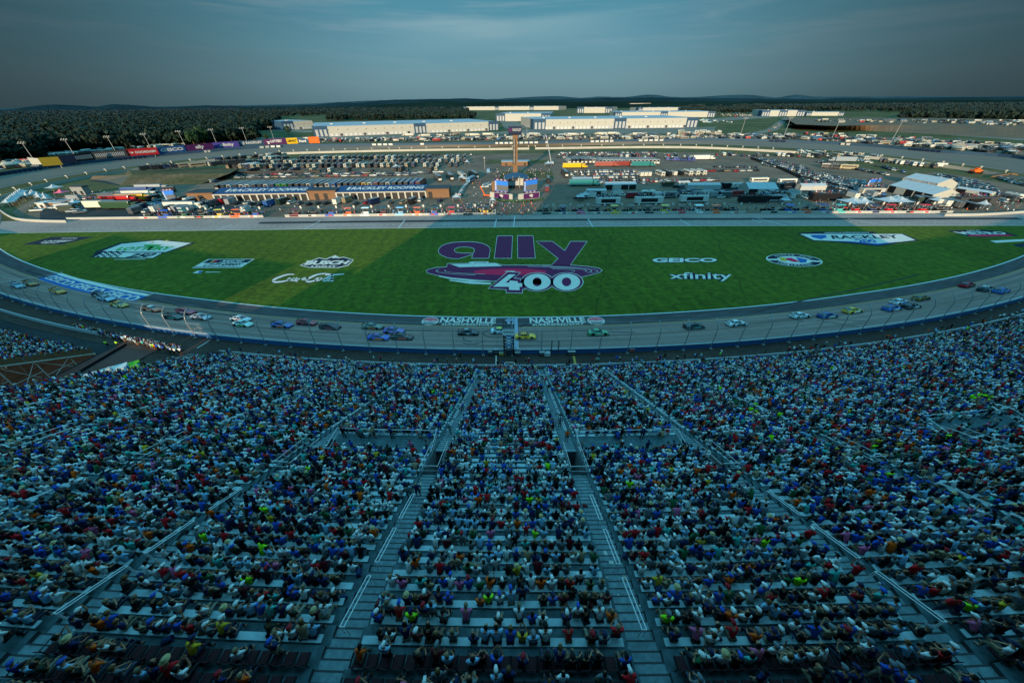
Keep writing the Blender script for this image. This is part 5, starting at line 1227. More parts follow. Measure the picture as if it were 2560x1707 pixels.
RC = [(c4(115, 418), '8fa6b8', '3a5a7a', 'grey blue stock car at the far left edge of the track, last in line'), (c4(205, 403), 'a8702a', 'd8a040', 'orange gold stock car second from the left edge'),
      (c4(390, 457), 'd88c18', 'e8b040', 'dull yellow stock car alone near the left edge below the GEICO strip'), (c4(680, 482), '30343c', 'b8c4cc', 'dark and white stock car, upper of two side by side below the GEICO strip'),
      (c4(722, 507), 'a8bccb', '4a78b0', 'white and blue stock car, lower of two side by side below the GEICO strip'), (c4(812, 550), 'd89c20', 'd8dcd0', 'yellow and white stock car following the two side by side at left'),
      (c4(1038, 580), 'd8603c', 'e8b090', 'orange stock car with pale roof on the left of the straight'), (c4(1187, 632), '14343a', '3c8078', 'black and teal stock car behind the curved fence posts'),
      (c4(1268, 596), 'b83048', 'd8a0b0', 'red and pink stock car above the black and teal one'), (c4(1372, 634), 'a8b0b8', '20242c', 'white and black stock car next to the lit fence gate'),
      (c4(1645, 648), 'd8d8da', 'c04048', 'white and red stock car, upper of a pair left of centre'), (c4(1657, 681), 'c8d8d0', '4c9c5c', 'white and green stock car, lower of a pair left of centre'),
      (c4(1927, 688), '3058a8', 'd86838', 'blue stock car with orange tail left of centre'), (c4(2097, 671), 'a82438', '20303c', 'red stock car with dark nose left of centre'),
      (c4(2255, 700), '30101c', '8c2038', 'dark maroon stock car left of centre'), (c5(222, 699), '6a7c6c', 'b0643c', 'grey green stock car with brown flash, uppermost of a group of four'),
      (c5(368, 728), '6c58a8', '9c8cc8', 'purple stock car inside a group of four'), (c5(263, 773), '2450b8', 'e07030', 'bright blue stock car with orange tail, lower left of a group of four'),
      (c5(425, 770), '281410', 'd84818', 'black stock car with orange nose, lower right of a group of four'), (c5(877, 739), '14242a', '38505a', 'black stock car numbered 3 before the finish line'),
      (c5(1100, 729), 'c4d4d8', '98a8b0', 'white stock car with yellow roof passing under the flag stand'), (c5(1267, 766), 'ffb410', 'ffc030', 'bright yellow stock car with red 22 just past the finish line'),
      (c5(1765, 740), '3c9c6c', 'a0c4a0', 'green stock car right of the finish line'), (c6(98, 697), '182c34', '2c8080', 'black and teal stock car, first on the right part of the straight'),
      (c6(388, 678), 'd8dcdc', '2c3438', 'white stock car with black tail on the right part of the straight'), (c6(823, 624), 'd8e0e4', 'b0c0c8', 'all white stock car on the right part of the straight'),
      (c6(1012, 624), '2458a0', 'd8dcc0', 'blue and cream stock car behind the all white one'), (c6(1184, 590), 'f0c030', 'f0f0e0', 'pale yellow and white stock car at right'),
      (c6(1453, 574), '2c68c0', 'd0dce4', 'blue and white stock car, lower left of a trio at right'), (c6(1503, 530), 'e0e4e8', '4070b0', 'white and blue stock car, upper of a trio at right'),
      (c6(1585, 559), '20282c', 'd0d8dc', 'black and white stock car, lower right of a trio at right'), (c6(1652, 503), '8c7030', '30281c', 'gold and dark stock car ahead of the trio at right'),
      (c6(1968, 413), 'b82438', '28141c', 'red and black stock car near the right edge'), (c6(2095, 440), '283844', 'b8c8d0', 'dark stock car with white roof near the right edge'), (c6(2202, 454), '2a74c8', '4c94d8', 'light blue stock car at the far right edge')]
for (q, c1, c2, lab) in RC:
    num = None; ncol = 'white'; rc = None
    if 'numbered 3' in lab: num = '3'
    if 'red 22' in lab: num, ncol = '22', 'red'
    if 'yellow roof' in lab: rc = 'e0c820'
    if 'white roof' in lab or 'pale roof' in lab: rc = 'd8dcdc'
    if 'bright blue' in lab: num, ncol = '42', 'orange'
    race_car(q[0], q[1], c1, c2, lab, num, ncol, rc)
# ================================================================ VEHICLES
# tint indices in mass meshes: 1 body; others literal colours
class VB:   # writes the same shape either with materials or with face colours
    def __init__(s, mass_): s.mb = MB(); s.ms = mass_
    def c(s, key):
        if s.ms: s.mb.color = {'body': (10, 0, 0), 'glass': (.012, .02, .028), 'tyre': (.012, .012, .012), 'dark': (.03, .03, .035), 'light': (.6, .6, .55), 'white': (.7, .7, .66), 'grey': (.25, .26, .27)}[key]
        else: s.mb.use({'body': 'paint', 'glass': 'glass', 'tyre': 'tyre', 'dark': 'black', 'light': 'cream', 'white': 'white', 'grey': 'grey'}[key])
        return s.mb
def loft(mb, st, cap=True):
    return mb.rings([[(x, -w_, z0), (x, -w_, z0 + (z1 - z0) * .75), (x, -w_ * .88, z1), (x, w_ * .88, z1), (x, w_, z0 + (z1 - z0) * .75), (x, w_, z0)] for x, w_, z0, z1 in st])
def veh(kind, ms=False):
    v = VB(ms)
    if kind in ('sedan', 'suv', 'pickup'):
        if kind == 'sedan': b = [(-2.35, .8, .3, .8), (-2.2, .88, .25, .95), (-1.4, .92, .22, .98), (.9, .92, .22, .92), (1.9, .9, .25, .82), (2.35, .8, .32, .62)]; cab_ = [(-1.75, .95), (-1.0, 1.38), (.25, 1.42), (1.1, .93)]
        elif kind == 'suv': b = [(-2.4, .88, .35, 1.0), (-2.3, .94, .3, 1.12), (.9, .96, .28, 1.1), (2.1, .92, .3, 1.02), (2.45, .84, .4, .8)]; cab_ = [(-2.3, 1.1), (-2.05, 1.72), (.3, 1.76), (1.05, 1.1)]
        else: b = [(-2.8, .9, .45, 1.0), (-2.75, .95, .4, 1.1), (1.2, .97, .38, 1.12), (2.5, .94, .4, 1.05), (2.8, .86, .5, .85)]; cab_ = [(-.75, 1.1), (-.5, 1.78), (.75, 1.8), (1.45, 1.12)]
        loft(v.c('body'), b)
        (x0, z0), (x1, z1), (x2, z2), (x3, z3) = cab_
        g = v.c('glass'); W0, W1 = .86, .66
        g.rings([[(x0, -W0, z0), (x0, W0, z0), (x3, W0, z3), (x3, -W0, z3)], [(x1, -W1, z1 - .04), (x1, W1, z1 - .04), (x2, W1, z2 - .04), (x2, -W1, z2 - .04)]])
        v.c('body').rings([[(x1 - .05, -W1, z1 - .04), (x1 - .05, W1, z1 - .04), (x2 + .05, W1, z2 - .04), (x2 + .05, -W1, z2 - .04)], [(x1, -W1 * .9, z1 + .02), (x1, W1 * .9, z1 + .02), (x2, W1 * .9, z2 + .02), (x2, -W1 * .9, z2 + .02)]])
        if kind == 'pickup': v.c('dark').box(-2.65, -.75, 1.101, -.9, .75, 1.115)
        for x in (-1.4, 1.45):
            for s in (-1, 1): v.c('tyre').tube((x, s * .78, .34), (x, s * .95, .34), .34, n=8)
        for s in (-1, 1): v.c('light').box(2.30, s * .6 - .12, .62, 2.42, s * .6 + .12, .74)
        return v.mb
    if kind == 'coach':
        loft(v.c('body'), [(-6, 1.2, .5, 3.3), (-5.8, 1.28, .45, 3.5), (5.6, 1.28, .45, 3.5), (5.95, 1.2, .5, 3.3)])
        v.c('glass').box(-5, -1.292, 1.9, 4.8, -1.285, 2.7).box(-5, 1.285, 1.9, 4.8, 1.292, 2.7).box(5.96, -1.05, 1.5, 6.0, 1.05, 2.9).box(-6.03, -.7, 2.0, -6.0, .7, 2.8)
        v.c('grey').box(-3.4, -.45, 3.5, -2.2, .45, 3.75).box(1.2, -.45, 3.5, 2.4, .45, 3.75); v.c('dark').box(-6.03, -.9, .6, -6.005, .9, 1.2)
        for x in (-4, -2.8, 3.8):
            for s in (-1, 1): v.c('tyre').tube((x, s * 1.0, .5), (x, s * 1.3, .5), .5, n=8)
        return v.mb
    if kind == 'hauler':     # race transporter: trailer rear at -x
        loft(v.c('body'), [(-8.2, 1.29, .9, 4.1), (-8.15, 1.3, .85, 4.15), (7.4, 1.3, .85, 4.15), (7.5, 1.28, .9, 4.1)])
        v.c('grey').box(-8.1, -1.22, 4.151, 7.4, 1.22, 4.2); v.c('white').box(-8.26, -1.05, 1.1, -8.2, 1.05, 2.4); v.c('dark').box(-8.27, -1.05, 2.45, -8.2, 1.05, 3.9)
        v.c('body').box(8.3, -1.15, .8, 11.2, 1.15, 3.5); v.c('body').box(11.2, -1.1, .8, 12.9, 1.1, 1.9); v.c('glass').box(11.2, -1.0, 2.0, 11.3, 1.0, 3.1).box(10.2, -1.17, 2.1, 11.0, 1.17, 3.0)
        for x in (-6.2, -5, 8.2, 9.5, 12.2):
            for s in (-1, 1): v.c('tyre').tube((x, s * .95, .5), (x, s * 1.28, .5), .5, n=8)
        return v.mb
    if kind == 'container':
        v.c('body').box(-3.2, -1.2, .5, 3.2, 1.2, 3.1); v.c('grey').box(-3.1, -1.1, 3.101, 3.1, 1.1, 3.16); v.c('dark').box(-3.24, -.03, .6, -3.2, .03, 3.0).box(-2.8, -1.0, .1, 2.8, 1.0, .5)
        for s in (-1, 1): v.c('tyre').tube((0, s * .95, .4), (0, s * 1.2, .4), .4, n=8); v.c('tyre').tube((.9, s * .95, .4), (.9, s * 1.2, .4), .4, n=8)
        v.c('dark').tube((3.2, 0, .5), (4.4, 0, .45), .07, n=4); return v.mb
    if kind == 'camper':
        loft(v.c('body'), [(-4, 1.1, .6, 2.7), (-3.7, 1.22, .5, 3.1), (3.6, 1.22, .5, 3.1), (4.0, 1.0, .9, 2.6)])
        v.c('glass').box(-2.6, -1.232, 1.6, -1.2, -1.225, 2.2).box(.6, -1.232, 1.6, 2.2, -1.225, 2.2).box(-2.6, 1.225, 1.6, 2.2, 1.232, 2.2).box(-4.03, -.6, 1.6, -4.0, .6, 2.3); v.c('grey').box(-.5, -.4, 3.1, .6, .4, 3.35).box(-3.5, -1.235, .8, 3.4, -1.225, 1.0)
        for s in (-1, 1): v.c('tyre').tube((-.3, s * .95, .38), (-.3, s * 1.24, .38), .38, n=8)
        v.c('dark').tube((4, 0, .6), (5.2, 0, .5), .07, n=4); return v.mb
VK = ['sedan', 'suv', 'pickup', 'coach', 'hauler', 'container', 'camper']
VM = {k: veh(k).mesh(k) for k in VK}
VP = {k: i for i, k in enumerate(VK)}; vprotos = [Proto(veh(k, True)) for k in VK]
for k in ('coach', 'camper', 'hauler'): pass
CC = [('white', 'c8cac6', 7), ('black', '121316', 7), ('silver', '8e9498', 4), ('grey', '50565a', 4), ('dark blue', '18284a', 3), ('red', '8c1820', 2), ('dark green', '1c3428', 1), ('tan', '8c7c60', 1), ('blue', '2c5c9c', 1)]
VL = []    # all countable vehicles: dict
def setrow(pts, n, kinds, cols_, rowname, rz=90, jit=0, z=.02, skip=0.0, jr=3, grp=None):
    L = [at(x, y, z) for x, y in pts]; ds = [0]
    for a, b in zip(L, L[1:]): ds.append(ds[-1] + (b - a).length)
    out_ = []
    for i in range(n):
        if random.random() < skip: continue
        s = ds[-1] * (i + .5) / n; k = max(j for j in range(len(ds) - 1) if ds[j] <= s); p = L[k].lerp(L[k + 1], (s - ds[k]) / (ds[k + 1] - ds[k]))
        a = R(rz + random.gauss(0, jr)); p = p + Vector((random.uniform(-1, 1) * jit * .3, random.uniform(-1, 1) * jit, 0))
        kd = random.choice(kinds); c = random.choices(cols_, [q[2] if len(q) > 2 else 1 for q in cols_])[0]
        out_.append(dict(kind=kd, p=p, rz=a, cn=c[0], c=srgb(c[1]), row=rowname, grp=grp, n=len(out_) + 1))
    for d in out_: d['tot'] = len(out_); VL.append(d)
carK = ['sedan', 'sedan', 'suv', 'pickup', 'suv']
coachC = [('white', 'b8b6aa', 4), ('black', '15171a', 6), ('dark grey', '2c3034', 4), ('tan', '9a8f78', 2), ('dark blue', '1a2a4c', 2)]
haulC = [('black', '101216', 8), ('white', 'c0c2be', 3), ('dark blue', '1c2c58', 2), ('yellow', 'd8a818', 1.2), ('blue', '2058a8', 1.5), ('green', '3c9c30', .8), ('red', '8c1c20', 1), ('grey', '4c5054', 2)]
setrow([(560, 474), (1060, 466)], 34, ['hauler'], haulC, 'row of haulers behind the garage', 90, jr=.5, grp='team haulers behind the garage')
setrow([(590, 446), (1040, 439)], 44, carK, CC, 'row of cars just behind the team haulers', 0, skip=.15)
setrow([(470, 452), (545, 456)], 9, ['suv', 'sedan'], CC, 'short row left of the team haulers', 70)
for r_, (a, b, n, sk) in enumerate([((650, 400), (1168, 397), 36, .06), ((612, 410), (1170, 406), 38, .05), ((575, 421), (1150, 416), 38, .05), ((600, 432), (1100, 426), 34, .35)]):
    setrow([a, b], n, ['coach'] if r_ != 3 else ['coach', 'camper', 'suv'], coachC, ['rearmost', 'second', 'third', 'nearest'][r_] + ' motorcoach row of the left infield', 90, skip=sk, jr=2, grp='motorcoaches on the left infield')
setrow([(935, 389), (1190, 388)], 34, ['suv', 'sedan'], [('black', '121316', 5), ('white', 'c8cac6', 1), ('grey', '404448', 1)], 'row of dark cars below the white inner wall', 90, skip=.1)
setrow([(1080, 452), (1200, 443)], 4, ['hauler'], haulC[:2] + haulC[-1:], 'slanted group right of the hauler row', 110, jr=2, grp='team haulers behind the garage')
setrow([(1150, 490), (1160, 470), (1175, 455)], 8, ['sedan', 'suv'], [('white', 'c8cac6')], 'column of white cars right of the garage', 80, jr=5)
setrow([(1210, 470), (1225, 460)], 5, carK, [('white', 'c8cac6'), ('silver', '8e9498')], 'cluster of pale cars left of the stage', 10, jit=2)
for r_, (a, b, n) in enumerate([((1395, 384), (1640, 383), 46), ((1395, 388), (1640, 387), 44)]): setrow([a, b], n, carK, CC, ['rear', 'front'][r_] + ' car row behind the show transporters', 90, skip=.12)
setrow([(1415, 408), (1485, 407)], 7, ['hauler'], [('black', '101216'), ('white', 'c0c2be'), ('grey', '6c7074')], 'upright trailer row right of the pylon', 92, jr=1, grp='haulers on the right infield')
setrow([(1490, 409), (1640, 409)], 16, ['hauler'], [('white', 'c8c4b8'), ('white', 'c0c2be'), ('grey', '8c9094')], 'tight pale trailer row right of the pylon', 92, jr=1, grp='haulers on the right infield')
setrow([(1665, 401), (1735, 403)], 12, ['pickup', 'container'], [('blue', '1c3c84')], 'blue row right of the tight trailer row', 80)
for r_, (a, b, n, rz) in enumerate([((1430, 431), (1590, 430), 34, 90), ((1425, 438), (1595, 437), 32, 90), ((1430, 446), (1600, 444), 30, 90), ((1440, 453), (1655, 451), 26, 70)]): setrow([a, b], n, carK, CC, ['rearmost', 'second', 'third', 'nearest'][r_] + ' car row right of the stage', rz, skip=.14)
setrow([(1596, 441), (1625, 440)], 3, ['container'], [('white', 'c8c6ba')], 'group of white box trailers in the right lot', 90, grp='white box trailers'); setrow([(1640, 440), (1760, 436)], 7, ['container', 'coach'], [('white', 'c8c6ba'), ('white', 'c8c6ba'), ('black', '16181a')], 'spaced boxes in the middle of the right lot', 95, grp='white box trailers')
setrow([(1625, 456), (1800, 452)], 10, carK, CC, 'scattered cars in the middle of the right lot', 10, skip=.2)
setrow([(1755, 430), (1900, 428)], 8, carK, CC, 'scattered cars right of the white boxes', 15, jit=1); setrow([(1785, 419), (1895, 420)], 12, carK, [('black', '121316'), ('dark blue', '18284a'), ('silver', '8e9498')], 'short dark row in the open right lot', 60, jit=2)
for r_ in range(5): setrow([(1890 + r_ * 4, 397 + r_ * 4), (2010 + r_ * 6, 420 + r_ * 4)], 21, carK, CC, f"{['rearmost', 'second', 'middle', 'fourth', 'nearest'][r_]} slanted row in the fenced lot", 75, skip=.08)
for r_ in range(7): setrow([(1990 + r_ * 3, 428 + r_ * 5), (2160 + r_ * 8, 458 + r_ * 5)], 22, carK, CC, f"{['rearmost', 'second', 'third', 'middle', 'fifth', 'sixth', 'nearest'][r_]} slanted row left of big tents", 70, skip=.08)
for r_ in range(4): setrow([(2330 + r_ * 8, 436 + r_ * 7), (2470 + r_ * 10, 466 + r_ * 7)], 15, carK, CC, f"{['rearmost', 'second', 'third', 'nearest'][r_]} row behind the big tents", 65, skip=.12)
setrow([(2490, 446), (2560, 466)], 14, carK, CC, 'row by the right edge below the tan lift', 60, jit=2)
for r_ in range(3): setrow([(1985 + r_ * 10, 384 + r_ * 4), (2170 + r_ * 20, 392 + r_ * 5)], 20, ['camper', 'coach', 'suv', 'pickup'], [('white', 'c0beb2', 4), ('tan', 'a89c84', 2), ('dark grey', '34383c', 2)], f"{['rear', 'middle', 'front'][r_]} camper row at upper right", 80, jit=2, skip=.15, grp='campers on the right infield')
setrow([(2120, 397), (2175, 408)], 16, ['sedan', 'suv'], [('white', 'd0d0c8')], 'block of white cars beside the grass at right', 30, jit=5); setrow([(2200, 405), (2330, 420)], 14, ['camper', 'suv', 'container'], CC, 'line below the inner wall near the right edge', 60, jit=2)
setrow([(2060, 420), (2130, 424)], 3, ['coach'], [('tan', 'a09474'), ('dark grey', '3c4044')], 'row of buses in the slanted lots', 160, grp='campers on the right infield')
setrow([(2200, 418), (2250, 430)], 14, ['pickup', 'sedan'], CC, 'small lot behind the big tents', 60, jit=4)
setrow([(360, 425), (440, 421), (560, 413), (640, 405)], 22, ['camper', 'coach', 'suv', 'pickup'], coachC + [('white', 'b8b6aa', 5)], 'camper line above the clay bank', 60, jit=3, z=3.5, grp='campers on the left infield')
setrow([(480, 408), (640, 394), (700, 389)], 12, ['camper', 'suv', 'container'], coachC + [('green', '1c6c34', 1)], 'camper line along the left inner wall', 60, jit=2, grp='campers on the left infield')
# looser clutter between the lots
for nm_, pts_, n_, kk_ in [('loose line below the motorcoaches', [(590, 439), (1110, 433)], 40, carK), ('loose line on grass right of pylon', [(1390, 395), (1760, 392)], 46, carK + ['container']), ('loose line before the right car rows', [(1420, 459), (1690, 457)], 26, carK),
        ('loose line by the hospitality units', [(1440, 494), (1860, 492)], 40, ['container', 'suv', 'pickup', 'camper']), ('loose line beside the shaded tents', [(1900, 492), (2200, 494)], 30, ['container', 'suv', 'pickup']), ('loose line in front of the white trailers', [(1660, 468), (1990, 470)], 16, ['container', 'camper', 'suv']),
        ('line along the left paddock road', [(330, 500), (560, 512)], 22, ['container', 'pickup', 'suv', 'camper']), ('line in front of the garage', [(560, 512), (1110, 506)], 24, ['pickup', 'container', 'suv']), ('line behind the left pit crews', [(330, 531), (640, 527)], 22, ['container', 'pickup']), ('line on the far left lawn', [(110, 505), (330, 490)], 18, ['camper', 'suv', 'container']),
        ('line before the near big tent', [(2230, 500), (2420, 520)], 18, ['container', 'suv', 'pickup']), ('line along the right paddock road', [(2380, 505), (2560, 500)], 16, ['camper', 'suv', 'pickup']), ('line right of the fenced lot', [(2040, 405), (2220, 440)], 24, carK), ('line above the fenced lot', [(1790, 389), (2000, 392)], 22, ['camper', 'suv', 'pickup'])]:
    setrow(pts_, n_, kk_, CC + [('white', 'd0d0c8', 5)], nm_, random.choice([10, 80, 90]), jit=4, skip=.12, jr=8)
# left paddock
setrow([(90, 528), (150, 520), (230, 528)], 12, ['pickup', 'suv', 'container'], CC, 'group at the far left infield', 20, jit=5); setrow([(230, 500), (330, 492), (430, 480)], 14, ['pickup', 'container', 'suv'], CC + [('red', '9c2024', 4), ('white', 'd0d0c8', 5)], 'group beside the left paddock tents', 20, jit=4)
setrow([(260, 515), (330, 519), (400, 510)], 10, ['sedan', 'suv', 'pickup'], CC, 'group before the left paddock trailers', 10, jit=3)
# broadside transporters of the left paddock
def semi(px, py, rz, cn, c, label, grp='long transporters parked in the paddock', kind='hauler'):
    o = link('transporter' if kind == 'hauler' else kind, VM[kind], None, at(px, py, .03)); o.rotation_euler = (0, 0, R(rz)); o.color = (*srgb(c), 1); return tag(o, label, 'transporter' if kind == 'hauler' else kind, grp)
semi(458, 524, 1, 'white', 'd0cfc4', 'clean white semi truck parked broadside before the pit lane at left')
semi(350, 494, 4, 'white', 'c4c4bc', 'pale roofed transporter pointing at the left video board, nearer one'); semi(345, 486, 4, 'blue', '2c4484', 'blue transporter behind the left video board')
semi(380, 478, 5, 'grey', '9aa0a4', 'grey transporter row end farthest behind the left video board'); semi(335, 503, 2, 'yellow', 'c89a30', 'transporter with yellow side left of the video board')
semi(300, 508, 2, 'red', 'b42020', 'red transporter in the left paddock'); semi(258, 521, 1, 'white', 'd0d0c0', 'white transporter with rounded graphics in the left paddock'); semi(300, 523, 1, 'green', '2c4c34', 'dark green transporter next to the white one in the left paddock')
semi(1430, 421, 0, 'yellow', 'e0b010', 'bright yellow show transporter right of the pylon'); semi(1510, 417, 0, 'red', '9c5448', 'red and cream show transporter parked broadside'); semi(1550, 416, 0, 'red', '84342c', 'red show transporter right of the red and cream one'); semi(1600, 417, 0, 'teal', '2c7878', 'teal show transporter at the end of the pale trailer row')
semi(1452, 465, 2, 'teal', '2c7c80', 'teal transporter at the front left of the right lot'); semi(1752, 400, 0, 'white', 'd4d4cc', 'white trailer alone at the back of the open right lot', kind='hauler')
semi(1412, 440, 92, 'black', '16181c', 'black transporter left of the car rows beside the stage'); semi(1222, 432, 86, 'blue', '5c90b8', 'pale blue box truck left of the pylon', kind='container'); semi(1178, 455, 75, 'blue', '6c9cbc', 'pale blue truck between garage and stage', kind='coach')
semi(1370, 455, 88, 'black', '1c2024', 'dark bus standing right of the stage', kind='coach'); semi(1367, 478, 88, 'red', '6c2c34', 'dark red truck standing right of the stage', kind='container')
semi(1895, 458, 5, 'white', 'd0cec0', 'white camper with windows in the open right lot', kind='coach'); semi(1965, 461, 5, 'white', 'd4d2c8', 'larger white camper right of the other in the open lot', kind='coach')
semi(2110, 405, 165, 'grey', '8c98a0', 'grey roofed transporter among the slanted lots'); semi(2350, 418, 150, 'white', 'c8c8c0', 'short white trailer by the inner wall at right', kind='container')
tr = empty('parked_truck', (-77.6, 52.2, .78), R(38), 'white box truck with lime green cab in the gap between the grandstands', 'truck')
def tp(name, m, *bx, sm=None):
    mb = MB().use(m)
    for b in bx: mb.box(*b)
    return mb.build(name, tr)
tp('box_body', 'white', (-8.5, -1.3, .9, 3.2, 1.3, 3.9)); tp('cab', 'lime_', (3.25, -1.3, .7, 7.0, 1.3, 3.4), (7.0, -1.15, .7, 8.6, 1.15, 1.9)) if 'lime_' in M else None
P('limegreen', '5ea822'); tp('cab', 'limegreen', (3.25, -1.3, .7, 6.4, 1.3, 3.6), (6.4, -1.15, .7, 8.4, 1.15, 1.9)); tp('windshield', 'glass', (6.41, -1.1, 2.0, 6.46, 1.1, 3.2)); tp('side_window', 'glass', (4.6, -1.31, 2.0, 6.0, 1.31, 3.0)); tp('roof_unit', 'lightgrey', (-6.5, -.5, 3.9, -5.4, .5, 4.4), (-2, -.5, 3.9, -1, .5, 4.4))
for x in (-7, -5.8, 4.2, 7.4):
    for s in (-1, 1): mb = MB().use('tyre'); mb.tube((x, s * 1.0, .5), (x, s * 1.3, .5), .5, n=12); mb.build('wheel', tr)
tr.scale = (.52, .85, .8)
# far camping lots outside the back straight: one mass beyond the nearest individuals
far = []
def scat(poly, n, kinds, cols_, z=0.0):
    xs_ = [p[0] for p in poly]; ys_ = [p[1] for p in poly]; c = 0
    while c < n:
        x, y = random.uniform(min(xs_), max(xs_)), random.uniform(min(ys_), max(ys_)); ins = False; j = len(poly) - 1
        for i in range(len(poly)):
            if (poly[i][1] > y) != (poly[j][1] > y) and x < (poly[j][0] - poly[i][0]) * (y - poly[i][1]) / (poly[j][1] - poly[i][1]) + poly[i][0]: ins = not ins
            j = i
        if not ins: continue
        c += 1; kd = random.choice(kinds); cc_ = random.choices(cols_, [q[2] for q in cols_])[0]; far.append((kd, at(x, y, z), random.choice([0, 90, 90, 180]) + random.gauss(0, 12), srgb(cc_[1])))
mix = ['camper', 'coach', 'sedan', 'suv', 'pickup', 'pickup', 'container', 'camper']
fc_ = [('white', 'c4c1b4', 6), ('tan', 'a09680', 3), ('grey', '5c6468', 4), ('dark', '202428', 7), ('blue', '3c6c94', 1), ('red', 'b03830', 1)]
scat([(790, 356), (1281, 351), (1281, 344), (790, 350)], 230, mix, fc_); scat([(1281, 351), (1950, 349), (1950, 338), (1281, 340)], 380, mix, fc_)
scat([(1900, 349), (2130, 357), (2350, 374), (2560, 390), (2560, 366), (2300, 348), (2050, 336), (1900, 338)], 340, mix, fc_); scat([(2030, 307), (2330, 309), (2560, 316), (2560, 304), (2300, 300), (2050, 300)], 150, mix, fc_, 7)
scat([(0, 425), (100, 416), (80, 402), (0, 408)], 60, mix, fc_); scat([(1760, 292), (1890, 292), (1880, 284), (1770, 284)], 90, mix, fc_); scat([(1750, 307), (1830, 310), (1830, 302), (1750, 300)], 22, mix, [('blue', '8cb4c8', 1), ('white', 'c8d0d0', 1)])
scat([(1700, 337), (1800, 338), (1800, 330), (1700, 330)], 26, ['container', 'coach'], fc_[:2]); scat([(110, 395), (330, 376), (470, 364), (460, 361), (330, 371), (110, 390)], 50, ['camper', 'coach'], fc_[:3]); scat([(1925, 330), (1945, 318), (1965, 300), (1955, 300), (1935, 316), (1915, 330)], 22, carK, fc_)
scat([(1000, 343), (1700, 339), (1700, 336), (1000, 339)], 40, ['container', 'hauler'], fc_[:2])
infield_v = [d for d in VL]
for d in infield_v: d['dep'] = proj(*d['p'])[2]
big = [d for d in infield_v if d['kind'] in ('hauler', 'coach', 'container', 'camper')]; small = [d for d in infield_v if d['kind'] in carK]
big.sort(key=lambda d: d['dep']); small.sort(key=lambda d: d['dep'])
lab = {'sedan': 'car', 'suv': 'car', 'pickup': 'car', 'coach': 'motorcoach', 'hauler': 'hauler', 'container': 'trailer', 'camper': 'camper'}
nmk = {'sedan': 'parked_car', 'suv': 'parked_car', 'pickup': 'parked_pickup', 'coach': 'motorcoach', 'hauler': 'team_hauler', 'container': 'box_trailer', 'camper': 'camper_trailer'}
wordk = {'sedan': 'sedan', 'suv': 'SUV', 'pickup': 'pickup', 'coach': 'motorcoach', 'hauler': 'hauler', 'container': 'box trailer', 'camper': 'camper'}
for d in big[:290] + small[:290]:
    o = link(nmk[d['kind']], VM[d['kind']], None, d['p']); o.rotation_euler = (0, 0, d['rz']); o.color = (*d['c'], 1)
    tag(o, f"{d['cn']} {wordk[d['kind']]}, {ordn(d['n'])} from left, {d['row']}", lab[d['kind']], d['grp'] or 'cars parked in infield rows')
mass('distant_parked_vehicles', vprotos, [(VP[d['kind']], *d['p'], d['rz'], (1, 1, 1), {1: d['c']}) for d in big[290:] + small[290:]] + [(VP[k], *p, R(a), (1, 1, 1), {1: c}) for k, p, a, c in far], 'colgloss')

# ================================================================ PIT LANE
pw = empty('pit_wall', (0, 0, 0), 0, 'long low white pit wall with coloured sponsor panels behind pit road', 'wall')
PWY = lambda x: pit_y(x) + 20.7
segs = [(203, 672), (718, 1240), (1333, 1871), (1918, 2400)]
for a, b in segs:
    A, B = at(a, 541, 0), at(b, 538, 0); mb = MB().use('wallwhite'); n = max(2, int((B.x - A.x) / 10)); x0 = A.x; dx = (B.x - A.x) / n
    mb.rings([[(x0 + dx * i, PWY(x0 + dx * i), 0), (x0 + dx * i, PWY(x0 + dx * i) + .4, 0), (x0 + dx * i, PWY(x0 + dx * i) + .4, 1.15), (x0 + dx * i, PWY(x0 + dx * i), 1.15)] for i in range(n + 1)]); mb.build('wall_section', pw)
L = [at(x, y, 0) for x, y in [(-20, 500), (-5, 523), (24, 544), (54, 552.5), (110, 556), (167, 557)]]
mb = MB().use('wallwhite'); mb.rings([[p, p + Vector((0, .4, 0)), p + Vector((0, .4, 1.15)), p + Vector((0, 0, 1.15))] for p in catmull(L, 4)]); mb.build('wall_section', pw)
L = [at(x, y, 0) for x, y in [(2361, 541), (2445, 540), (2520, 536), (2600, 530)]]
mb = MB().use('wallwhite'); mb.rings([[p, p + Vector((0, .4, 0)), p + Vector((0, .4, 1.15)), p + Vector((0, 0, 1.15))] for p in catmull(L, 4)]); mb.build('wall_section', pw)
PCOL = ['dark green', 'blue', 'green', 'dark green', 'yellow', 'orange', 'blue', 'dark red', 'black', 'blue', 'orange', 'white', 'dark red', 'pale blue', 'orange', 'blue', 'red', 'black', 'yellow', 'black', 'navy', 'pink', 'black', 'yellow', 'green', 'black', 'yellow', 'red', 'white', 'orange', 'black', 'black', 'blue', 'orange', 'purple2', 'teal', 'red', 'navy', 'red', 'black', 'red', 'black', 'teal', 'grey', 'black', 'blue']
PC2 = dict(PC); PC2['purple2'] = srgb('5c4c9c'); pc_names = {'purple2': 'purple'}
cart = MB(); cart.use('paint').box(-1.3, -.8, .35, 1.3, .8, 1.55); cart.use('lightgrey').box(-1.32, -.82, 1.55, 1.32, .82, 1.6); cart.use('tyre').tube((-1, -.85, .3), (-1, .85, .3), .28, n=8).tube((1, -.85, .3), (1, .85, .3), .28, n=8); cart_me = cart.mesh('cabinet')
can = MB().use('paint'); can.rings([[(-1.9, -1.2, 3.3), (1.9, -1.2, 3.3), (1.9, 1.2, 3.3), (-1.9, 1.2, 3.3)], [(-1.7, -1.0, 3.5), (1.7, -1.0, 3.5), (1.7, 1.0, 3.5), (-1.7, 1.0, 3.5)]]); can_me = can.mesh('canopy')
pom = MB().use('steel')
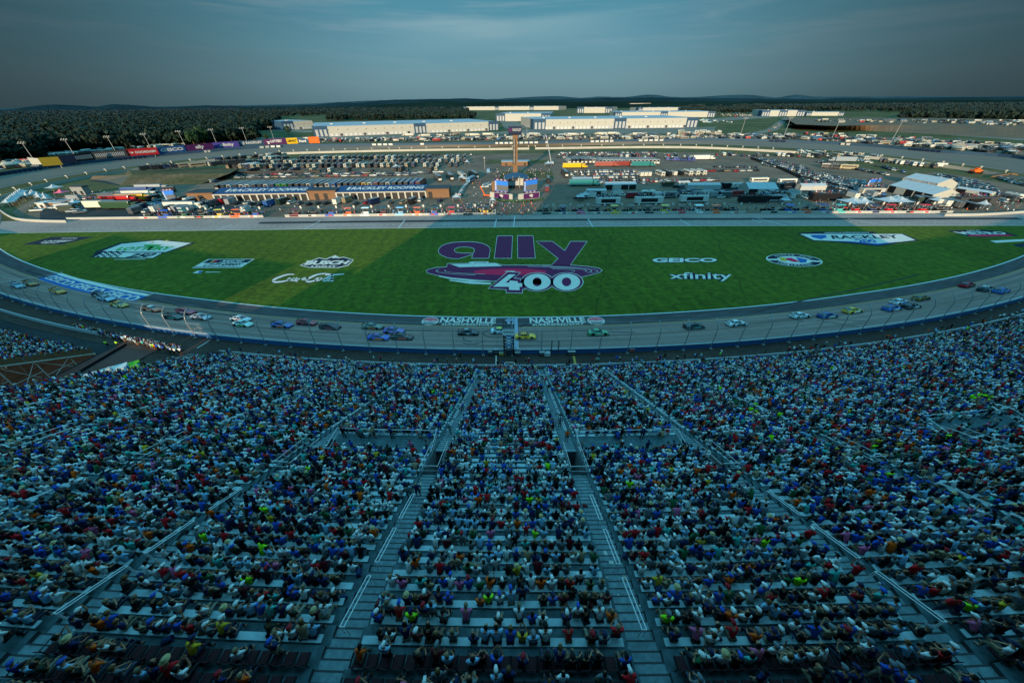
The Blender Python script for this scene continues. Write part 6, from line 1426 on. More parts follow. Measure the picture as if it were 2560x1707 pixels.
for x in (-1.2, 1.2):
    for y in (-.7, .7): pom.tube((x, y, 1.6), (x, y, 3.3), .05, n=4)
pom.use('black').box(-.9, -.4, 1.6, .9, -.1, 2.3); po_me = pom.mesh('frame')
tym = MB().use('tyre')
for q in range(4):
    for lv in range(3): tym.tube((q * .75, 0, lv * .4), (q * .75, 0, lv * .4 + .36), .35, n=9)
ty_me = tym.mesh('tyre_stack')
sgn = MB().use('steel').tube((0, 0, 0), (0, 0, 4.4), .06, n=4); sgn.use('offwhite').box(-.42, -.06, 3.5, .42, .06, 4.7); sg_me = sgn.mesh('pit_sign')
slots = []
for a, b in [(372, 668), (724, 1235), (1345, 1865), (1925, 2400)]:
    n = int(round((b - a) / 42.0)); slots += [a + (b - a) * (i + .5) / n for i in range(n)]
crew = []
for i, px in enumerate(slots):
    p = at(px, 538, 0); x = p.x; y = PWY(x); cn_ = PCOL[i % len(PCOL)]; c = PC2[cn_]; cw = pc_names.get(cn_, cn_)
    t = empty('pit_cart', (x, y + 3.2, .02), 0, f"{cw} pit cart with canopy, {ordn(i + 1)} from the left end of the pit wall", 'pit cart', 'pit carts along the pit wall')
    o = link('cabinet', cart_me, t); o.color = (*c, 1); o = link('canopy', can_me, t); o.color = (*(c if i % 3 else srgb('24282c')), 1); link('frame', po_me, t)
    o = link('tyre_stack', ty_me, None, (x - 3.9 + random.uniform(-.3, .3), y + 4 + random.random(), .02)); tag(o, f"black tyre stack beside the {ordn(i + 1)} pit cart from the left", 'tyre stack', 'tyre stacks behind the pit wall')
    o = link('pit_sign', sg_me, None, (x + 3.4, y + 2.4, .02)); tag(o, f"pale sign on a pole right of the {ordn(i + 1)} pit cart from the left", 'sign', 'pit signs behind the pit wall')
    mb = MB().use('paint'); mb.box(-2.2, -.03, .25, 2.2, 0, 1.05); o = mb.build('sponsor_panel', pw, (x, y - .002, 0)); o.color = (*c, 1) if i % 2 else (*srgb('d8d8d0'), 1)
    mb = MB().use('paint'); mb.box(-.9, -.03, .35, .9, 0, .95); o = mb.build('sponsor_panel', pw, (x + random.uniform(-1, 1), y - .035, 0)); o.color = (*(srgb('c03030') if i % 3 == 0 else c), 1)
    for _ in range(13):
        d = mkpers(Vector((x + random.uniform(-4.1, 4.1), y + random.uniform(.8, 7.5), .02)), random.uniform(-1.6, 1.6), nm=random.choice(['stand', 'stand_phone', 'stand_hips', 'stand']), shirt=cn_ if (cn_ in PC and random.random() < .6) else None); crew.append(d)
for (a, b, c, d_, n) in [(1150, 1330, 505, 540, 110), (1060, 1240, 515, 538, 60), (1130, 1210, 455, 500, 30), (1225, 1375, 425, 447, 100), (1330, 1870, 515, 532, 120), (1870, 2560, 505, 532, 150), (330, 1060, 520, 534, 110), (60, 330, 480, 530, 60), (1180, 1200, 440, 470, 16), (1560, 2100, 380, 392, 30)]:
    for _ in range(n): crew.append(mkpers(at(random.uniform(a, b), random.uniform(c, d_), .03), random.uniform(-3, 3), nm=random.choice(['stand', 'stand_hips', 'stand_phone'])))
crowd += [(pidx[(d['pose'], d['hat'])], d['p'].x, d['p'].y, d['p'].z, d['rz'], (d['sc'] * d['wd'], d['sc'], d['sc']), {TOP: PC[d['shirt']], SKN: d['skin'], BOT: d['bot'], HAT: d['hatcol'], SHO: (.02, .02, .025)}) for d in crew]
co_ = mass('crowd', protos, crowd, 'col', True)
co_['label'] = 'dense crowd of spectators in the stands and crews along the pits'; co_['category'] = 'crowd'
# ================================================================ INFIELD BUILDINGS
def vz(px, py, ytop, z0=0.0):     # bottom point and the height that reaches ytop in the photo
    p = at(px, py, z0); lo_, hi_ = z0, z0 + 60
    for _ in range(40):
        m_ = (lo_ + hi_) / 2
        if proj(p.x, p.y, m_)[1] > ytop: lo_ = m_
        else: hi_ = m_
    return p, lo_ - z0
ga = empty('garage', tuple(at(800, 500, 0)), 0, 'long brick and white garage with two blue roofs lettered RACKLEY ROOFING', 'garage'); gi = -Vector(ga.location)
def gx(px):
    y = 505 + (494 - 505) * (px - 476) / (1124 - 476); return at(px, y, 0)
def gblock(a, b, h, m, rm, slope=0, name='wall', dep=10):
    A, B = gx(a), gx(b); dv = (B - A).normalized(); nv = Vector((-dv.y, dv.x, 0)) * dep; up_ = Vector((0, 0, h)); ub = Vector((0, 0, h + slope))
    mb = MB().use(m); mb.rings([[A, A + nv, A + nv + ub, A + up_], [B, B + nv, B + nv + ub, B + up_]]); mb.build(name, ga, gi)
    e = dv * .6; f_ = nv.normalized() * .8; th_ = Vector((0, 0, .25)); o = Vector((0, 0, .01))
    mb = MB().use(rm); q = [A - e - f_ + up_ + o, B + e - f_ + up_ + o, B + e + nv + ub + o, A - e + nv + ub + o]; mb.add(q + [v + th_ for v in q], [(3, 2, 1, 0), (4, 5, 6, 7), (0, 1, 5, 4), (1, 2, 6, 5), (2, 3, 7, 6), (3, 0, 4, 7)]); mb.build('roof', ga, gi)
    return A, B, dv, nv, up_, ub, q, th_
gblock(476, 541, 4.8, 'brick', 'roofdark'); gblock(773.5, 844.5, 5, 'brick', 'roofdark'); gblock(1066.5, 1124, 5, 'brick', 'roofdark')
for a, b in ((541.5, 773), (845, 1066)):
    A, B, dv, nv, up_, ub, q, th_ = gblock(a, b, 4.0, 'black', 'roofblue', 1.5, 'bay_interior', 9.5)
    o = Vector((0, 0, .03)); qq = [bil([v + th_ + o for v in q], u, v) for u, v in ((.16, .30), (.96, .30), (.96, .74), (.16, .74))]
    mb = MB().use('offwhite'); text_on(mb, 'RACKLEY ROOFING', qq, .03, .1); mb.build('roof_lettering', ga, gi)
    qq = [bil([v + th_ + o for v in q], u, v) for u, v in ((.11, .30), (.14, .30), (.145, .74), (.115, .74))]; mb = MB().use('offwhite'); mb.quad(*qq); mb.build('roof_emblem', ga, gi)
    n = 13
    for i in range(n + 1):
        p = A.lerp(B, i / n) - nv.normalized() * .35; mb = MB().use('cream'); T = Matrix.Translation(p) @ Matrix.Rotation(math.atan2(dv.y, dv.x), 4, 'Z'); mb.box(-.45, -.3, 0, .45, .3, 3.95, T=T); mb.build('bay_column', ga, gi)
    mb = MB().use('cream'); f_ = nv.normalized() * -.7; mb.add([A + f_ + Vector((0, 0, 3.4)), B + f_ + Vector((0, 0, 3.4)), B + f_ + Vector((0, 0, 3.98)), A + f_ + Vector((0, 0, 3.98))], [(0, 1, 2, 3)]); mb.build('fascia', ga, gi)
for a, b in ((500, 515), (790, 800), (812, 822), (1072, 1082)):
    A, B = gx(a), gx(b); o = Vector((0, -.05, 0)); mb = MB().use('black'); mb.add([A + o, B + o, B + o + Vector((0, 0, 3.4)), A + o + Vector((0, 0, 3.4))], [(0, 1, 2, 3)]); mb.build('doorway', ga, gi)
# brick building behind the pylon and small paddock buildings
def bldg(a, b, ybot, ytop, dep, m, rm, label, name='building', cat='building', z0=0.0, wins=0):
    A, h = vz(a, ybot, ytop, z0); B = at(b, ybot + (b - a) * -.0096, z0); t = empty(name, tuple(A), math.atan2(B.y - A.y, B.x - A.x), label, cat); L_ = (B - A).length
    mb = MB().use(m); mb.box(0, 0, 0, L_, dep, h); mb.build('wall', t); mb = MB().use(rm); mb.box(-.3, -.3, h + .005, L_ + .3, dep + .3, h + .4); mb.build('roof', t)
    for i in range(wins):
        x = L_ * (i + .5) / wins; mb = MB().use('black'); mb.box(x - .8, -.04, .2, x + .8, -.01, min(2.4, h * .7)); mb.build('doorway', t)
    return t, L_, h
bldg(1254, 1324, 415, 405, 9, 'brick', 'roofgrey', 'low brick building with grey roof just behind the scoring pylon', wins=3)
bldg(124, 162, 519, 508, 7, 'tan', 'roofgrey', 'small tan block building at the left end of the infield', wins=1); bldg(98, 118, 521, 509, 5, 'white', 'white', 'small white square shed left of the tan block building', wins=1)
bldg(186, 216, 488, 468, 4, 'steel', 'darkgrey', 'open steel frame structure on the left infield', 'steel_structure', 'structure', wins=2)
bldg(600, 640, 421, 411, 8, 'white', 'tentwhite', 'pale shed roofed tent before the left motorcoaches')
# scoring pylon
p, h = vz(1288, 440, 337); wp = 1.75
py_ = empty('scoring_pylon', tuple(p), 0, 'tall tan and black scoring pylon with a dark display box on top', 'scoring pylon')
mb = MB().use('tan'); mb.box(.25, -1.4, 6, wp, 1.4, h); mb.box(-wp, -1.3, 6, .25, 1.4, h); mb.build('shaft', py_); mb = MB().use('brick'); mb.box(-1.6, -1.3, 0, 1.6, 1.3, 6); mb.build('base', py_)
mb = MB().use('black'); mb.box(-wp - .1, -1.52, 8, .3, -1.42, h - 2); mb.build('display_column', py_)
for i in range(20):
    z = 8.6 + (h - 11.5) * i / 19; mb = MB().use('white'); mb.box(-1.05, -1.56, z, -.45, -1.525, z + .38); mb.build('number_display', py_)
for i in range(10):
    z = 9 + (h - 12) * i / 9; mb = MB().use('brick'); mb.box(.5, -1.45, z, 1.5, -1.41, z + .8); mb.build('panel', py_)
hb = 31.2 - h if False else 4.3
mb = MB().use('navy'); mb.rings([[(-4.2, -2.2, h), (4.2, -2.2, h), (4.2, 2.2, h), (-4.2, 2.2, h)], [(-4.8, -2.6, h + .8), (4.8, -2.6, h + .8), (4.8, 2.6, h + .8), (-4.8, 2.6, h + .8)], [(-4.8, -2.6, h + 5), (4.8, -2.6, h + 5), (4.8, 2.6, h + 5), (-4.8, 2.6, h + 5)]]); mb.build('display_box', py_)
mb = MB().use('purple'); mb.box(-4.6, -2.66, h + 2.2, -2.3, -2.61, h + 4.2); mb.build('display_panel', py_); mb = MB().use('lightgrey'); text_on(mb, 'RACKLEY', [Vector((-1.8, -2.64, h + 2.3)), Vector((4.4, -2.64, h + 2.3)), Vector((4.4, -2.64, h + 4)), Vector((-1.8, -2.64, h + 4))], .03); mb.build('lettering', py_)
# victory stage
vs_ = empty('victory_stage', tuple(at(1290, 480, 0)), 0, 'central stage with two blue video boards and teal arched canopy under the pylon', 'stage'); vi = -Vector(vs_.location)
def board(parent, off, a, b, yb0, yb1, yt0, yt1, m, name, z0=0.0, dep=.6, th=True, text=None, tm='white', frame=None, uv=(0, 0, 1, 1), bold=.04):
    A, h0 = vz(a, yb0, yt0, z0); B, h1 = vz(b, yb1, yt1, z0)
    q = [A, B, B + Vector((0, 0, h1)), A + Vector((0, 0, h0))]; dv = (B - A).normalized(); nv = Vector((-dv.y, dv.x, 0))
    u0, v0, u1, v1 = uv; Q = [bil(q, u0, v0), bil(q, u1, v0), bil(q, u1, v1), bil(q, u0, v1)]
    mb = MB().use(m); mb.add([v for v in Q] + [v + nv * dep for v in Q], [(0, 1, 2, 3), (7, 6, 5, 4), (0, 4, 5, 1), (1, 5, 6, 2), (2, 6, 7, 3), (3, 7, 4, 0)])
    o = mb.build(name, parent, off)
    if text:
        s, (tu0, tv0, tu1, tv1) = text; fq = [bil(Q, tu, tv) - nv * .06 for tu, tv in ((tu0, tv0), (tu1, tv0), (tu1, tv1), (tu0, tv1))]; mb = MB().use(tm); text_on(mb, s, fq, bold); mb.build('lettering', parent, off)
    return q, nv, Q
def vboard(t, off, a, b, yb0, yb1, yt0, yt1, z0=0):
    q, nv, Q = board(t, off, a, b, yb0, yb1, yt0, yt1, 'darkgrey', 'board_frame', z0)
    def sub(u0, v0, u1, v1, m, nm, d=.05):
        mb = MB().use(m); mb.quad(*[bil(q, u, v) - nv * d for u, v in ((u0, v0), (u1, v0), (u1, v1), (u0, v1))]); return mb.build(nm, t, off)
    sub(.02, .13, .98, .87, 'screenblue', 'video_screen'); sub(.16, .16, .98, .56, 'screentrack', 'video_picture', .08); sub(.02, .87, .98, 1.0, 'purple', 'header_band'); sub(.02, 0, .98, .13, 'purple', 'footer_band')
    for u in (.14, .42, .7):
        for v in (.02, .89): mb = MB().use('white'); text_on(mb, 'ally', [bil(q, u + du, v + dv_) - nv * .1 for du, dv_ in ((0, 0), (.18, 0), (.18, .09), (0, .09))], .05); mb.build('lettering', t, off)
    for k_ in range(6): sub(.03, .18 + .11 * k_, .14, .25 + .11 * k_, 'white', 'score_row', .09)
vboard(vs_, vi, 1237, 1271, 481, 484, 446, 450); vboard(vs_, vi, 1309, 1343, 484, 480, 449, 443)
board(vs_, vi, 1225, 1281, 494, 501, 480, 486, 'cream', 'stage_wall'); board(vs_, vi, 1296, 1348.5, 501, 496, 486, 480, 'cream', 'stage_wall')
q, nv, Q = board(vs_, vi, 1225, 1281, 494, 501, 480, 486, 'purple', 'sponsor_panel', uv=(.2, .08, .86, .96)); 
for (a, b, y0, y1, t0, t1, uv) in [(1225, 1281, 494, 501, 480, 486, (.2, .08, .86, .96)), (1296, 1348.5, 501, 496, 486, 480, (.24, .08, .98, .96))]:
    A, h0 = vz(a, y0, t0); B, h1 = vz(b, y1, t1); qv = [A, B, B + Vector((0, 0, h1)), A + Vector((0, 0, h0))]; n_ = (B - A).normalized(); n_ = Vector((-n_.y, n_.x, 0)); Q = [bil(qv, u, v) - n_ * .05 for u, v in ((uv[0], uv[1]), (uv[2], uv[1]), (uv[2], uv[3]), (uv[0], uv[3]))]
    mb = MB().use('purple'); mb.quad(*Q); mb.build('sponsor_panel', vs_, vi); mb = MB().use('white'); text_on(mb, 'ally', [bil(Q, u, v) - n_ * .06 for u, v in ((.36, .2), (.62, .2), (.62, .85), (.36, .85))], .08); mb.build('lettering', vs_, vi)
A = at(1271, 470, 0); B = at(1310, 470, 0); mb = MB().use('slate'); rg_ = []
for i in range(9):
    u = i / 8; x = A.x - 3 + (B.x - A.x + 6) * u; z = 5.2 + 1.8 * math.sin(math.pi * u); rg_.append([(x, A.y - 2, z - .6), (x, A.y + 14, z), (x, A.y + 14, z + .25), (x, A.y - 2, z - .35)])
mb.rings(rg_); mb.build('canopy', vs_, vi)
mb = MB().use('lightgrey'); mb.box(A.x, A.y, 0, B.x - 4, A.y + 12, 4.2); mb.build('stage_backdrop', vs_, vi); mb = MB().use('cream'); mb.box(B.x - 4, A.y - .6, 0, B.x, A.y + 8, 6); mb.build('side_tower', vs_, vi); mb = MB().use('black'); mb.box(A.x, A.y - 1.5, 0, B.x, A.y - .7, 1.6); mb.build('stage_front', vs_, vi)
for x in (A.x - 2.6, A.x + 3, B.x - 3, B.x + 2.6):
    mb = MB().use('steel'); mb.tube((x, A.y - 1.4, 0), (x, A.y - 1.4, 7.3), .18, n=6); mb.build('post', vs_, vi)
mb = MB().use('tan'); a = at(1230, 478, 0); mb.box(a.x, a.y, 0, a.x + 3, a.y + 6, 5.6); mb.build('brick_pier', vs_, vi)
mb = MB().use('hedge'); a = at(1256, 498, 0)
for i in range(26): q_ = at(1228 + i * 5, 499 + 5 * math.sin(i / 25 * math.pi), 0); mb.lathe([(.2, 0), (.9, .2), (1.0, .7), (.5, 1.2)], q_ - Vector((0, 1.5, 0)), 6)
tag(mb.build('hedge'), 'low clipped hedge around the front of the stage', 'hedge')
sc_ = MB().use('orange'); a = at(1212, 492, 0)
sc_.box(a.x - .8, a.y - .6, .5, a.x + .8, a.y + .6, 1.2); sc_.tube((a.x, a.y, 1.2), (a.x - 2.6, a.y + 1, 5.8), .28, n=6); sc_.tube((a.x + .5, a.y, .9), (a.x + 4.2, a.y - 2, 1.0), .4, n=6); sc_.use('tyre').tube((a.x - .6, a.y - .7, .4), (a.x - .6, a.y + .7, .4), .4, n=8).tube((a.x + .6, a.y - .7, .4), (a.x + .6, a.y + .7, .4), .4, n=8)
tag(sc_.build('boom_lift'), 'orange boom lift standing left of the stage', 'boom lift')
# outlying video boards
for a, b, y0, y1, t0, t1, lb in [(418, 447, 505, 504, 474, 472, 'video board with purple bands on the left infield above the white truck'), (2163, 2194, 470, 467, 447, 444, 'video board with purple bands left of the big white tents')]:
    t = empty('video_board', tuple(at(a, y0, 0)), 0, lb, 'video board'); vboard(t, -Vector(t.location), a, b, y0, y1, t0, t1)
    for f_ in (.2, .8): q_ = at(a + (b - a) * f_, y0, 0); mb = MB().use('darkgrey'); mb.box(q_.x - .2, q_.y + .7, 0, q_.x + .2, q_.y + 1.1, 5); mb.build('post', t, -Vector(t.location))
# trackside suites (double deck hospitality units) in the right infield
def suite(px, py, L_, label, col='white', deck=True):
    p = at(px, py, 0); t = empty('hospitality_unit', tuple(p), 0, label, 'hospitality unit', 'hospitality units behind the pits')
    mb = MB().use(col); mb.box(-L_ / 2, 0, .6, L_ / 2, 3, 3.6); mb.build('body', t); mb = MB().use('black'); mb.box(-L_ * .3, -.04, 1.2, L_ * .3, -.01, 3.0); mb.build('window', t)
    mb = MB().use('black')
    if deck:
        for z in (4.1, 4.7): mb.tube((-L_ / 2, 0, z), (L_ / 2, 0, z), .05, n=4); mb.tube((-L_ / 2, 3, z), (L_ / 2, 3, z), .05, n=4)
        for k_ in range(9): x = -L_ / 2 + L_ * k_ / 8; mb.tube((x, 0, 3.6), (x, 0, 4.7), .05, n=4)
        mb.build('deck_railing', t)
        for _ in range(26): crew2.append(mkpers(Vector((p.x + random.uniform(-.48, .48) * L_, p.y + random.uniform(.4, 2.7), 3.62)), random.gauss(0, .6), nm=random.choice(['stand', 'stand_hips'])))
    for x in (-L_ * .35, L_ * .35): mb = MB().use('tyre'); mb.tube((x, .3, .4), (x, 2.7, .4), .4, n=8); mb.build('wheel', t)
crew2 = []
suite(1520, 513, 13, 'cream hospitality unit with rooftop crowd, first right of the stage'); suite(1622, 511, 15, 'cream hospitality unit with rooftop crowd, second right of the stage'); suite(1735, 507, 15, 'white hospitality unit with crowded roof, third right of the stage'); suite(1885, 508, 16, 'black hospitality unit with crowded roof right of the white one', 'black'); suite(2065, 503, 16, 'black hospitality unit before the open lot, farther right', 'black'); suite(2180, 488, 13, 'cream container suite below the right video board', 'cream')
suite(2440, 512, 20, 'dark hospitality deck near the right end of the pits', 'darkgrey'); suite(1935, 505, 12, 'grey hospitality unit right of the first black one', 'lightgrey'); suite(240, 548 - 30, 8, 'small black platform unit on the left paddock', 'black')
mass('rooftop_crowd', protos, [(pidx[(d['pose'], d['hat'])], d['p'].x, d['p'].y, d['p'].z, d['rz'], (d['sc'],) * 3, {TOP: PC[d['shirt']], SKN: d['skin'], BOT: d['bot'], HAT: d['hatcol'], SHO: (.02, .02, .025)}) for d in crew2], 'col')
# tents
def gable(a, b, yb0, yb1, h, dep, label, roof='tentwhite', open_=True):
    A, B = at(a, yb0, 0), at(b, yb1, 0); L_ = (B - A).length; t = empty('frame_tent', tuple(A), math.atan2(B.y - A.y, B.x - A.x), label, 'tent')
    mb = MB().use(roof); e = h; r_ = h + dep * .2
    mb.add([(0, 0, e), (L_, 0, e), (L_, dep / 2, r_), (0, dep / 2, r_), (0, dep, e), (L_, dep, e)], [(0, 1, 2, 3), (3, 2, 5, 4)]); mb.build('roof', t)
    mb = MB().use('cream'); mb.add([(0, 0, 0), (0, dep, 0), (0, dep, e), (0, dep / 2, r_), (0, 0, e)], [(4, 3, 2, 1, 0)]); mb.build('gable_wall', t); mb = MB().use('cream'); mb.add([(L_, 0, 0), (L_, dep, 0), (L_, dep, e), (L_, dep / 2, r_), (L_, 0, e)], [(0, 1, 2, 3, 4)]); mb.build('gable_wall', t)
    mb = MB().use('black' if open_ else 'tentwhite'); mb.add([(0, .1, 0), (L_, .1, 0), (L_, .1, e), (0, .1, e)], [(0, 1, 2, 3)]); mb.build('side_wall', t); mb = MB().use('black' if open_ else 'tentwhite'); mb.add([(0, dep - .1, 0), (L_, dep - .1, 0), (L_, dep - .1, e), (0, dep - .1, e)], [(3, 2, 1, 0)]); mb.build('side_wall', t)
    n = max(2, int(L_ / 5))
    mb = MB().use('cream')
    for k_ in range(n + 1): x = L_ * k_ / n; mb.box(x - .25, -.05, 0, x + .25, .08, e)
    for k_ in range(n):
        if k_ % 4 == 1: x = L_ * k_ / n; mb.box(x, -.03, 0, x + L_ / n, .06, e)
    mb.build('wall_post', t); mb = MB().use('roofgrey')
    for k_ in range(1, n): x = L_ * k_ / n; mb.add([(x - .07, 0, e + .03), (x + .07, 0, e + .03), (x + .07, dep / 2, r_ + .03), (x - .07, dep / 2, r_ + .03)], [(0, 1, 2, 3)])
    mb.build('roof_seam', t)
gable(2214, 2322, 479, 505, 3.6, 15, 'large white frame tent with dark open bays, nearer of the big pair at right'); gable(2252, 2335, 458, 474, 3.4, 13, 'large white frame tent behind the nearer big one at right', open_=False)
gable(1868, 1942, 486, 487, 3.0, 13, 'white gabled tent in the shaded part of the right paddock', open_=True); gable(2382, 2470, 482, 496, 2.6, 4, 'long narrow pale tent beyond the big white tents'); gable(1718, 1800, 474, 474, 2.6, 5, 'long white roofed trailer tent in the shaded lot, left one', open_=False); gable(2000, 2062, 476, 476, 2.6, 5, 'long white roofed trailer tent in the shaded lot, right one', open_=False); gable(1512, 1590, 475, 474, 3.0, 6, 'white roofed awning between the stage and the first hospitality unit'); gable(1465, 1515, 489, 489, 2.8, 3.5, 'grey white awning in front of the white roofed one'); gable(1430, 1480, 463, 463, 3.6, 5, 'teal transporter awning right of the stage', 'roofgrey')
def peak(px, py, w_, label, m='tentwhite', h=2.4):
    p = at(px, py, 0); t = empty('canopy_tent', tuple(p), random.uniform(-.2, .2), label, 'tent', 'small peaked canopy tents'); mb = MB().use(m); n = 16; rr_ = []
    for k_, z in ((1.0, h), (.55, h + .45), (.28, h + 1.0), (.08, h + 1.7), (.01, h + 2.0)):
        rr_.append([Vector((max(-1, min(1, 1.42 * math.cos(2 * math.pi * i / n))) * w_ / 2 * k_, max(-1, min(1, 1.42 * math.sin(2 * math.pi * i / n))) * w_ / 2 * k_, z)) for i in range(n)])
    mb.rings(rr_, capa=False); mb.build('canopy', t)
    for sx_ in (-1, 1):
        for sy_ in (-1, 1): mb = MB().use('lightgrey'); mb.tube((sx_ * w_ * .47, sy_ * w_ * .47, 0), (sx_ * w_ * .47, sy_ * w_ * .47, h), .05, n=4); mb.build('leg', t)
for i, (x, y, w_, lb, m) in enumerate([(142, 478, 7, 'largest white peaked canopy on the left infield lawn', 'tentwhite'), (161, 491, 5.5, 'pink peaked canopy on the left infield', 'pink'), (195, 517, 5, 'pale blue white canopy right of the small tan building', 'tentwhite'),
        (2126, 515, 10, 'biggest white peaked tent behind the right pits, left one of the pair', 'tentwhite'), (2150, 514, 7, 'smaller white peak attached right of the biggest peaked tent', 'tentwhite'), (2214, 512, 9, 'white peaked tent, left one of the triple at right', 'tentwhite'), (2232, 509, 8, 'white peaked tent, middle one of the triple at right', 'tentwhite'), (2242, 513, 9, 'white peaked tent, right one of the triple at right', 'tentwhite'),
        (992, 424, 6, 'white peaked canopy among the left motorcoaches', 'tentwhite'), (1168, 412, 4, 'small white canopy beside the motorcoach lot corner', 'tentwhite'), (1156, 452, 5, 'small white canopy between garage and stage', 'tentwhite'), (1142, 503, 4.5, 'small white canopy at the right end of the garage apron', 'tentwhite'), (1370, 416, 6, 'white canopy with equipment right of the pylon', 'tentwhite'), (1232, 511, 3, 'tiny white canopy at the pit gap left of the stage', 'tentwhite'), (1450, 502, 4.5, 'white canopy before the first hospitality unit', 'tentwhite'), (1462, 497, 4, 'pale canopy just behind the one before the first hospitality unit', 'tentwhite'), (1960, 511, 4, 'small white canopy behind the pits right of the black unit', 'tentwhite'), (2335, 512, 5, 'small white canopy in front of the near big tent', 'tentwhite'), (2450, 522, 4, 'small pale canopy near the right end of the pits', 'tentwhite')]): peak(x, y, w_, lb, m)
for i in range(9): peak(62 - i * 4.8 + (i * i) * .1, 489 + i * 3.4, 4.6, f"pale blue canopy, {ordn(i + 1)} from the top in the curved row at far left")
for i in range(7): peak(75 + i * 8 + (i % 2) * 5, 498 - (i % 3) * 3 + (i > 3) * 8, 3.4, f"small pale umbrella canopy, {ordn(i + 1)} from left in the far left camp")
# ================================================================ REAR WALLS, BILLBOARDS, LIGHTS
iw = [(-40, 520), (0, 503), (100, 471), (200, 450), (300, 433), (450, 414), (560, 401), (660, 391)]; iw2 = [(676, 388), (760, 385), (850, 382.5), (1000, 379), (1281, 375), (1323, 374.4)]; iw3 = [(1338, 374), (1700, 371), (2000, 385), (2200, 400), (2400, 425), (2560, 452), (2640, 470)]
wt = empty('inner_wall', (0, 0, 0), 0, 'long white wall between the infield lots and the back straight', 'wall')
for pts in (iw, iw2, iw3):
    L = catmull([at(x, y, 0) for x, y in pts], 8); mb = MB().use('wallwhite'); mb.rings([[p, p + Vector((0, .5, 0)), p + Vector((0, .5, 2.2)), p + Vector((0, 0, 2.2))] for p in L]); mb.build('wall_section', wt)
    mb = MB().use('cream'); acc = 0
    for a, b in zip(L, L[1:]):
        acc += (b - a).length
        if acc > 12: acc = 0; mb.box(a.x - .3, a.y + .1, 2.6, a.x + .3, a.y + .4, 4.3).box(a.x - 1.0, a.y - .1, 3.8, a.x + .5, a.y + .6, 4.4)
    mb.build('marshal_light', wt)
wo = empty('outer_wall', (0, 0, 0), 0, 'long blue grey outer wall of the rear track with white panels', 'wall')
oc = [v for v in opc]; 
mb = MB().use('slate'); mb.rings([[p, p + (p - cc).normalized() * .5, p + (p - cc).normalized() * .5 + Vector((0, 0, 2.6)), p + Vector((0, 0, 2.6))] for p in [Vector((q.x, q.y, q.z - .2)) for q in oc]]); mb.build('wall_body', wo)
for a, b, m in [(1223, 1372, 'white'), (1050, 1114, 'white'), (1475, 1535, 'white'), (1595, 1660, 'white'), (930, 985, 'white'), (2098, 2125, 'cream'), (1920, 1965, 'navy'), (2270, 2350, 'navy'), (0, 112, 'navy'), (300, 372, 'navy'), (512, 530, 'cream'), (650, 705, 'white')]:
    y_ = lambda x: np.interp(x, [q[0] for q in opx], [q[1] for q in opx]) - .3
    A, B = at(a, y_(a), 3.5), at(b, y_(b), 3.5); k_ = max(2, int((b - a) / 12)); 
    for i in range(k_):
        u0, u1 = (i + .1) / k_, (i + .8) / k_; xa, xb = a + (b - a) * u0, a + (b - a) * u1; p0, p1 = at(xa, y_(xa), 3.5), at(xb, y_(xb), 3.5); mb = MB().use(m); mb.add([p0, p1, p1 + Vector((0, 0, 2.0)), p0 + Vector((0, 0, 2.0))], [(0, 1, 2, 3)]); mb.build('wall_panel', wo, (0, -.9, 0))
BB = [(80, 112, 413, 412, 394, 397, 'cream', None, 'blank cream hoarding at the far left end of the hoardings', 'white'), (108, 158, 417, 413, 395, 392, 'olive', None, 'faded yellow green hoarding second from the left end', 'white'), (154, 195, 411, 407, 391, 386, 'navy', None, 'dark navy hoarding right of the yellow green one', 'white'),
      (192, 240, 406, 401, 386, 380, 'black', 'bars', 'black hoarding with tall pale letters, left of the longer one', 'lightgrey'), (239, 322, 400, 393, 381, 374, 'darkgrey', 'bars', 'long dark hoarding with a row of pale bars left of the red one', 'lightgrey'),
      (320, 399, 393, 386.5, 374, 368.5, 'red', ('DOORDASH', (.28, .32, .93, .66)), 'red hoarding lettered DOORDASH', 'white'), (398, 467, 386, 380, 369, 363, 'blue', ('GEICO', (.1, .25, .92, .75)), 'blue hoarding lettered GEICO', 'white'), (466, 537, 380, 374, 364, 357.5, 'purple', ('ally', (.36, .15, .66, .85)), 'dark purple hoarding lettered ally', 'white'),
      (537, 600, 373, 368.5, 357, 353, 'violet', ('xfinity', (.22, .15, .8, .8)), 'violet hoarding lettered xfinity', 'white'), (600, 661, 368, 364, 353, 349, 'slate', ('RACKLEY', (.28, .35, .95, .8)), 'slate hoarding lettered RACKLEY', 'white'), (662, 718, 364, 361.5, 349, 345, 'purple', ('LOTTERY', (.3, .35, .82, .8)), 'purple hoarding lettered LOTTERY', 'white'),
      (719, 746, 361.5, 360, 346, 344.5, 'yellow', ('DEWALT', (.1, .3, .9, .7)), 'small yellow hoarding lettered DEWALT', 'black'), (747, 773, 360, 359.5, 345, 343.5, 'slate', ('Ford', (.1, .2, .75, .6)), 'small dark hoarding lettered Ford', 'white'), (774, 800, 359.5, 359, 343, 342, 'orange', None, 'small orange hoarding at the right end of the hoardings', 'white')]
P('violet', '4a3f90')
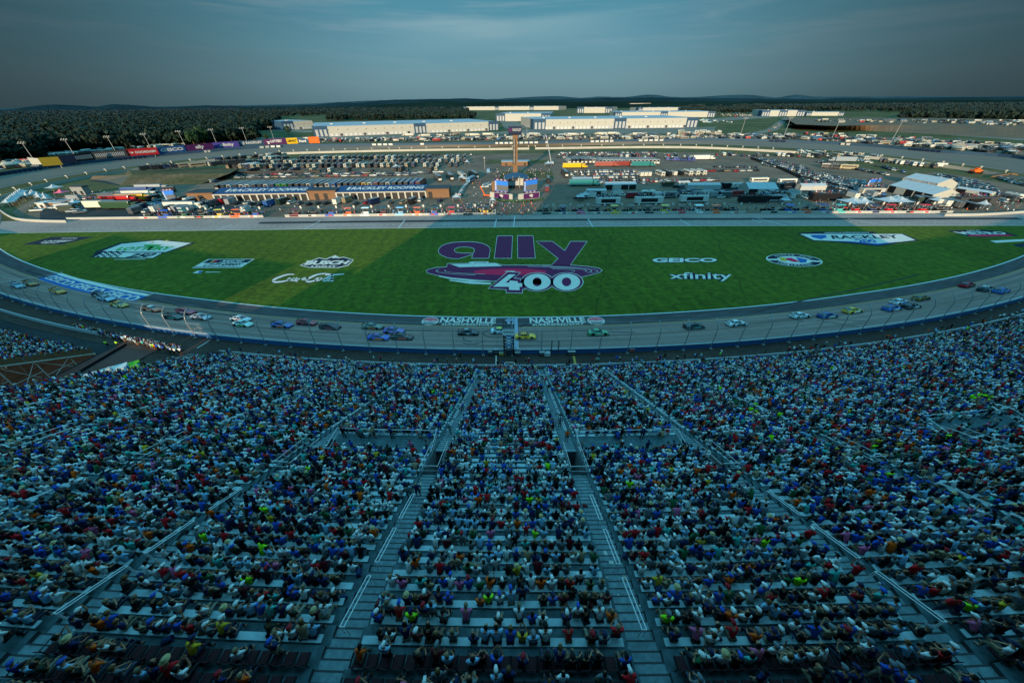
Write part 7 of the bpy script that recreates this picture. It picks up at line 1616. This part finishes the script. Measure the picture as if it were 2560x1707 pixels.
for (a, b, y0, y1, t0, t1, m, tx, lb, tm) in BB:
    t = empty('billboard', tuple(at(a, y0, 5.5)), 0, lb, 'billboard', 'hoardings along the outer wall'); off = -Vector(t.location)
    q, nv, Q = board(t, off, a, b, y0 - 1, y1 - 1, t0, t1, m, 'panel', z0=5.5, text=tx if isinstance(tx, tuple) else None, tm=tm, bold=.05)
    if tx == 'bars':
        mb = MB().use(tm); n = 8 if b - a > 60 else 5; n *= 2
        for i in range(n): mb.quad(*[bil(q, u, v) - nv * .08 for u, v in ((.06 + .88 * i / n, .25), (.06 + .88 * (i + .55) / n, .25), (.06 + .88 * (i + .55) / n, .75), (.06 + .88 * i / n, .75))])
        mb.build('lettering', t, off)
    if m == 'red': mb = MB().use('white'); mb.add([bil(q, u, v) - nv * .08 for u, v in ((.07, .6), (.2, .6), (.24, .5), (.2, .38), (.13, .38), (.16, .5))], [range(6)]); mb.build('emblem', t, off)
    if m == 'slate' and b < 700: mb = MB().use('lightgrey'); mb.add([bil(q, u, v) - nv * .08 for u, v in ((.08, .8), (.24, .8), (.22, .4), (.16, .2), (.1, .4))], [range(5)]); mb.build('emblem', t, off)
    if tx and tx != 'bars' and tx[0] == 'LOTTERY': mb = MB().use('white'); mb.add([bil(q, u, v) - nv * .08 for u, v in ((.1, .6), (.3, .6), (.24, .45), (.24, .15), (.16, .15), (.16, .45))], [range(6)]); mb.build('emblem', t, off)
    if tx and tx != 'bars' and tx[0] == 'Ford': mb = MB().use('white'); mb.add([bil(q, u, v) - nv * .08 for u, v in ((.5, 1), (1, 1), (1, .72))], [range(3)]); mb.build('emblem', t, off)
    for f_ in (.15, .85):
        e = q[0].lerp(q[1], f_) + nv * .9; mb = MB().use('steel'); mb.tube((e.x, e.y, 0), (e.x, e.y, 9), .2, n=5); mb.build('post', t, off)
for i, (x0, y0, yt) in enumerate([(98, 418, 359), (197, 404, 350.5), (298, 394, 343.5), (384, 384, 336.5), (468, 376, 330), (546, 368.5, 325.5), (620, 361, 321.5), (688, 357, 319), (1317, 336, 316), (2230, 352, 303), (1960, 340, 296), (1850, 341, 297), (2080, 345, 300)]):
    p, h = vz(x0, y0, yt, 2.0); t = empty('light_pole', tuple(p), 0, f"tall floodlight pole, {ordn(i + 1)} from the left along the outer track wall", 'light pole', 'floodlight poles round the track'); mb = MB().use('lightgrey'); mb.tube((0, 0, -2), (0, 0, h), .27, .16, n=7); mb.build('pole', t)
    mb = MB().use('grey'); mb.box(-3.2, -.2, h - .1, 3.2, .2, h + .12).box(-3.0, -.2, h + .8, 3.0, .2, h + .95); mb.build('crossarm', t)
    for k_ in range(6): mb = MB().use('white'); x = -3 + k_ * 1.2; mb.box(x - .28, -.8, h - .1 + (k_ % 2) * .9, x + .28, -.3, h + .4 + (k_ % 2) * .9); mb.build('floodlight', t)
# lamp posts over the left pits
# yellow lifts, screens at right edge
mb = MB().use('tan'); a, b = at(2475, 447, 0), at(2528, 444, 0); mb.tube(a + Vector((0, 0, 1.2)), b + Vector((0, 0, 2.6)), .45, n=6); mb.box(b.x - 3, b.y - 1, .6, b.x + 2, b.y + 1.5, 2.4); mb.use('tyre').tube((b.x - 2, b.y - 1.2, .8), (b.x - 2, b.y + 1.8, .8), .8, n=8).tube((b.x + 2, b.y - 1.2, .8), (b.x + 2, b.y + 1.8, .8), .8, n=8)
tag(mb.build('yellow_crane'), 'long tan telescopic lift by the inner wall at far right', 'lift')
mb = MB().use('orange'); a = at(2436, 434, 0); mb.box(a.x - 3, a.y - 1.5, 1, a.x + 3, a.y + 1.5, 2.6); mb.box(a.x - 1, a.y - 1, 2.6, a.x + 1, a.y + 1, 3.8); mb.use('tyre').tube((a.x - 3, a.y - 1.8, .9), (a.x - 3, a.y + 1.8, .9), .9, n=8).tube((a.x + 3, a.y - 1.8, .9), (a.x + 3, a.y + 1.8, .9), .9, n=8)
tag(mb.build('wheel_loader'), 'boxy orange loader by the inner wall at right', 'loader')
# low dark screen fences round the right lots
for pts, lb in [([(1875, 398), (1950, 424), (2000, 447), (2130, 478)], 'low black screen fence along the slanted right lots'), ([(565, 432), (590, 436), (700, 434), (800, 432)], 'low dark fence below the left motorcoaches')]:
    mb = MB().use('black'); L = [at(x, y, 0) for x, y in pts]; mb.rings([[p, p + Vector((.15, .15, 0)), p + Vector((.15, .15, 2)), p + Vector((0, 0, 2))] for p in L]); tag(mb.build('screen_fence'), lb, 'fence')
p, h = vz(1214, 441, 404); mb = MB().use('lightgrey'); mb.tube((0, 0, 0), (0, 0, 8), .15, n=5); mb.box(-.6, -.4, 8, .6, .4, 9); tag(mb.build('lamp_post', None, at(1212, 423, 0)), 'pale lamp post left of the brick building', 'lamp post')
mb = MB().use('lightgrey'); a = at(1379, 412, 0); mb.tube(a, a + Vector((-5, 10, 22)), .35, n=5); mb.box(a.x - 1.5, a.y - 2.5, .5, a.x + 1.5, a.y + 2.5, 2.6); tag(mb.build('crane_truck'), 'pale crane truck with raised boom right of the brick building', 'crane')
# ================================================================ WAREHOUSES
def ware(a, b, y0, y1, t0, t1, dep, label, accents=(0, .5, 1), docks=True, z0=0.0, side=False):
    A, h = vz(a, y0, t0, z0); B = at(b, y1, z0); t = empty('warehouse', tuple(A), math.atan2(B.y - A.y, B.x - A.x), label, 'warehouse', 'white warehouses beyond the track'); L_ = (B - A).length
    mb = MB().use('cream'); mb.box(0, 0, 0, L_, dep, h); mb.build('wall', t); mb = MB().use('roofgrey'); mb.box(1, 1, h + .02, L_ - 1, dep - 1, h + .5); mb.build('roof', t)
    w_ = h * 1.5
    for k_, f in enumerate(accents):
        x0 = max(0, min(L_ - w_, f * L_ - w_ / 2)); mb = MB().use('slate'); mb.box(x0, -.6, 0, x0 + w_, -.05, h * 1.08); mb.box(x0 - .6 if f == 0 else x0, -.6, 0, x0 + .2, w_ * 2 if f == 0 else 2, h * 1.06); mb.build('corner_tower', t)
        for q in (.12, .42, .72): mb = MB().use('lightgrey'); mb.box(x0 + w_ * q, -.75, h * .05, x0 + w_ * (q + .18), -.62, h * .72); mb.build('window_bay', t)
    if docks:
        n = min(44, int(L_ / 7)); gp = L_ / n
        mb = MB().use('lightgrey'); mb.box(0, -.35, 0, L_, -.02, h * .3); mb.build('dock_plinth', t)
        for i in range(n):
            x = (i + .5) * gp
            if any(abs(x - f * L_) < w_ * .8 for f in accents): continue
            mb = MB().use('white' if i % 5 else 'darkgrey'); mb.box(x - gp * .28, -.6, .5, x + gp * .28, -.36, h * .27); mb.build('dock_door', t)
        for i in range(n // 2): x = (i + .5) * gp * 2; mb = MB().use('darkgrey'); mb.box(x - .8, -.06, h * .62, x + .8, -.02, h * .7); mb.build('window', t)
    mb = MB().use('white')
    for i in range(int(L_ / 60)): x = 30 + i * 60; mb.box(x, dep * .4, h + .5, x + 5, dep * .4 + 4, h + 2)
    if mb.v: mb.build('roof_unit', t)
    return t, L_, h
ware(788, 1247, 343.5, 326, 318, 302, 190, 'longest white warehouse left of the pylon with blue grey towers', (0, .53, 1)); ware(1333, 1742, 324.5, 319, 300, 291, 190, 'long white warehouse right of the pylon with blue grey towers', (0, .52, 1)); ware(1302, 1333, 311, 324, 293, 300, 12, 'short ribbed wing at the left end of the right warehouse', (), False)
ware(710, 786, 326, 322, 305, 302, 120, 'white warehouse at far left behind the longest one', (0,)); ware(1240, 1376, 303.5, 303, 285, 284, 260, 'white warehouse with ribbed roof in the gap between the two long ones', (0, 1), False); ware(1158, 1396, 276, 275.5, 267.5, 268, 200, 'thin distant white warehouse at the back centre', (0, .38, .74), False)
ware(1536, 1786, 294.5, 293.5, 281, 280, 240, 'distant white warehouse behind the right one', (0, .5, 1), False); ware(1442, 1530, 283, 283, 269, 269, 160, 'pale distant building cluster right of centre, left block', (0, 1), False); ware(1595, 1705, 279, 278, 270, 270, 200, 'pale distant building right of centre, far block', (0, 1), False)
ware(1902, 2010, 291, 291, 277, 277, 150, 'low blue grey and white warehouse at the end of the access road', (0, .5, 1), False); ware(2014, 2108, 290, 290, 281, 281, 90, 'smaller low white warehouse right of the one by the access road', (0, 1), False)
for i, (a, b, y, t_) in enumerate([(1500, 1525, 268, 259), (1530, 1570, 268, 258), (1575, 1625, 269, 259), (1460, 1475, 269, 262)]): bldg(a, b, y, t_, 90, 'cream', 'white', f"tiny white far building, {ordn(i + 1)} of four from the left on the skyline", wins=0)
# ================================================================ TREES AND HILLS
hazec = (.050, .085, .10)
def treemass(name, regions, seed, label):
    rg2 = np.random.default_rng(seed); protos_ = []
    for k_ in range(6):
        mb = MB(); n = 0
        for c_i in range(16):
            a = rg2.uniform(0, 6.28); r_ = rg2.uniform(0, .8); zc_ = rg2.uniform(.42, 1.0); cx_, cy_ = math.cos(a) * r_, math.sin(a) * r_
            for f in range(12):
                d = rg2.normal(size=3); d /= np.linalg.norm(d); e = np.cross(d, [0, 0, 1.0]); e /= (np.linalg.norm(e) + 1e-6); g = np.cross(d, e); s_ = rg2.uniform(.10, .22); c0 = np.array([cx_, cy_, zc_]) + d * rg2.uniform(.12, .26)
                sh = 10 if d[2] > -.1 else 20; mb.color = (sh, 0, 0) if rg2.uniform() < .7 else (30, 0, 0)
                mb.add([tuple(c0 + e * s_), tuple(c0 + g * s_ * .8), tuple(c0 - e * s_ * .9), tuple(c0 - g * s_)], [(0, 1, 2, 3)])
        mb.color = (40, 0, 0); mb.tube((0, 0, 0), (0, 0, .6), .06, .03, n=4); protos_.append(Proto(mb))
    pl_ = []
    for (poly, n, hmin, hmax, z) in regions:
        A_, B_, C_, D_ = [at(x, y, 0) for x, y in poly]    # near-left, near-right, far-right, far-left
        for _ in range(n):
            u = rg2.uniform(); v = rg2.uniform(); p = A_.lerp(B_, u).lerp(D_.lerp(C_, u), v); dist = p.length; k_ = 1 + min(1.3, dist / 3500); h = rg2.uniform(hmin, hmax) * (1 + .15 * (k_ - 1)); w_ = h * rg2.uniform(.45, .75) * k_
            g = rg2.uniform(.8, 1.15); hz = min(.85, dist / 6500); base = np.array([.008, .021, .010]) * g; base = base * (1 - hz) + np.array(hazec) * hz * .55  # distance haze is mixed into the crown colour
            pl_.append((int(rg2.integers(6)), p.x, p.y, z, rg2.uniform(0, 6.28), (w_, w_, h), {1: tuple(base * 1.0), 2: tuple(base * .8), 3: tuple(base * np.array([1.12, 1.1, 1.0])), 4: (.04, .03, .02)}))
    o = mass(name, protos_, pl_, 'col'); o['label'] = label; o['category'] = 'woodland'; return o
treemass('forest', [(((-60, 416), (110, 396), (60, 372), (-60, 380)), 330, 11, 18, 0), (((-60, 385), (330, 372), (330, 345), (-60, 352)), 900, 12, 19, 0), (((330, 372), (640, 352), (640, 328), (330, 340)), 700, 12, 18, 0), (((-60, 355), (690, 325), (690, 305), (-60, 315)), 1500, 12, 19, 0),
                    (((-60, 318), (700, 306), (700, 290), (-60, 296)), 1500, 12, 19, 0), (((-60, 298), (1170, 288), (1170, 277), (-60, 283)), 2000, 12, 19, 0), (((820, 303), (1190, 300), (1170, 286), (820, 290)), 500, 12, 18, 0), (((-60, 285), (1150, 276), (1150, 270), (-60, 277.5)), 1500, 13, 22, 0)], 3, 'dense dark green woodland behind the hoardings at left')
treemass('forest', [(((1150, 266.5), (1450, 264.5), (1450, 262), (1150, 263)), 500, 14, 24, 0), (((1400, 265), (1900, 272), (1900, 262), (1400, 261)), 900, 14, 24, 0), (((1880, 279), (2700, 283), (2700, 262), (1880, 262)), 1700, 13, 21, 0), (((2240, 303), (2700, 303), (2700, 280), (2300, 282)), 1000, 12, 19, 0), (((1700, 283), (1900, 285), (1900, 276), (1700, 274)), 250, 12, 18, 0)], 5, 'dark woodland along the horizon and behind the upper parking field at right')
# scattered trees one can tell apart
def tree(px, py, h, label):
    p = at(px, py, 0); t = empty('tree', tuple(p), 0, label, 'tree', 'single trees beyond the hoardings'); mb = MB().use('wood'); mb.tube((0, 0, 0), (0, 0, h * .5), h * .035, h * .02, n=6); mb.tube((0, 0, h * .4), (h * .15, 0, h * .7), h * .02, n=4); mb.tube((0, 0, h * .4), (-h * .14, .05 * h, h * .68), h * .02, n=4); mb.build('trunk', t)
    mb = MB().use('hedge')
    for _ in range(700):
        a = random.uniform(0, 6.28); u = random.gauss(0, .5); z = random.uniform(.3, 1.0); r_ = h * .36 * math.sqrt(max(.05, 1 - ((z - .62) / .42) ** 2)) * (1 + .2 * math.sin(a * 3)) * min(1, random.uniform(.55, 1.1)); c = Vector((math.cos(a) * r_, math.sin(a) * r_, h * z)); d = Vector((random.gauss(0, 1), random.gauss(0, 1), random.gauss(0, 1))).normalized(); e = d.orthogonal().normalized() * h * .045; g = d.cross(e); mb.add([c + e, c + g, c - e, c - g], [(0, 1, 2, 3)])
    mb.build('crown', t)
for i, (x, y, h, lb) in enumerate([(722, 337, 14, 'dark round tree on the grass before the far left warehouse'), (512, 361, 22, 'bright green spreading tree behind the purple hoarding'), (487, 364, 18, 'bright green tree left of the spreading one behind the hoardings'), (2262, 299, 22, 'tall lone tree on the left end of the upper parking field'), (668, 352, 9, 'small tree behind the purple lottery hoarding')]): tree(x, y, h, lb)
# hills on the horizon, one ridge sheet per range
def hills(name, prof, dist, col, thick):
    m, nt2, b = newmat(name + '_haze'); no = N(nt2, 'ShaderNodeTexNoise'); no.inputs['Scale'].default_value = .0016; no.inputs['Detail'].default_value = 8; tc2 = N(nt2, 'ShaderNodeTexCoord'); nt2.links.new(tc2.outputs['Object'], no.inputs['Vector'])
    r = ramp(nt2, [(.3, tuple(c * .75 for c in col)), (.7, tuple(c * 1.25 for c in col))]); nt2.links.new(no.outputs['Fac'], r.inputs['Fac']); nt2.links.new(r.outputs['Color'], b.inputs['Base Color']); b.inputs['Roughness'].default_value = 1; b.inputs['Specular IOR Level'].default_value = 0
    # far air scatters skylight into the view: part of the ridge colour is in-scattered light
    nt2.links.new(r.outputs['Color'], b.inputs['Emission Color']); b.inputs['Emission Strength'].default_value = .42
    M[name] = m; mb = MB().use(name); rows_ = [[], [], [], []]
    pr = catmull([Vector((x, y, 0)) for x, y in prof], 8); rnd = random.Random(len(prof))
    for v in pr:
        d = ray(v.x, v.y + rnd.uniform(-.35, .35)); s = dist / math.hypot(d[0], d[1]); X_, Y_, Zt = d[0] * s, d[1] * s, HC + d[2] * s
        hz = max(Zt, 30)
        for k_, (fd, fz) in enumerate([(.80, 0), (.90, .55), (1.0, 1.0), (1.12, .0)]): rows_[k_].append(Vector((X_ * fd, Y_ * fd, (hz * fz * (1 + rnd.uniform(-.05, .05) * (k_ == 1))) - .5)))
    n = len(pr)
    for k_ in range(3): mb.rings([rows_[k_], rows_[k_ + 1]], closed=False, capa=False, capb=False)
    tag(mb.build(name), kind='structure')
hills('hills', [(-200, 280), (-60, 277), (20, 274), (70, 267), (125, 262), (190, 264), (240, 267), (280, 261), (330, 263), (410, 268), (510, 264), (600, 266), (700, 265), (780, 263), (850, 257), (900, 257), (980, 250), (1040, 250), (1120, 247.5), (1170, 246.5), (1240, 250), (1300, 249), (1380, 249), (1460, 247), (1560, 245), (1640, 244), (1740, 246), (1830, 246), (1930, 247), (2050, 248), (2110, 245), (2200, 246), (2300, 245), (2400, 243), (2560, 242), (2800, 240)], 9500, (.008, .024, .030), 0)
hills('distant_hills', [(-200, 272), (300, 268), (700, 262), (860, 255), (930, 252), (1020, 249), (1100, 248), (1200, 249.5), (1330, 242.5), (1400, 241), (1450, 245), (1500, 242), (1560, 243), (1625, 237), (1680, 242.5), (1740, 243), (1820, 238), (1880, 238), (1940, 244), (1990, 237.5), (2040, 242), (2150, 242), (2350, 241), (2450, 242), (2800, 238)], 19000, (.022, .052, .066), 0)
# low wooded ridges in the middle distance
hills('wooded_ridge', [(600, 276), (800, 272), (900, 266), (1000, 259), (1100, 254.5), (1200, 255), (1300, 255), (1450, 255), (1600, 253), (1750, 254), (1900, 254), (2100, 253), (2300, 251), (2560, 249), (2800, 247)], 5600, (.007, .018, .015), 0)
